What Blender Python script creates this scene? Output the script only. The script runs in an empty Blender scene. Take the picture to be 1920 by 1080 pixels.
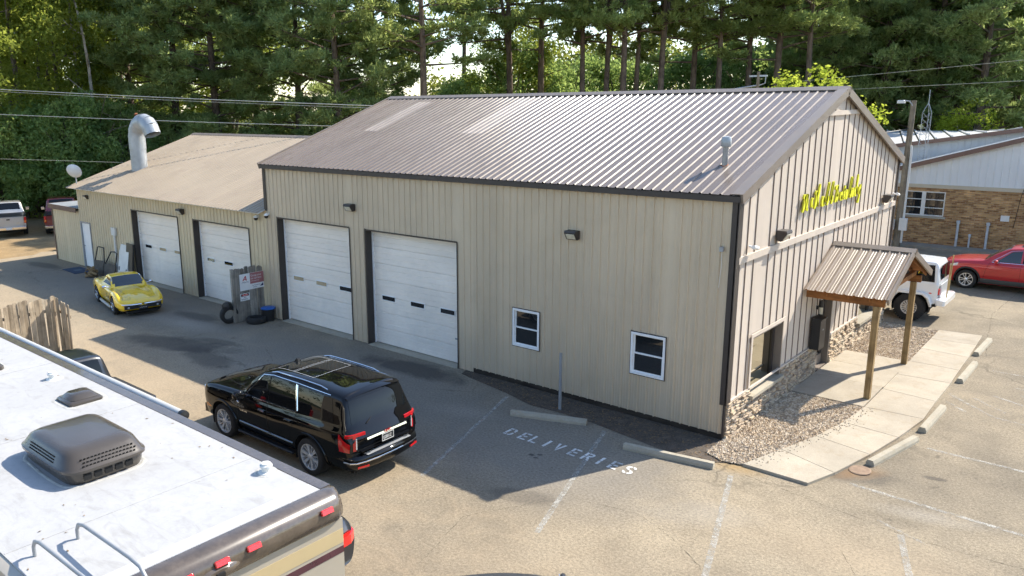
import bpy, bmesh, math, random
import numpy as np
from mathutils import Vector, Matrix

random.seed(11)
rng = np.random.default_rng(11)
R = math.radians
scene = bpy.context.scene
COL = scene.collection

# ------------------------------------------------------------------ camera, sky, sun, exposure
cam_d = bpy.data.cameras.new('camera')
cam = bpy.data.objects.new('camera', cam_d)
COL.objects.link(cam)
rt = Vector((0.74009282, 0.67233355, -0.01517249))
up = Vector((-0.14220568, 0.17850881, 0.9736078))
fw = Vector((-0.65729762, 0.71840253, -0.22772274))
mw = Matrix(((rt.x, up.x, -fw.x, 6.769), (rt.y, up.y, -fw.y, -16.722), (rt.z, up.z, -fw.z, 7.532), (0, 0, 0, 1)))
cam.matrix_world = mw
cam_d.sensor_width = 36.0
cam_d.lens = 28.301
cam_d.shift_x = 0.0688
cam_d.shift_y = 0.00202
cam_d.clip_start = 0.1
cam_d.clip_end = 2000
scene.camera = cam

SUN_DIR = Vector((2.36, 5.60, 5.62)).normalized()      # towards the sun
SUN_EL = math.asin(SUN_DIR.z)
SUN_AZ = math.atan2(SUN_DIR.x, SUN_DIR.y)              # clockwise from +Y
world = bpy.data.worlds.new('World')
scene.world = world
world.use_nodes = True
wn = world.node_tree.nodes
sky = wn.new('ShaderNodeTexSky')
sky.sky_type = 'NISHITA'
sky.sun_disc = False
sky.sun_elevation = SUN_EL
sky.sun_rotation = SUN_AZ
sky.air_density = 1.0
sky.dust_density = 0.5
sky.altitude = 200
sky.ozone_density = 1.2
bg = wn['Background']
bg.inputs['Strength'].default_value = 0.15
world.node_tree.links.new(sky.outputs[0], bg.inputs['Color'])

sun_d = bpy.data.lights.new('sun', 'SUN')
sun_d.energy = 4.2
sun_d.angle = R(0.55)
sun_d.color = (1.0, 0.93, 0.81)
sun = bpy.data.objects.new('sun', sun_d)
sun.rotation_euler = (-SUN_DIR).to_track_quat('-Z', 'Y').to_euler()
sun.location = (20, 40, 45)
COL.objects.link(sun)

scene.view_settings.view_transform = 'Standard'
scene.view_settings.look = 'None'
scene.view_settings.gamma = 1.0
scene.view_settings.use_curve_mapping = False
scene.view_settings.exposure = 1.15
scene.render.engine = 'CYCLES'
scene.cycles.max_bounces = 8
scene.cycles.diffuse_bounces = 5
scene.cycles.glossy_bounces = 3
scene.cycles.transmission_bounces = 4
scene.cycles.transparent_max_bounces = 6
scene.cycles.caustics_reflective = False
scene.cycles.caustics_refractive = False
scene.cycles.use_denoising = True
scene.cycles.use_adaptive_sampling = True
scene.cycles.adaptive_threshold = 0.03

# ------------------------------------------------------------------ helpers: nodes and materials
MATS = {}

class NT:
    def __init__(s, name):
        s.m = bpy.data.materials.new(name)
        s.m.use_nodes = True
        s.t = s.m.node_tree
        s.b = s.t.nodes['Principled BSDF']
        s._pos = None
    def n(s, typ, **kw):
        x = s.t.nodes.new(typ)
        for k, v in kw.items():
            setattr(x, k, v)
        return x
    def link(s, a, b):
        s.t.links.new(a, b)
    def put(s, sock, v):
        if isinstance(v, (int, float)):
            sock.default_value = v
        elif isinstance(v, (tuple, list)):
            sock.default_value = tuple(v) if len(v) != 3 or len(sock.default_value) == 3 else (*v, 1)
        else:
            s.link(v, sock)
    def pos(s):
        if s._pos is None:
            s._pos = s.n('ShaderNodeNewGeometry').outputs['Position']
        return s._pos
    def obj(s):
        return s.n('ShaderNodeTexCoord').outputs['Object']
    def mapping(s, vec, scale=(1, 1, 1), loc=(0, 0, 0), rot=(0, 0, 0)):
        x = s.n('ShaderNodeMapping')
        x.inputs['Scale'].default_value = scale
        x.inputs['Location'].default_value = loc
        x.inputs['Rotation'].default_value = rot
        s.link(vec, x.inputs['Vector'])
        return x.outputs[0]
    def noise(s, scale, detail=4, rough=0.55, dist=0.0, vec=None):
        x = s.n('ShaderNodeTexNoise')
        x.inputs['Scale'].default_value = scale
        x.inputs['Detail'].default_value = detail
        x.inputs['Roughness'].default_value = rough
        x.inputs['Distortion'].default_value = dist
        s.link(vec if vec is not None else s.pos(), x.inputs['Vector'])
        return x.outputs['Fac']
    def ramp(s, fac, stops, interp='LINEAR'):
        x = s.n('ShaderNodeValToRGB')
        x.color_ramp.interpolation = interp
        el = x.color_ramp.elements
        while len(el) < len(stops):
            el.new(0.5)
        for e, (p, c) in zip(el, stops):
            e.position = p
            e.color = (c, c, c, 1) if isinstance(c, (int, float)) else (*c, 1)
        s.link(fac, x.inputs[0])
        return x.outputs[0]
    def mix(s, fac, a, b, mode='MIX'):
        x = s.n('ShaderNodeMixRGB', blend_type=mode)
        s.put(x.inputs[0], fac)
        s.put(x.inputs[1], a)
        s.put(x.inputs[2], b)
        return x.outputs[0]
    def math(s, op, a, b=0.0, clamp=False):
        x = s.n('ShaderNodeMath', operation=op, use_clamp=clamp)
        s.put(x.inputs[0], a)
        s.put(x.inputs[1], b)
        return x.outputs[0]
    def bump(s, h, strength=0.3, dist=0.02):
        x = s.n('ShaderNodeBump')
        x.inputs['Strength'].default_value = strength
        x.inputs['Distance'].default_value = dist
        s.link(h, x.inputs['Height'])
        s.link(x.outputs[0], s.b.inputs['Normal'])
    def set(s, **kw):
        names = dict(col='Base Color', rough='Roughness', metal='Metallic', spec='Specular IOR Level', coat='Coat Weight',
                     alpha='Alpha', emit='Emission Color', estr='Emission Strength', trans='Transmission Weight', ior='IOR', coatr='Coat Roughness')
        for k, v in kw.items():
            s.put(s.b.inputs[names[k]], v)
    def rand(s):
        return s.n('ShaderNodeObjectInfo').outputs['Random']

def M(name, col, rough=0.6, metal=0.0, spec=0.5, var=0.12, scale=3.0, bump=0.0, bscale=60, coat=0.0, fine=0.0, fscale=90, rnd=0.0, stretch=None, estr=0, coatr=0.03):
    if name in MATS:
        return MATS[name]
    t = NT(name)
    c = tuple(col)
    out = None
    vec = t.mapping(t.pos(), stretch) if stretch else t.pos()
    if var > 0:
        n = t.noise(scale, 5, 0.6, 0.2, vec)
        f = t.ramp(n, [(0.28, 1 - var), (0.72, 1 + var)])
        out = t.mix(1.0, c, f, 'MULTIPLY')
    if fine > 0:
        n = t.noise(fscale, 2, 0.6, 0, vec)
        f = t.ramp(n, [(0.3, 1 - fine), (0.7, 1 + fine)])
        out = t.mix(1.0, out if out is not None else c, f, 'MULTIPLY')
    if rnd > 0:
        f = t.math('ADD', t.math('MULTIPLY', t.rand(), 2 * rnd), 1 - rnd)
        out = t.mix(1.0, out if out is not None else c, f, 'MULTIPLY')
    t.set(col=out if out is not None else c, rough=rough, metal=metal, spec=spec, coat=coat, coatr=coatr)
    if estr:
        t.set(emit=c, estr=estr)
    if bump > 0:
        t.bump(t.noise(bscale, 3, 0.6, 0, vec), bump, 0.01)
    MATS[name] = t.m
    return t.m

# ------------------------------------------------------------------ helpers: meshes and objects
def tag(o, label=None, cat=None, group=None, kind=None):
    if label: o['label'] = label
    if cat: o['category'] = cat
    if group: o['group'] = group
    if kind: o['kind'] = kind
    return o

def empty(name, loc=(0, 0, 0), rz=0.0, parent=None):
    o = bpy.data.objects.new(name, None)
    o.empty_display_size = 0.2
    COL.objects.link(o)
    o.location = loc
    o.rotation_euler = (0, 0, rz)
    o.parent = parent
    return o

def thing(name, label, cat, loc=(0, 0, 0), rz=0.0, group=None):
    return tag(empty(name, loc, rz), label, cat, group)

class MB:
    def __init__(s):
        s.v = []; s.f = []; s.m = []; s.cur = 0
    def add(s, vs, fs):
        o = len(s.v)
        s.v += [tuple(p) for p in vs]
        s.f += [tuple(i + o for i in f) for f in fs]
        s.m += [s.cur] * len(fs)
        return s
    def box(s, x0, x1, y0, y1, z0, z1):
        return s.add([(x0, y0, z0), (x1, y0, z0), (x1, y1, z0), (x0, y1, z0), (x0, y0, z1), (x1, y0, z1), (x1, y1, z1), (x0, y1, z1)],
                     [(0, 3, 2, 1), (4, 5, 6, 7), (0, 1, 5, 4), (1, 2, 6, 5), (2, 3, 7, 6), (3, 0, 4, 7)])
    def obox(s, c, ax, ay, az, hx, hy, hz):
        c = Vector(c); ax = Vector(ax).normalized(); ay = Vector(ay).normalized(); az = Vector(az).normalized()
        vs = []
        for k in (-1, 1):
            for (i, j) in ((-1, -1), (1, -1), (1, 1), (-1, 1)):
                vs.append(c + ax * hx * i + ay * hy * j + az * hz * k)
        return s.add(vs, [(0, 3, 2, 1), (4, 5, 6, 7), (0, 1, 5, 4), (1, 2, 6, 5), (2, 3, 7, 6), (3, 0, 4, 7)])
    def bbox(s, x0, x1, y0, y1, z0, z1, b=0.01):
        """box with chamfered upper and vertical edges"""
        lv = [(z0, 0.0), (z1 - b, 0.0), (z1, b)]
        vs = []; fs = []
        for (z, i) in lv:
            a0, a1, c0, c1 = x0 + i, x1 - i, y0 + i, y1 - i
            vs += [(a0 + b, c0, z), (a1 - b, c0, z), (a1, c0 + b, z), (a1, c1 - b, z), (a1 - b, c1, z), (a0 + b, c1, z), (a0, c1 - b, z), (a0, c0 + b, z)]
        for k in range(2):
            for j in range(8):
                fs.append((k * 8 + j, k * 8 + (j + 1) % 8, k * 8 + 8 + (j + 1) % 8, k * 8 + 8 + j))
        fs.append(tuple(range(16, 24)))
        fs.append(tuple(range(7, -1, -1)))
        return s.add(vs, fs)
    def prism(s, poly, a, b, axis='y'):
        """polygon (2D) extruded between a and b along an axis"""
        n = len(poly)
        def p3(p, d):
            return {'x': (d, p[0], p[1]), 'y': (p[0], d, p[1]), 'z': (p[0], p[1], d)}[axis]
        vs = [p3(p, a) for p in poly] + [p3(p, b) for p in poly]
        fs = [tuple(range(n - 1, -1, -1)), tuple(range(n, 2 * n))]
        fs += [(i, (i + 1) % n, n + (i + 1) % n, n + i) for i in range(n)]
        return s.add(vs, fs)
    def tube(s, pts, r, n=8, cap=True):
        pts = [Vector(p) for p in pts]
        rs = r if isinstance(r, (list, tuple)) else [r] * len(pts)
        vs = []; fs = []
        ref = None
        for i, p in enumerate(pts):
            d = (pts[min(i + 1, len(pts) - 1)] - pts[max(i - 1, 0)]).normalized()
            if ref is None:
                ref = d.orthogonal().normalized()
            else:
                ref = (ref - d * ref.dot(d)).normalized()
            q = d.cross(ref)
            for k in range(n):
                a = 2 * math.pi * k / n
                vs.append(p + (ref * math.cos(a) + q * math.sin(a)) * rs[i])
        for i in range(len(pts) - 1):
            for k in range(n):
                fs.append((i * n + k, i * n + (k + 1) % n, (i + 1) * n + (k + 1) % n, (i + 1) * n + k))
        if cap:
            fs.append(tuple(range(n - 1, -1, -1)))
            m = (len(pts) - 1) * n
            fs.append(tuple(range(m, m + n)))
        return s.add(vs, fs)
    def lathe(s, prof, n=24, c=(0, 0, 0), axis='z', closed=False, cap=True):
        vs = []; fs = []
        for (r, h) in prof:
            for k in range(n):
                a = 2 * math.pi * k / n
                u, w = r * math.cos(a), r * math.sin(a)
                p = {'z': (u, w, h), 'y': (u, h, w), 'x': (h, u, w)}[axis]
                vs.append((p[0] + c[0], p[1] + c[1], p[2] + c[2]))
        m = len(prof)
        for i in range(m if closed else m - 1):
            j = (i + 1) % m
            for k in range(n):
                fs.append((i * n + k, i * n + (k + 1) % n, j * n + (k + 1) % n, j * n + k))
        if not closed and cap:
            if prof[0][0] > 1e-4: fs.append(tuple(range(n - 1, -1, -1)))
            if prof[-1][0] > 1e-4: fs.append(tuple(range((m - 1) * n, m * n)))
        return s.add(vs, fs)
    def mesh(s, name, mats, smooth=False, fix=False):
        me = bpy.data.meshes.new(name)
        me.from_pydata(s.v, [], s.f)
        mats = mats if isinstance(mats, (list, tuple)) else [mats]
        for m in mats:
            me.materials.append(m)
        if len(mats) > 1:
            me.polygons.foreach_set('material_index', s.m)
        if fix:
            bm = bmesh.new(); bm.from_mesh(me)
            bmesh.ops.recalc_face_normals(bm, faces=bm.faces)
            bm.to_mesh(me); bm.free()
        if smooth:
            me.polygons.foreach_set('use_smooth', [True] * len(me.polygons))
            try:
                me.set_sharp_from_angle(angle=R(smooth if smooth is not True else 35))
            except Exception:
                pass
        me.update()
        return me
    def build(s, name, mats, parent=None, smooth=False, fix=True):
        o = bpy.data.objects.new(name, s.mesh(name, mats, smooth, fix))
        COL.objects.link(o)
        o.parent = parent
        return o

def link_mesh(name, me, parent=None, loc=(0, 0, 0), rot=(0, 0, 0), sc=(1, 1, 1)):
    o = bpy.data.objects.new(name, me)
    COL.objects.link(o)
    o.parent = parent
    o.location = loc
    o.rotation_euler = rot
    o.scale = sc if isinstance(sc, (tuple, list)) else (sc,) * 3
    return o

def copy_tree(o, parent=None):
    c = o.copy()
    COL.objects.link(c)
    c.parent = parent
    for ch in list(o.children):
        copy_tree(ch, c)
    return c

TMP = bpy.data.scenes.new('tmp')      # small side scene: evaluating single objects there is quick
def evaluated_mesh(o, extra=()):
    for q in (o, *extra): TMP.collection.objects.link(q)
    with bpy.context.temp_override(scene=TMP, view_layer=TMP.view_layers[0]):
        dg = bpy.context.evaluated_depsgraph_get()
        dg.update()
    me = bpy.data.meshes.new_from_object(o.evaluated_get(dg))
    for q in (o, *extra): TMP.collection.objects.unlink(q)
    return me

def text_mesh(body, size, depth=0.0, shear=0.0, sx=1.0, spacing=1.0):
    cu = bpy.data.curves.new('lettering', 'FONT')
    cu.body = body
    cu.size = size
    cu.extrude = depth
    cu.shear = shear
    cu.space_character = spacing
    cu.align_x = 'LEFT'
    cu.resolution_u = 3
    o = bpy.data.objects.new('tmp', cu)
    me = evaluated_mesh(o)
    bpy.data.objects.remove(o)
    bpy.data.curves.remove(cu)
    me.transform(Matrix.Scale(sx, 4, (1, 0, 0)))
    return me

def put_text(name, body, size, mat, parent, origin, ex, ey, depth=0.002, sx=1.0, shear=0.0):
    """text lying in the plane spanned by ex (reading direction) and ey (up)"""
    me = text_mesh(body, size, depth, shear, sx)
    me.name = name
    me.materials.clear()
    me.materials.append(mat)
    ex = Vector(ex).normalized(); ey = Vector(ey); ey = (ey - ex * ey.dot(ex)).normalized(); ez = ex.cross(ey)
    o = bpy.data.objects.new(name, me)
    COL.objects.link(o)
    o.parent = parent
    o.matrix_local = Matrix(((ex.x, ey.x, ez.x, origin[0]), (ex.y, ey.y, ez.y, origin[1]), (ex.z, ey.z, ez.z, origin[2]), (0, 0, 0, 1)))
    return o

# ------------------------------------------------------------------ materials of the place
def asphalt():
    t = NT('asphalt')
    p = t.pos()
    big = t.noise(0.16, 5, 0.6, 0.3)
    mid = t.noise(0.9, 6, 0.65, 0.4)
    fine = t.noise(55, 3, 0.7)
    grain = t.noise(19, 4, 0.75)
    base = t.mix(t.ramp(big, [(0.35, 0), (0.65, 1)]), (0.175, 0.147, 0.107), (0.285, 0.234, 0.162))
    base = t.mix(1.0, base, t.ramp(mid, [(0.25, 0.72), (0.5, 1.0), (0.75, 1.22)]), 'MULTIPLY')
    base = t.mix(1.0, base, t.ramp(grain, [(0.30, 0.60), (0.5, 1.0), (0.70, 1.38)]), 'MULTIPLY')
    base = t.mix(1.0, base, t.ramp(fine, [(0.3, 0.65), (0.7, 1.35)]), 'MULTIPLY')
    # sandy dust along the drive and in front
    sx = t.n('ShaderNodeSeparateXYZ'); t.link(p, sx.inputs[0])
    edge = t.noise(0.9, 8, 0.75, 0.8)
    def blob(cx, cy, rx, ry, rot=0.0, soft=0.25, wob=0.9):
        mp = t.mapping(p, (1 / rx, 1 / ry, 0), (0, 0, 0))
        v = t.n('ShaderNodeVectorMath', operation='SUBTRACT')
        mp2 = t.n('ShaderNodeVectorMath', operation='MULTIPLY')
        v.inputs[1].default_value = (cx, cy, 0)
        t.link(p, v.inputs[0])
        rr = t.n('ShaderNodeVectorRotate', rotation_type='Z_AXIS')
        rr.inputs['Angle'].default_value = -rot
        t.link(v.outputs[0], rr.inputs['Vector'])
        mp2.inputs[1].default_value = (1 / rx, 1 / ry, 0)
        t.link(rr.outputs[0], mp2.inputs[0])
        ln = t.n('ShaderNodeVectorMath', operation='LENGTH')
        t.link(mp2.outputs[0], ln.inputs[0])
        d = t.math('ADD', ln.outputs['Value'], t.math('MULTIPLY', t.math('SUBTRACT', edge, 0.5), wob * 1.6))
        return t.ramp(d, [(max(0.0, 1 - soft * 2), 1.0), (1.0, 0.0)]) if soft < 0.5 else t.ramp(d, [(0.0, 1.0), (1.0, 0.0)])
    # tan dust
    for (cx, cy, rx, ry, a, k) in ((-18, -7.8, 18, 4.2, 0.0, 1.0), (-30, -8, 15, 5.0, 0.0, 1.0), (0.5, -8.5, 6.5, 4.5, 0, 0.35), (3.9, -3.2, 3.4, 1.4, 0.1, 0.45), (4.5, -7, 4, 3, 0, 0.35), (-40, -1, 9, 8, 0, 0.9)):
        base = t.mix(t.math('MULTIPLY', blob(cx, cy, rx, ry, a, 0.6), k), base, t.mix(1.0, (0.38, 0.295, 0.195), t.ramp(grain, [(0.3, 0.78), (0.7, 1.2)]), 'MULTIPLY'))
    # darker asphalt tone painted in to deepen the buildings' shadow by the doors
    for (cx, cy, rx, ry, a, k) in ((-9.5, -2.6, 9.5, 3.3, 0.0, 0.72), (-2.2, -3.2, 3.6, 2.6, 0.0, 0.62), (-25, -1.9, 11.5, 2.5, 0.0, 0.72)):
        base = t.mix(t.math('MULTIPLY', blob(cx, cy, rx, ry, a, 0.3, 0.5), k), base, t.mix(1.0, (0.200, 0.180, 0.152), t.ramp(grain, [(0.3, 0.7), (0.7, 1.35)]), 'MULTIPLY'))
    # stains, wet patches
    for (cx, cy, rx, ry, a, k) in ((-16.6, -4.0, 2.6, 0.75, 0.30, 0.60), (-14.6, -4.2, 1.7, 0.6, -0.15, 0.50), (-15.6, -3.0, 1.1, 0.3, 0.2, 0.45), (-8.9, -0.95, 2.3, 0.6, 0.05, 0.68), (-33.8, -1.2, 1.8, 0.5, 0.1, 0.5),
                                   (-2.82, -3.42, 0.10, 0.07, 0, 0.8), (-2.68, -3.30, 0.08, 0.06, 0.4, 0.7), (-2.66, -3.48, 0.07, 0.05, 0.2, 0.7), (2.9, 0.0, 0.75, 0.5, 0.5, 0.4), (4.0, 0.9, 0.28, 0.12, 0.2, 0.55), (-1.9, -5.1, 0.9, 0.35, 0.3, 0.35), (-19, -1.7, 1.6, 0.5, 0.1, 0.5)):
        base = t.mix(t.math('MULTIPLY', blob(cx, cy, rx, ry, a, 0.22), k), base, (0.040, 0.036, 0.034))
    for (cx, cy, rx, ry, a, k) in ((-18.6, -2.5, 2.4, 0.7, 0.1, 0.6), (-11.8, -3.7, 1.6, 0.6, 0.2, 0.5), (-22.5, -1.2, 1.5, 0.4, 0.0, 0.4), (-5.5, -2.4, 1.4, 0.5, 0.3, 0.35), (4.2, -0.9, 1.2, 0.35, 0.2, 0.45), (1.2, -3.4, 1.3, 0.6, 0.6, 0.35)):
        base = t.mix(t.math('MULTIPLY', blob(cx, cy, rx, ry, a, 0.45), k), base, t.mix(1.0, (0.335, 0.300, 0.245), t.ramp(grain, [(0.3, 0.65), (0.7, 1.3)]), 'MULTIPLY'))
    # oil drips and scattered spots
    drip = t.math('MULTIPLY', t.ramp(t.noise(3.1, 3, 0.55, 0.3), [(0.66, 0.0), (0.74, 0.55)]), t.ramp(t.noise(0.3, 2, 0.5), [(0.45, 0.15), (0.6, 1.0)]))
    base = t.mix(drip, base, (0.07, 0.058, 0.045))
    # rust-brown soil washed beside the walk
    base = t.mix(t.math('MULTIPLY', blob(2.75, 0.15, 0.8, 0.35, 0.9, 0.6), 0.7), base, (0.23, 0.13, 0.06))
    base = t.mix(t.math('MULTIPLY', blob(0.75, -1.15, 0.7, 0.35, 0.0, 0.6), 0.8), base, (0.30, 0.19, 0.07))
    # cracks
    vv = t.n('ShaderNodeTexVoronoi', feature='DISTANCE_TO_EDGE')
    vv.inputs['Scale'].default_value = 0.17
    wob = t.n('ShaderNodeVectorMath', operation='ADD')
    nz = t.n('ShaderNodeTexNoise'); nz.inputs['Scale'].default_value = 0.8; nz.inputs['Detail'].default_value = 6
    t.link(p, nz.inputs['Vector'])
    sc = t.n('ShaderNodeVectorMath', operation='SCALE'); sc.inputs['Scale'].default_value = 1.6
    t.link(nz.outputs['Color'], sc.inputs[0])
    t.link(p, wob.inputs[0]); t.link(sc.outputs[0], wob.inputs[1]); t.link(wob.outputs[0], vv.inputs['Vector'])
    cr = t.ramp(vv.outputs['Distance'], [(0.0, 1.0), (0.0035, 0.75), (0.008, 0.0)])
    cr = t.math('MULTIPLY', cr, t.ramp(t.noise(0.35, 3, 0.5), [(0.50, 0.0), (0.62, 0.5)]))
    base = t.mix(cr, base, (0.06, 0.052, 0.04))
    t.set(col=base, rough=t.ramp(mid, [(0.3, 0.88), (0.7, 0.97)]), spec=0.25)
    t.bump(t.math('ADD', grain, t.math('MULTIPLY', fine, 0.5)), 0.45, 0.012)
    MATS['asphalt'] = t.m
    return t.m

def dirt():
    t = NT('dirt')
    a = t.noise(0.12, 6, 0.65, 0.4); b = t.noise(1.3, 6, 0.7, 0.3); f = t.noise(26, 3, 0.7)
    c = t.mix(t.ramp(a, [(0.38, 0), (0.62, 1)]), (0.33, 0.22, 0.105), (0.26, 0.19, 0.11))
    sx = t.n('ShaderNodeSeparateXYZ'); t.link(t.pos(), sx.inputs[0])
    # leaf litter and weeds under the trees
    d = t.math('ADD', sx.outputs['X'], t.math('MULTIPLY', t.math('SUBTRACT', b, 0.5), 6))
    far = t.ramp(t.math('MULTIPLY', t.math('ADD', d, 62), 0.1), [(0.0, 1), (1.0, 0)])
    dy = t.math('ADD', sx.outputs['Y'], t.math('MULTIPLY', t.math('SUBTRACT', b, 0.5), 6))
    fary = t.ramp(t.math('MULTIPLY', t.math('SUBTRACT', dy, 14), 0.1), [(0.0, 0), (1.0, 1)])
    msk = t.math('MAXIMUM', far, fary)
    c = t.mix(msk, c, t.mix(t.ramp(b, [(0.4, 0), (0.6, 1)]), (0.07, 0.06, 0.03), (0.06, 0.09, 0.025)))
    c = t.mix(1.0, c, t.ramp(b, [(0.25, 0.72), (0.75, 1.25)]), 'MULTIPLY')
    c = t.mix(1.0, c, t.ramp(f, [(0.3, 0.7), (0.7, 1.3)]), 'MULTIPLY')
    t.set(col=c, rough=0.95, spec=0.15)
    t.bump(b, 0.5, 0.06)
    return t.m

def worn_paint(name, col, lo=0.42, hi=0.58, under=(0.2, 0.18, 0.15)):
    t = NT(name)
    n = t.noise(7, 6, 0.75, 0.3)
    n2 = t.noise(60, 3, 0.7)
    s = t.math('ADD', t.math('MULTIPLY', n, 0.6), t.math('MULTIPLY', n2, 0.4))
    tr = t.n('ShaderNodeBsdfTransparent')
    mx = t.n('ShaderNodeMixShader')
    t.set(col=t.mix(1.0, col, t.ramp(t.noise(2.5, 4), [(0.3, 0.8), (0.7, 1.15)]), 'MULTIPLY'), rough=0.85, spec=0.2)
    t.link(t.ramp(s, [(lo, 0.0), (hi, 1.0)]), mx.inputs[0])
    t.link(tr.outputs[0], mx.inputs[1])
    t.link(t.b.outputs[0], mx.inputs[2])
    t.link(mx.outputs[0], t.t.nodes['Material Output'].inputs['Surface'])
    return t.m

def concrete(name, col):
    t = NT(name)
    a = t.noise(0.9, 6, 0.65, 0.4); f = t.noise(45, 3, 0.65); s = t.noise(3.2, 6, 0.7, 0.6)
    c = t.mix(1.0, col, t.ramp(a, [(0.3, 0.84), (0.7, 1.1)]), 'MULTIPLY')
    c = t.mix(t.math('MULTIPLY', t.ramp(s, [(0.52, 0), (0.72, 1)]), 0.45), c, (col[0] * 0.72, col[1] * 0.62, col[2] * 0.45))
    c = t.mix(1.0, c, t.ramp(f, [(0.3, 0.88), (0.7, 1.1)]), 'MULTIPLY')
    c = t.mix(1.0, c, t.math('ADD', t.math('MULTIPLY', t.rand(), 0.14), 0.93), 'MULTIPLY')
    t.set(col=c, rough=0.9, spec=0.25)
    t.bump(f, 0.25, 0.006)
    return t.m

def stone_mat():
    t = NT('ledge_stone')
    r = t.rand()
    n = t.noise(9, 5, 0.7, 0.3)
    cell = t.n('ShaderNodeTexVoronoi'); cell.inputs['Scale'].default_value = 5.5
    t.link(t.pos(), cell.inputs['Vector'])
    k = t.n('ShaderNodeSeparateColor'); t.link(cell.outputs['Color'], k.inputs[0])
    q = t.math('FRACT', t.math('ADD', r, t.math('MULTIPLY', k.outputs[0], 0.6)))
    c = t.ramp(q, [(0.0, (0.46, 0.36, 0.25)), (0.25, (0.31, 0.235, 0.165)), (0.45, (0.52, 0.43, 0.31)), (0.65, (0.24, 0.19, 0.15)), (0.82, (0.38, 0.32, 0.25)), (1.0, (0.50, 0.38, 0.25))])
    c = t.mix(1.0, c, t.ramp(n, [(0.25, 0.72), (0.75, 1.25)]), 'MULTIPLY')
    t.set(col=c, rough=0.9, spec=0.25)
    t.bump(n, 0.6, 0.02)
    return t.m

def wood(name, a, b, grain=(14, 14, 0.9), rnd=0.25, rough=0.85):
    t = NT(name)
    p = t.pos()
    g = t.noise(1.0, 6, 0.7, 0.8, t.mapping(p, grain))
    kn = t.noise(2.3, 3, 0.6, 0.4)
    c = t.mix(t.ramp(g, [(0.3, 0), (0.68, 1)]), a, b)
    c = t.mix(1.0, c, t.ramp(kn, [(0.28, 0.62), (0.6, 1.1)]), 'MULTIPLY')
    c = t.mix(1.0, c, t.math('ADD', t.math('MULTIPLY', t.rand(), 2 * rnd), 1 - rnd), 'MULTIPLY')
    t.set(col=c, rough=rough, spec=0.25)
    t.bump(g, 0.5, 0.01)
    return t.m

def metal_sheet(name, col, rough=0.42, streak=0.12, spec=0.5, dirt=None, axis=(1.2, 1.2, 0.14), metal=0.0, rnd=0.035, wavy=0.0):
    t = NT(name)
    p = t.pos()
    s = t.noise(2.0, 5, 0.7, 0.3, t.mapping(p, axis))
    b = t.noise(0.35, 4, 0.6)
    c = t.mix(1.0, col, t.ramp(s, [(0.25, 1 - streak), (0.75, 1 + streak)]), 'MULTIPLY')
    c = t.mix(1.0, c, t.ramp(b, [(0.3, 0.93), (0.7, 1.06)]), 'MULTIPLY')
    if dirt:
        c = t.mix(t.math('MULTIPLY', t.ramp(t.noise(0.8, 6, 0.7, 0.5), [(0.5, 0), (0.75, 1)]), dirt[1]), c, dirt[0])
    c = t.mix(1.0, c, t.math('ADD', t.math('MULTIPLY', t.rand(), 2 * rnd), 1 - rnd), 'MULTIPLY')
    t.set(col=c, rough=t.ramp(s, [(0.3, max(0.05, rough - 0.06)), (0.7, rough + 0.08)]), spec=spec, metal=metal)
    if wavy:
        t.bump(t.noise(1.1, 2, 0.5, 0.2, t.mapping(p, (1, 1, 0.45))), wavy, 0.05)
    MATS[name] = t.m
    return t.m

def glass_mat(name, col=(0.012, 0.015, 0.018), rough=0.02, spec=0.9, coat=0.6):
    t = NT(name)
    t.set(col=col, rough=rough, spec=spec, coat=coat)
    MATS[name] = t.m
    return t.m

def brick_mat():
    t = NT('tan_brick')
    p = t.mapping(t.pos(), (1, 1, 1), (0, 0, 0), (R(90), 0, 0))
    b = t.n('ShaderNodeTexBrick')
    b.inputs['Scale'].default_value = 1.0
    b.inputs['Brick Width'].default_value = 0.235
    b.inputs['Row Height'].default_value = 0.083
    b.inputs['Mortar Size'].default_value = 0.009
    b.inputs['Color1'].default_value = (0.50, 0.30, 0.13, 1)
    b.inputs['Color2'].default_value = (0.20, 0.085, 0.035, 1)
    b.inputs['Mortar'].default_value = (0.36, 0.27, 0.17, 1)
    b.inputs['Bias'].default_value = -0.1
    t.link(p, b.inputs['Vector'])
    n = t.noise(1.2, 5, 0.7)
    st = t.noise(1.0, 3, 0.6, 0.0, t.mapping(t.pos(), (1.6, 1.6, 9)))
    c = t.mix(1.0, b.outputs['Color'], t.ramp(n, [(0.3, 0.75), (0.7, 1.2)]), 'MULTIPLY')
    c = t.mix(1.0, c, t.ramp(st, [(0.3, 0.7), (0.7, 1.25)]), 'MULTIPLY')
    t.set(col=c, rough=0.9, spec=0.2)
    t.bump(b.outputs['Fac'], -0.5, 0.008)
    return t.m

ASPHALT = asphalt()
DIRT = dirt()
PAINT = worn_paint('worn_line_paint', (0.44, 0.42, 0.37), 0.42, 0.62)
PAINT2 = worn_paint('stencil_paint', (0.62, 0.61, 0.58), 0.34, 0.46)
FAINT = worn_paint('faded_line_paint', (0.46, 0.43, 0.37), 0.45, 0.66)
WALK = concrete('walk_concrete', (0.385, 0.335, 0.26))
CURB = concrete('stop_concrete', (0.38, 0.34, 0.265))
STONE = stone_mat()
TAN = metal_sheet('tan_siding', (0.555, 0.455, 0.325), 0.36, 0.035, 0.45, ((0.40, 0.33, 0.23), 0.3), wavy=0.5)
TAN2 = metal_sheet('cream_siding', (0.58, 0.48, 0.32), 0.5, 0.05, 0.4, ((0.40, 0.32, 0.20), 0.35))
GABLE = metal_sheet('putty_board_siding', (0.555, 0.475, 0.395), 0.6, 0.05, 0.3)
BROWN = M('dark_bronze_trim', (0.040, 0.032, 0.028), 0.5, var=0.15)
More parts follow.
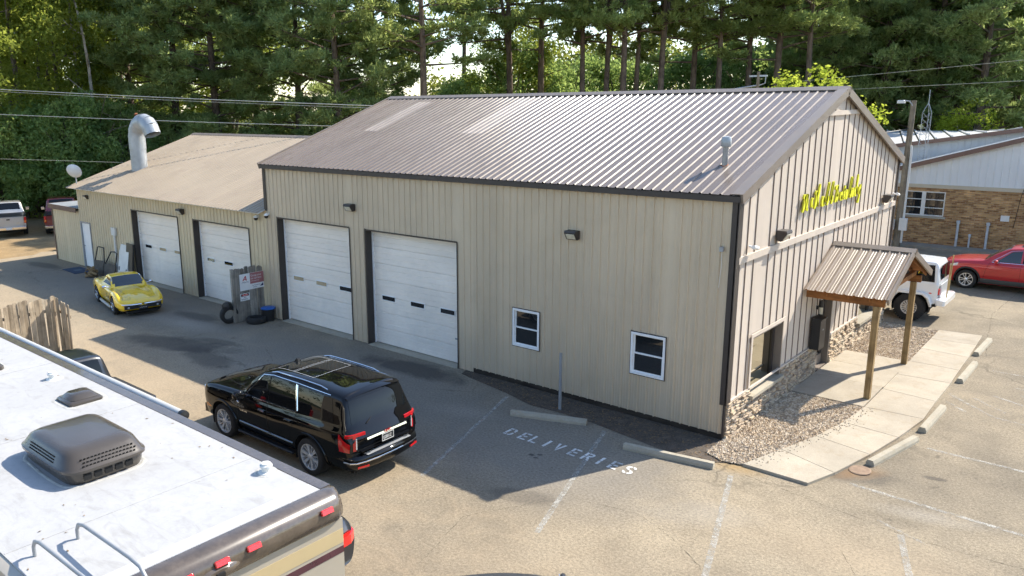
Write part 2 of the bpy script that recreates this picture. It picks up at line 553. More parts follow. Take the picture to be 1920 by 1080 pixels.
RAKE = metal_sheet('bronze_rake_trim', (0.20, 0.165, 0.135), 0.45, 0.1)
ROOFM = metal_sheet('bronze_roof', (0.180, 0.143, 0.116), 0.28, 0.08, 0.26, axis=(2.5, 0.3, 0.3), rnd=0.05)
ROOFS = metal_sheet('chalky_roof_patch', (0.30, 0.255, 0.220), 0.36, 0.3, 0.16, axis=(2.5, 0.3, 0.3))
ROOFC = metal_sheet('canopy_roof_sheet', (0.27, 0.215, 0.165), 0.30, 0.10, 0.3, axis=(2.5, 0.3, 0.3), rnd=0.04)
ROOFL = metal_sheet('weathered_tan_roof', (0.35, 0.28, 0.20), 0.42, 0.10, 0.45, ((0.26, 0.20, 0.15), 0.5), axis=(2.2, 0.25, 0.25))
DOORW = metal_sheet('white_door_panel', (0.84, 0.77, 0.68), 0.45, 0.05, 0.4, ((0.50, 0.50, 0.47), 0.3), axis=(0.6, 0.6, 2.0))
WHITE = M('white_vinyl', (0.80, 0.80, 0.79), 0.4, var=0.05)
OFFW = M('off_white_paint', (0.66, 0.65, 0.61), 0.5, var=0.1)
GLASS = glass_mat('dark_window_glass')
MIRG = M('bronze_window_glass', (0.46, 0.43, 0.33), 0.02, 1.0, var=0.03)
BLACK = M('black_plastic', (0.012, 0.012, 0.013), 0.5, var=0.1)
BLKM = M('black_powder_coat', (0.018, 0.017, 0.017), 0.42, var=0.15)
GALV = M('galvanised_steel', (0.36, 0.385, 0.40), 0.42, 0.25, var=0.18, scale=2.2)
STEEL = M('grey_painted_steel', (0.30, 0.31, 0.32), 0.5, 0.2, var=0.12)
POSTW = wood('treated_post', (0.19, 0.115, 0.045), (0.36, 0.255, 0.125), (16, 16, 1.0), 0.08)
BEAMW = wood('stained_beam', (0.17, 0.065, 0.02), (0.34, 0.15, 0.05), (1.0, 16, 16), 0.1)
FENCEW = wood('grey_fence_board', (0.22, 0.17, 0.115), (0.50, 0.40, 0.28), (15, 15, 0.8), 0.28)
FENCEG = wood('shaded_fence_board', (0.14, 0.125, 0.105), (0.36, 0.33, 0.28), (15, 15, 0.8), 0.25)  # darker, greyer copy of the fence wood, with shade put into its colour
POLEW = wood('utility_pole_wood', (0.13, 0.105, 0.075), (0.30, 0.25, 0.18), (14, 14, 0.5), 0.0)
BOARDB = wood('dark_base_board', (0.020, 0.016, 0.013), (0.06, 0.048, 0.036), (1, 10, 10), 0.1)
RUST = M('rusty_sealant', (0.30, 0.10, 0.04), 0.8, var=0.3, scale=14)
SOIL = M('dark_soil', (0.080, 0.062, 0.046), 0.95, var=0.4, scale=5, fine=0.5, fscale=38, bump=0.8, bscale=30)
GRAVB = M('gravel_bed', (0.31, 0.25, 0.18), 0.95, var=0.2, scale=4, fine=0.45, fscale=60, bump=0.8, bscale=50)
BRICK = brick_mat()
LIME = M('lime_sign_paint', (0.80, 0.80, 0.03), 0.42, var=0.04)
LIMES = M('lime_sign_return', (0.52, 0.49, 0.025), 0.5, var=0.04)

# ------------------------------------------------------------------ ground
def sheet(name, poly, z, mat, kind='structure', parent=None, thick=0.0):
    mb = MB()
    if thick:
        mb.prism(poly, z - thick, z, 'z')
    else:
        mb.add([(x, y, z) for x, y in poly], [tuple(range(len(poly)))])
    o = mb.build(name, mat, parent)
    if not parent:
        tag(o, kind=kind)
    return o

sheet('ground', [(-420, -300), (300, -300), (300, 420), (-420, 420)], -0.03, DIRT)
def wobble_line(a, b, n, amp):
    return [(a[0] + (b[0] - a[0]) * i / n + random.uniform(-amp, amp), a[1] + (b[1] - a[1]) * i / n + random.uniform(-amp, amp)) for i in range(n + 1)]
west = wobble_line((-38.6, -26), (-37.5, 1.5), 26, 0.35)
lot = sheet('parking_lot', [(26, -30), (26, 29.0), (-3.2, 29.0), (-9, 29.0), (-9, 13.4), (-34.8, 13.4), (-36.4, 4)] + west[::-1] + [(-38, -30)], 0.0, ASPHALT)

def line(pts, w, mat, z=0.004):
    mb = MB()
    for (a, b) in zip(pts[:-1], pts[1:]):
        d = Vector((b[0] - a[0], b[1] - a[1])).normalized()
        n = Vector((-d.y, d.x)) * w / 2
        mb.add([(a[0] - n.x, a[1] - n.y, z), (b[0] - n.x, b[1] - n.y, z), (b[0] + n.x, b[1] + n.y, z), (a[0] + n.x, a[1] + n.y, z)], [(0, 1, 2, 3)])
    return mb.build('parking_line', mat, lot)
line([(-5.40, -0.95), (-3.93, -5.73)], 0.10, PAINT)
line([(-2.28, -1.28), (-0.82, -6.0)], 0.11, PAINT)
line([(0.87, -1.60), (1.86, -4.8), (2.1, -5.6)], 0.11, PAINT)
line([(2.80, -0.42), (6.6, -0.60)], 0.10, PAINT)
line([(4.05, -1.90), (4.55, -3.4), (5.4, -6.0)], 0.11, PAINT)
line([(3.55, 2.42), (7.5, 2.38)], 0.10, PAINT)
line([(3.6, -1.62), (4.5, -1.98)], 0.07, FAINT)
SEAM_A = worn_paint('asphalt_joint', (0.075, 0.062, 0.045), 0.46, 0.60)
def seam(pts, w):
    P_ = []
    for (a, b) in zip(pts[:-1], pts[1:]):
        n = max(2, int(math.hypot(b[0] - a[0], b[1] - a[1]) / 0.12))
        P_ += [(a[0] + (b[0] - a[0]) * i / n + random.uniform(-.018, .018), a[1] + (b[1] - a[1]) * i / n + random.uniform(-.018, .018)) for i in range(n)]
    mb = MB(); vs = []
    for i, p in enumerate(P_):
        q = P_[min(i + 1, len(P_) - 1)]; o = P_[max(i - 1, 0)]
        d = Vector((q[0] - o[0], q[1] - o[1])).normalized() * w * random.uniform(0.2, 0.9) / 2
        vs += [(p[0] - d.y, p[1] + d.x, 0.003), (p[0] + d.y, p[1] - d.x, 0.003)]
    mb.add(vs, [(2 * i, 2 * i + 1, 2 * i + 3, 2 * i + 2) for i in range(len(P_) - 1)])
    mb.build('asphalt_joint', SEAM_A, lot, fix=False)
seam([(0.29, -1.21), (1.35, -1.44), (2.23, -1.58), (3.24, -1.75), (4.14, -1.90), (4.94, -1.88), (5.81, -1.78), (8.0, -1.6)], 0.030)
seam([(-1.6, -4.55), (-0.77, -4.43), (0.25, -4.23), (1.09, -4.62), (1.81, -5.11), (2.6, -6.2)], 0.022)
seam([(2.86, 21.7), (2.64, 16.26), (3.08, 12.46), (3.35, 10.6)], 0.035)
seam([(-1.4, -5.0), (-2.2, -6.4), (-1.7, -8.2)], 0.018)
seam([(2.0, -2.6), (3.4, -3.1), (4.3, -4.4)], 0.016)
seam([(-14.0, -2.4), (-12.6, -3.1), (-11.0, -2.9)], 0.020)
for a, b in (((3.17, 6.53), (4.31, 5.40)), ((3.73, 6.56), (4.51, 5.86)), ((4.06, 7.06), (4.75, 6.70)), ((3.27, 5.85), (3.75, 5.38)), ((4.6, 7.5), (5.4, 7.0)), ((4.3, 5.4), (5.6, 5.2)), ((3.7, 9.3), (6, 9.2)), ((4.4, 8.1), (5.2, 7.7))):
    line([a, b], 0.09, FAINT)
line([(-8, 22.8), (-1.6, 22.6)], 0.09, PAINT)

# stencilled word: each character is its own painted mark
GL = {
 'D': [[(0, 0), (.3, 0), (.3, .14), (0, .14)], [(0, .22), (.2, .22), (.2, .78), (0, .78)], [(0, .86), (.3, .86), (.3, 1), (0, 1)], [(.38, 0), (.62, .03), (.72, .2), (.72, .44), (.54, .44), (.54, .26), (.48, .15), (.38, .14)], [(.72, .56), (.72, .8), (.62, .97), (.38, 1), (.38, .86), (.48, .85), (.54, .74), (.54, .56)]],
 'E': [[(0, 0), (.2, 0), (.2, .44), (0, .44)], [(0, .54), (.2, .54), (.2, 1), (0, 1)], [(.27, 0), (.7, 0), (.7, .15), (.27, .15)], [(.27, .43), (.6, .43), (.6, .57), (.27, .57)], [(.27, .85), (.7, .85), (.7, 1), (.27, 1)]],
 'L': [[(0, 0), (.2, 0), (.2, .44), (0, .44)], [(0, .52), (.2, .52), (.2, 1), (0, 1)], [(.27, 0), (.68, 0), (.68, .15), (.27, .15)]],
 'I': [[(.2, 0), (.42, 0), (.42, 1), (.2, 1)]],
 'V': [[(.0, 1), (.22, 1), (.33, .42), (.31, .1)], [(.36, .0), (.46, .0), (.72, 1), (.52, 1), (.40, .42)]],
 'R': [[(0, 0), (.2, 0), (.2, .46), (0, .46)], [(0, .54), (.2, .54), (.2, 1), (0, 1)], [(.27, .86), (.27, 1), (.58, 1), (.72, .88), (.72, .66), (.58, .52), (.27, .52), (.27, .64), (.48, .64), (.54, .7), (.54, .8), (.48, .86)], [(.3, .46), (.5, .46), (.74, 0), (.53, 0)]],
 'S': [[(.06, .1), (.18, 0), (.34, 0), (.34, .15), (.22, .16), (.18, .26), (0, .26)], [(.42, 0), (.6, .02), (.74, .16), (.74, .36), (.6, .48), (.42, .52), (.42, .38), (.52, .34), (.54, .2), (.42, .15)], [(.34, 1), (.14, .97), (.02, .84), (.02, .66), (.14, .54), (.34, .48), (.34, .62), (.22, .68), (.22, .8), (.34, .86)], [(.42, 1), (.6, .98), (.74, .76), (.56, .74), (.52, .84), (.42, .86)]],
}
x0s = [-4.02, -3.62, -3.32, -2.98, -2.68, -2.27, -1.93, -1.60, -1.27, -0.93]
for ch, x0 in zip('DELIVERIES', x0s):
    mb = MB()
    for poly in GL[ch]:
        mb.add([(x0 + px * 0.30, -2.91 + py * 0.37, 0.009) for px, py in poly], [tuple(range(len(poly)))])
    mb.build('painted_letter', PAINT2, lot)

# soil strip by the front wall, gravel beds, kerb strip by the far building
soil = [(-7.6, -0.02), (-7.5, -0.35), (-6.6, -0.55), (-5.6, -0.75), (-4.6, -1.05), (-3.6, -1.0), (-2.7, -1.05), (-1.8, -1.2), (-0.9, -1.35), (0.2, -1.3), (0.75, -1.0), (0.35, -0.02)]
sheet('soil_strip', soil, 0.008, SOIL)
WI = [(0.87, -1.02), (1.21, 0.22), (1.54, 1.44), (1.75, 2.67), (1.85, 4.02), (1.83, 5.69), (1.81, 7.19), (1.78, 8.66), (1.75, 10.19), (1.73, 11.52), (1.71, 12.75)]
WO = [(2.20, -1.05), (2.45, -0.23), (2.74, 1.16), (2.96, 2.53), (3.13, 4.07), (3.09, 5.53), (3.08, 7.27), (3.04, 8.60), (3.0, 10.09), (2.95, 11.6), (2.90, 12.87)]
bedA = [(0.0, -0.9), (0.45, -1.1)] + WI[:5] + [(0.05, 4.02)]
bedB = [(0.0, 8.6), (1.79, 8.3)] + WI[7:] + [(0.0, 12.75)]
g1 = sheet('gravel_bed', bedA, 0.022, GRAVB)
g2 = sheet('gravel_bed', bedB, 0.022, GRAVB)
sheet('far_pavement', [(-9, 29.0), (20, 29.0), (20, 30.05), (-9, 30.05)], 0.1, concrete('far_pavement_concrete', (0.30, 0.27, 0.22)), thick=0.16)

def in_poly(x, y, poly):
    c = False
    j = len(poly) - 1
    for i in range(len(poly)):
        xi, yi = poly[i]; xj, yj = poly[j]
        if (yi > y) != (yj > y) and x < (xj - xi) * (y - yi) / (yj - yi) + xi:
            c = not c
        j = i
    return c

def pebble_mat():
    t = NT('mixed_pebbles')
    cell = t.n('ShaderNodeTexVoronoi'); cell.inputs['Scale'].default_value = 22
    t.link(t.pos(), cell.inputs['Vector'])
    k = t.n('ShaderNodeSeparateColor'); t.link(cell.outputs['Color'], k.inputs[0])
    c = t.ramp(k.outputs[0], [(0.0, (0.52, 0.41, 0.28)), (0.3, (0.38, 0.285, 0.185)), (0.55, (0.62, 0.52, 0.39)), (0.78, (0.31, 0.245, 0.18)), (1.0, (0.55, 0.40, 0.25))], 'CONSTANT')
    t.set(col=c, rough=0.85, spec=0.3)
    return t.m
PEB = pebble_mat()
def pebbles(poly, dens, label):
    xs = [p[0] for p in poly]; ys = [p[1] for p in poly]
    area = (max(xs) - min(xs)) * (max(ys) - min(ys))
    mb = MB()
    for _ in range(int(area * dens)):
        x = random.uniform(min(xs), max(xs)); y = random.uniform(min(ys), max(ys))
        if not in_poly(x, y, poly): continue
        r = random.uniform(0.016, 0.036)
        a = random.uniform(0, 6.3)
        ca, sa = math.cos(a), math.sin(a)
        q = [(r * random.uniform(.8, 1.4), 0), (0, r * random.uniform(.6, 1)), (-r * random.uniform(.8, 1.4), 0), (0, -r * random.uniform(.6, 1))]
        base = [(x + u * ca - v * sa, y + u * sa + v * ca, 0.024 + random.uniform(0, 0.012)) for u, v in q]
        top = (x + random.uniform(-.3, .3) * r, y + random.uniform(-.3, .3) * r, 0.026 + r * random.uniform(.6, 1.1))
        mb.add(base + [top], [(0, 1, 4), (1, 2, 4), (2, 3, 4), (3, 0, 4)])
    o = mb.build('gravel', PEB, None, fix=False)
    tag(o, label, 'gravel', kind='stuff')
pebbles(bedA, 1500, 'loose tan and grey gravel between the stone base and the curved walk')
pebbles(bedB, 1100, 'loose gravel bed beyond the porch slab by the white off-road car')
mb = MB()      # stray stones kicked onto the walk
for _ in range(170):
    f = random.random() * 4.0; i = int(f); f -= i
    x = WI[i][0] + (WI[i + 1][0] - WI[i][0]) * f + abs(random.gauss(0, 0.16)) + 0.02; y = WI[i][1] + (WI[i + 1][1] - WI[i][1]) * f
    r = random.uniform(0.010, 0.024); a = random.uniform(0, 6.3)
    q = [(x + r * math.cos(a + k * 1.57) * random.uniform(.7, 1.2), y + r * math.sin(a + k * 1.57) * random.uniform(.7, 1.2), 0.061) for k in range(4)]
    mb.add(q + [(x, y, 0.061 + r)], [(0, 1, 4), (1, 2, 4), (2, 3, 4), (3, 0, 4)])
tag(mb.build('stray_gravel', PEB, None, fix=False), 'stray stones scattered on the inner edge of the curved walk', 'gravel', kind='stuff')
# litter of leaves and chips on the soil strip
mb = MB()
for _ in range(900):
    x = random.uniform(-7.4, 0.6); y = random.uniform(-1.25, -0.05)
    if not in_poly(x, y, soil): continue
    a = random.uniform(0, 6.3); r = random.uniform(0.012, 0.035)
    u = Vector((math.cos(a), math.sin(a), random.uniform(-.3, .3))) * r
    w = Vector((-math.sin(a), math.cos(a), random.uniform(-.3, .3))) * r * 0.6
    c = Vector((x, y, 0.02))
    mb.add([c - u, c + w, c + u, c - w], [(0, 1, 2, 3)])
tag(mb.build('leaf_litter', M('dry_leaf', (0.17, 0.11, 0.055), 0.9, var=0.5, scale=9), None, fix=False), 'dry leaf scraps on the dark soil along the front wall', 'leaf litter', kind='stuff')

# concrete walk of single slabs
walk = tag(empty('sidewalk', (2.0, 5.0, 0)), kind='structure')
def slab(poly, z=0.06, parent=walk):
    c = (sum(p[0] for p in poly) / len(poly), sum(p[1] for p in poly) / len(poly))
    ins = []
    for p in poly:
        d = Vector((c[0] - p[0], c[1] - p[1]))
        d = d.normalized() * 0.010
        ins.append((p[0] + d.x - 2.0, p[1] + d.y - 5.0))
    top = [(p[0] * 0.997 + (c[0] - 2) * 0.003, p[1] * 0.997 + (c[1] - 5) * 0.003) for p in ins]
    mb = MB()
    n = len(ins)
    vs = [(x, y, -0.02) for x, y in ins] + [(x, y, z - 0.006) for x, y in ins] + [(x, y, z) for x, y in top]
    fs = [(i, (i + 1) % n, n + (i + 1) % n, n + i) for i in range(n)] + [(n + i, n + (i + 1) % n, 2 * n + (i + 1) % n, 2 * n + i) for i in range(n)] + [tuple(range(2 * n, 3 * n))]
    mb.add(vs, fs)
    return mb.build('slab', WALK, parent)
for i in range(10):
    slab([WI[i], WO[i], WO[i + 1], WI[i + 1]])
for (a, b) in ((4.05, 5.85), (5.85, 7.35), (7.35, 8.62)):
    slab([(0.06, a), (1.83, a - 0.02), (1.81, b), (0.06, b)], 0.057)

# parking stops
def stop(a, b, label):
    a = Vector(a); b = Vector(b)
    L = (b - a).length
    o = MB()
    prof = [(-0.09, 0), (0.09, 0), (0.085, 0.06), (0.055, 0.125), (-0.055, 0.125), (-0.085, 0.06)]
    o.prism(prof, -L / 2, L / 2, 'x')
    ob = o.build('parking_stop', CURB)
    m = (a + b) / 2
    ob.location = (m.x, m.y, 0.0)
    ob.rotation_euler = (0, random.uniform(-.004, .004), math.atan2(b.y - a.y, b.x - a.x))
    tag(ob, label, 'parking stop', 'concrete parking stops')
stop((-4.56, -1.88), (-2.82, -1.2), 'concrete parking stop fully in shade, in front of the short steel post')
stop((-1.46, -1.82), (0.46, -1.5), 'concrete parking stop half in sun beside the word DELIVERIES')
stop((2.86, 0.70), (3.26, 2.70), 'concrete parking stop nearest the camera along the curved walk, by the round cover')
stop((3.26, 3.30), (3.30, 5.20), 'second concrete parking stop along the curved walk, beside the hatched markings')
stop((3.22, 7.60), (3.24, 9.55), 'third concrete parking stop along the walk, level with the far porch post')
stop((3.10, 10.55), (3.14, 12.45), 'farthest concrete parking stop at the end of the straight walk')
mb = MB(); mb.lathe([(0.0, 0.035), (0.19, 0.035), (0.21, 0.028), (0.21, 0.0)], 24)
mc = mb.build('utility_cover', M('rusty_cover', (0.25, 0.165, 0.105), 0.8, var=0.25, scale=12, bump=0.5, bscale=40)); mc.location = (2.78, 0.30, 0.0); mc.rotation_euler = (R(4), R(-3), 0)
tag(mc, 'round rusty brown utility cover at the outer edge of the walk', 'cover')
# steel post by the front wall
mb = MB(); mb.box(-0.03, 0.03, -0.022, 0.022, 0, 1.48)
for z in (1.05, 1.2, 1.35): mb.box(-0.012, 0.012, -0.026, -0.0225, z - 0.02, z + 0.02)
sp = mb.build('steel_post', STEEL); sp.location = (-3.84, -0.82, 0.0)
tag(sp, 'short bare grey steel sign post standing in front of the tan wall', 'post')

# ------------------------------------------------------------------ buildings
PITCH = 0.2286
def rib_profile(u0, u1, pitch, phase, h, wb, wt, minor=0.0):
    pts = [(u0, 0.0)]
    k = math.ceil((u0 - phase - wb) / pitch) - 1
    while True:
        c = phase + k * pitch
        if c - wb / 2 > u1: break
        if c - wb / 2 > u0 + 1e-4 and c + wb / 2 < u1 - 1e-4:
            pts += [(c - wb / 2, 0), (c - wt / 2, h), (c + wt / 2, h), (c + wb / 2, 0)]
        if minor:
            for q in (0.36, 0.64):
                m = c + pitch * q
                if m - 0.012 > u0 and m + 0.012 < u1:
                    pts += [(m - 0.012, 0), (m, minor), (m + 0.012, 0)]
        k += 1
    pts.append((u1, 0.0))
    pts.sort(key=lambda p: p[0])
    return pts

def rib_sheet(name, O, eu, ev, en, u0, u1, v0, v1, mat, parent, pitch=PITCH, phase=0.0, h=0.02, wb=0.055, wt=0.022, minor=0.0, lip=0.0):
    """v0, v1: numbers or functions of u; the sheet's ribs run along ev"""
    O = Vector(O); eu = Vector(eu); ev = Vector(ev); en = Vector(en)
    f0 = v0 if callable(v0) else (lambda u: v0)
    f1 = v1 if callable(v1) else (lambda u: v1)
    pr = rib_profile(u0, u1, pitch, phase, h, wb, wt, minor)
    vs = []
    for (u, hh) in pr: vs.append(O + eu * u + ev * f0(u) + en * hh)
    for (u, hh) in pr: vs.append(O + eu * u + ev * f1(u) + en * hh)
    n = len(pr)
    fs = [(i, i + 1, n + i + 1, n + i) for i in range(n - 1)]
    if eu.cross(ev).dot(en) < 0:
        fs = [f[::-1] for f in fs]
    mb = MB(); mb.add(vs, fs)
    return mb.build(name, mat, parent, fix=False)

def split_cols(u0, u1, step, origin, ops):
    """[(ua, ub, [(za, zb)...])] columns cut at sheet joints and at openings (ua, ub, za, zb)"""
    cuts = {u0, u1}
    k = math.floor((u0 - origin) / step)
    while origin + k * step < u1:
        if origin + k * step > u0: cuts.add(origin + k * step)
        k += 1
    for o in ops:
        for e in o[:2]:
            if u0 < e < u1: cuts.add(e)
    cs = sorted(cuts)
    out = []
    for a, b in zip(cs[:-1], cs[1:]):
        if b - a < 0.004: continue
        m = (a + b) / 2
        out.append((a, b, sorted((o[2], o[3]) for o in ops if o[0] < m < o[1])))
    return out

def core_wall(mb, axis, u0, u1, z0, z1, t0, t1, ops):
    """solid wall with openings built from boxes; axis 'x': runs along x, thickness along y"""
    for a, b, hs in split_cols(u0, u1, 1e9, u1, ops):
        z = z0
        for (ha, hb) in hs + [(z1, z1)]:
            if ha > z + 1e-4:
                if axis == 'x': mb.box(a, b, t0, t1, z, ha)
                else: mb.box(t0, t1, a, b, z, ha)
            z = max(z, hb)
    return mb

LM, WM, HE, HR = 16.85, 12.71, 5.52, 7.66
shop = thing('auto_body_shop', 'large tan metal workshop with bronze gable roof and stone-based sign front', 'building', (0, 0, 0))
DOORS = [(-11.66, -7.90, 0.0, 3.69), (-16.17, -12.44, 0.0, 3.69)]
WINS = [(-5.92, -5.05, 1.10, 2.14), (-2.37, -1.48, 1.09, 2.13)]
CORE = M('wall_core', (0.30, 0.27, 0.21), 0.8)
mb = MB()
core_wall(mb, 'x', -LM, -0.05, 0.0, HE, 0.0, 0.14, DOORS + WINS)
front = mb.build('front_wall', CORE, shop)
for a, b, hs in split_cols(-LM, -0.02, 0.9144, 0.0, DOORS + WINS):
    z = 0.13 if a > -7.32 else 0.012
    for (ha, hb) in hs + [(HE, HE)]:
        if ha > z + 0.03:
            rib_sheet('siding_panel', (0, -0.010, 0), (1, 0, 0), (0, 0, 1), (0, -1, 0), a, b, z, ha, TAN, front, phase=0.1143, minor=0.006, h=0.030, wb=0.052, wt=0.022)
        z = max(z, hb)
mb = MB(); mb.box(-7.315, 0.0, -0.03, -0.003, 0.0, 0.135); mb.build('base_board', BOARDB, front)
# gable wall
GW = (1.25, 3.20, 0.72, 2.12); GD = (5.92, 7.02, 0.0, 2.12); GW2 = (9.66, 11.62, 0.66, 2.05)
GOPS = [GW, GD, GW2]
def rk(y):
    return HE + (HR - HE) * (1 - abs(y - WM / 2) / (WM / 2))
mb = MB()
core_wall(mb, 'y', 0.0, WM, 0.0, HE, -0.16, -0.02, GOPS)
mb.prism([(0.0, HE), (WM, HE), (WM / 2, HR)], -0.16, -0.02, 'x')
gable = mb.build('gable_wall', BROWN, shop)
BSP = 0.4318
BATTEN = metal_sheet('brown_batten', (0.19, 0.148, 0.12), 0.6, 0.08, 0.3)
def board(y0, y1, z0, z1f):
    """one siding board with the dark narrow batten that covers its right joint"""
    mb = MB()
    f = z1f
    mb.add([(0.0, y0, z0), (0.0, y1, z0), (0.0, y1, f(y1)), (0.0, y0, f(y0))], [(0, 1, 2, 3)])
    bo = mb.build('board_panel', GABLE, gable, fix=False)
    if y1 - y0 > 0.3:
        mb = MB(); d = 0.019; ya, yb = y1 - 0.030, y1 - 0.004
        mb.add([(0.0005, ya, z0), (d, ya, z0), (d, yb, z0), (0.0005, yb, z0), (0.0005, ya, f(ya)), (d, ya, f(ya)), (d, yb, f(yb)), (0.0005, yb, f(yb))], [(0, 1, 5, 4), (1, 2, 6, 5), (2, 3, 7, 6), (4, 5, 6, 7), (0, 3, 2, 1)])
        mb.build('batten', BATTEN, gable, fix=True)
for a, b, hs in split_cols(0.17, WM - 0.10, BSP, 0.17, GOPS):
    z = 0.89
    for (ha, hb) in hs + [(4.02, 4.02)]:
        if ha > z + 0.05:
            board(a, b, z, lambda y, h=ha: h)
        z = max(z, hb)
    board(a, b, 4.17, lambda y: min(rk(y), 7.04) if abs(y - WM / 2) < 2 else rk(y))
    m = (a + b) / 2
    if rk(m) > 7.25:
        board(a, b, 7.16, rk)
mb = MB(); mb.box(0.001, 0.055, 0.10, WM - 0.08, 4.02, 4.17); mb.build('belt_band', GABLE, gable)
hw = (HR - 7.08) / (HR - HE) * WM / 2
mb = MB(); mb.prism([(WM / 2 - hw - 0.05, 7.04), (WM / 2 + hw + 0.05, 7.04), (WM / 2 + hw - 0.30, 7.16), (WM / 2 - hw + 0.30, 7.16)], 0.001, 0.055, 'x'); mb.build('collar_band', GABLE, gable)
for g_ in (GW, GW2):
    mb = MB(); mb.prism([(g_[0] - 0.09, 0.80), (g_[0], 0.80), (g_[0], g_[3]), (g_[1] + 0.1, g_[3]), (g_[1] + 0.1, g_[3] + 0.09), (g_[0] - 0.09, g_[3] + 0.09)], 0.031, 0.05, 'x')
    mb.build('opening_trim', GABLE, gable)
mb = MB(); mb.box(0.002, 0.05, 0.15, 5.9, 0.868, 0.9); mb.box(0.002, 0.05, 7.05, 9.56, 0.868, 0.9); mb.build('stone_cap_flashing', GABLE, gable)
# corner trims
mb = MB()
mb.box(-0.11, 0.030, -0.055, -0.044, 0.84, HE - 0.02); mb.box(0.006, 0.05, -0.055, 0.165, 0.84, HE + 0.02)
mb.build('corner_trim', BROWN, shop)
mb = MB(); mb.box(-0.03, 0.012, -0.045, -0.034, 0.06, 0.84); mb.box(0.0, 0.012, -0.034, 0.02, 0.02, 0.84); mb.build('corner_trim', BROWN, shop)
mb = MB(); mb.box(0.003, 0.046, WM - 0.10, WM + 0.04, 0.0, HE); mb.build('corner_trim', BROWN, shop)
mb = MB(); mb.box(-LM - 0.03, -LM + 0.11, -0.045, -0.034, 3.9, HE); mb.box(-LM - 0.04, -LM - 0.029, -0.045, 0.12, 3.9, HE); mb.build('corner_trim', BROWN, shop)
# side and back walls (behind)
mb = MB(); mb.box(-LM, -LM + 0.14, 0.14, WM, 0, HE); mb.prism([(0.0, HE), (WM, HE), (WM / 2, HR)], -LM, -LM + 0.14, 'x'); mb.box(-LM + 0.14, -0.16, WM - 0.14, WM, 0, HE)
mb.build('rear_walls', TAN, shop)
# roof
sl = math.atan2(HR - HE, WM / 2); cs, sn = math.cos(sl), math.sin(sl)
SLEN = (WM / 2) / cs
for side in (0, 1):
    O = Vector((0, 0, HE + 0.05)) if side == 0 else Vector((0, WM, HE + 0.05))
    ev = Vector((0, cs, sn)) if side == 0 else Vector((0, -cs, sn))
    en = Vector((0, -sn, cs)) if side == 0 else Vector((0, sn, cs))
    mb = MB()
    q = [O + Vector((x, 0, 0)) + ev * v + en * k for x in (-LM - 0.05, 0.10) for v in (-0.10, SLEN + 0.01) for k in (-0.05, -0.004)]
    mb.add(q, [(0, 1, 3, 2), (4, 6, 7, 5), (0, 4, 5, 1), (2, 3, 7, 6), (0, 2, 6, 4), (1, 5, 7, 3)])
    deck = mb.build('roof', BROWN, shop)
    xs = [-LM - 0.08 + i * 0.9144 for i in range(19)] + [0.13]
    for i in range(19):
        rib_sheet('roof_panel', O, (1, 0, 0), ev, en, xs[i], min(xs[i + 1], 0.13), -0.14, SLEN + 0.01, ROOFM, deck, phase=-0.13, h=0.026, wb=0.068, wt=0.024)
    if side == 0:
        for (xa, xb, va, vb) in ((-14.9, -14.1, 3.1, 6.1), (-10.3, -9.4, 3.05, 6.35)):
            rib_sheet('chalky_patch', O + en * 0.003, (1, 0, 0), ev, en, xa, xb, va, vb, ROOFS, deck, phase=-0.13, h=0.0265, wb=0.0685, wt=0.0245)
    # eave trim and rake trim
    mb = MB()
    yy = -0.15 if side == 0 else WM + 0.06
    mb.box(-LM - 0.06, 0.09, yy, yy + 0.09, HE - 0.14, HE - 0.012)
    mb.build('eave_trim', BROWN, shop)
    for xr in (0.085, -LM - 0.135):
        mb = MB()
        p = []
        for x in (xr, xr + 0.055):
            for v in (-0.16, SLEN + 0.0):
                for k in (-0.17, 0.045):
                    p.append(O + Vector((x, 0, 0)) + ev * v + en * k)
        mb.add(p, [(0, 1, 3, 2), (4, 6, 7, 5), (0, 4, 5, 1), (2, 3, 7, 6), (0, 2, 6, 4), (1, 5, 7, 3)])
        if xr > 0:
            q = [O + Vector((x, 0, 0)) + ev * v + en * k for x in (-0.10, 0.084) for v in (-0.155, SLEN) for k in (0.030, 0.042)]
            mb.add(q, [(0, 1, 3, 2), (4, 6, 7, 5), (0, 4, 5, 1), (2, 3, 7, 6), (0, 2, 6, 4), (1, 5, 7, 3)])
        mb.build('rake_trim', RAKE, shop)
mb = MB()
rz = HR + 0.05
mb.prism([(WM / 2 - 0.20, rz - 0.20 * sn / cs + 0.040), (WM / 2, rz + 0.065), (WM / 2 + 0.20, rz - 0.20 * sn / cs + 0.040), (WM / 2 + 0.20, rz - 0.20 * sn / cs + 0.025), (WM / 2, rz + 0.045), (WM / 2 - 0.20, rz - 0.20 * sn / cs + 0.025)], -LM - 0.1, 0.15, 'x')
mb.build('ridge_cap', RAKE, shop)

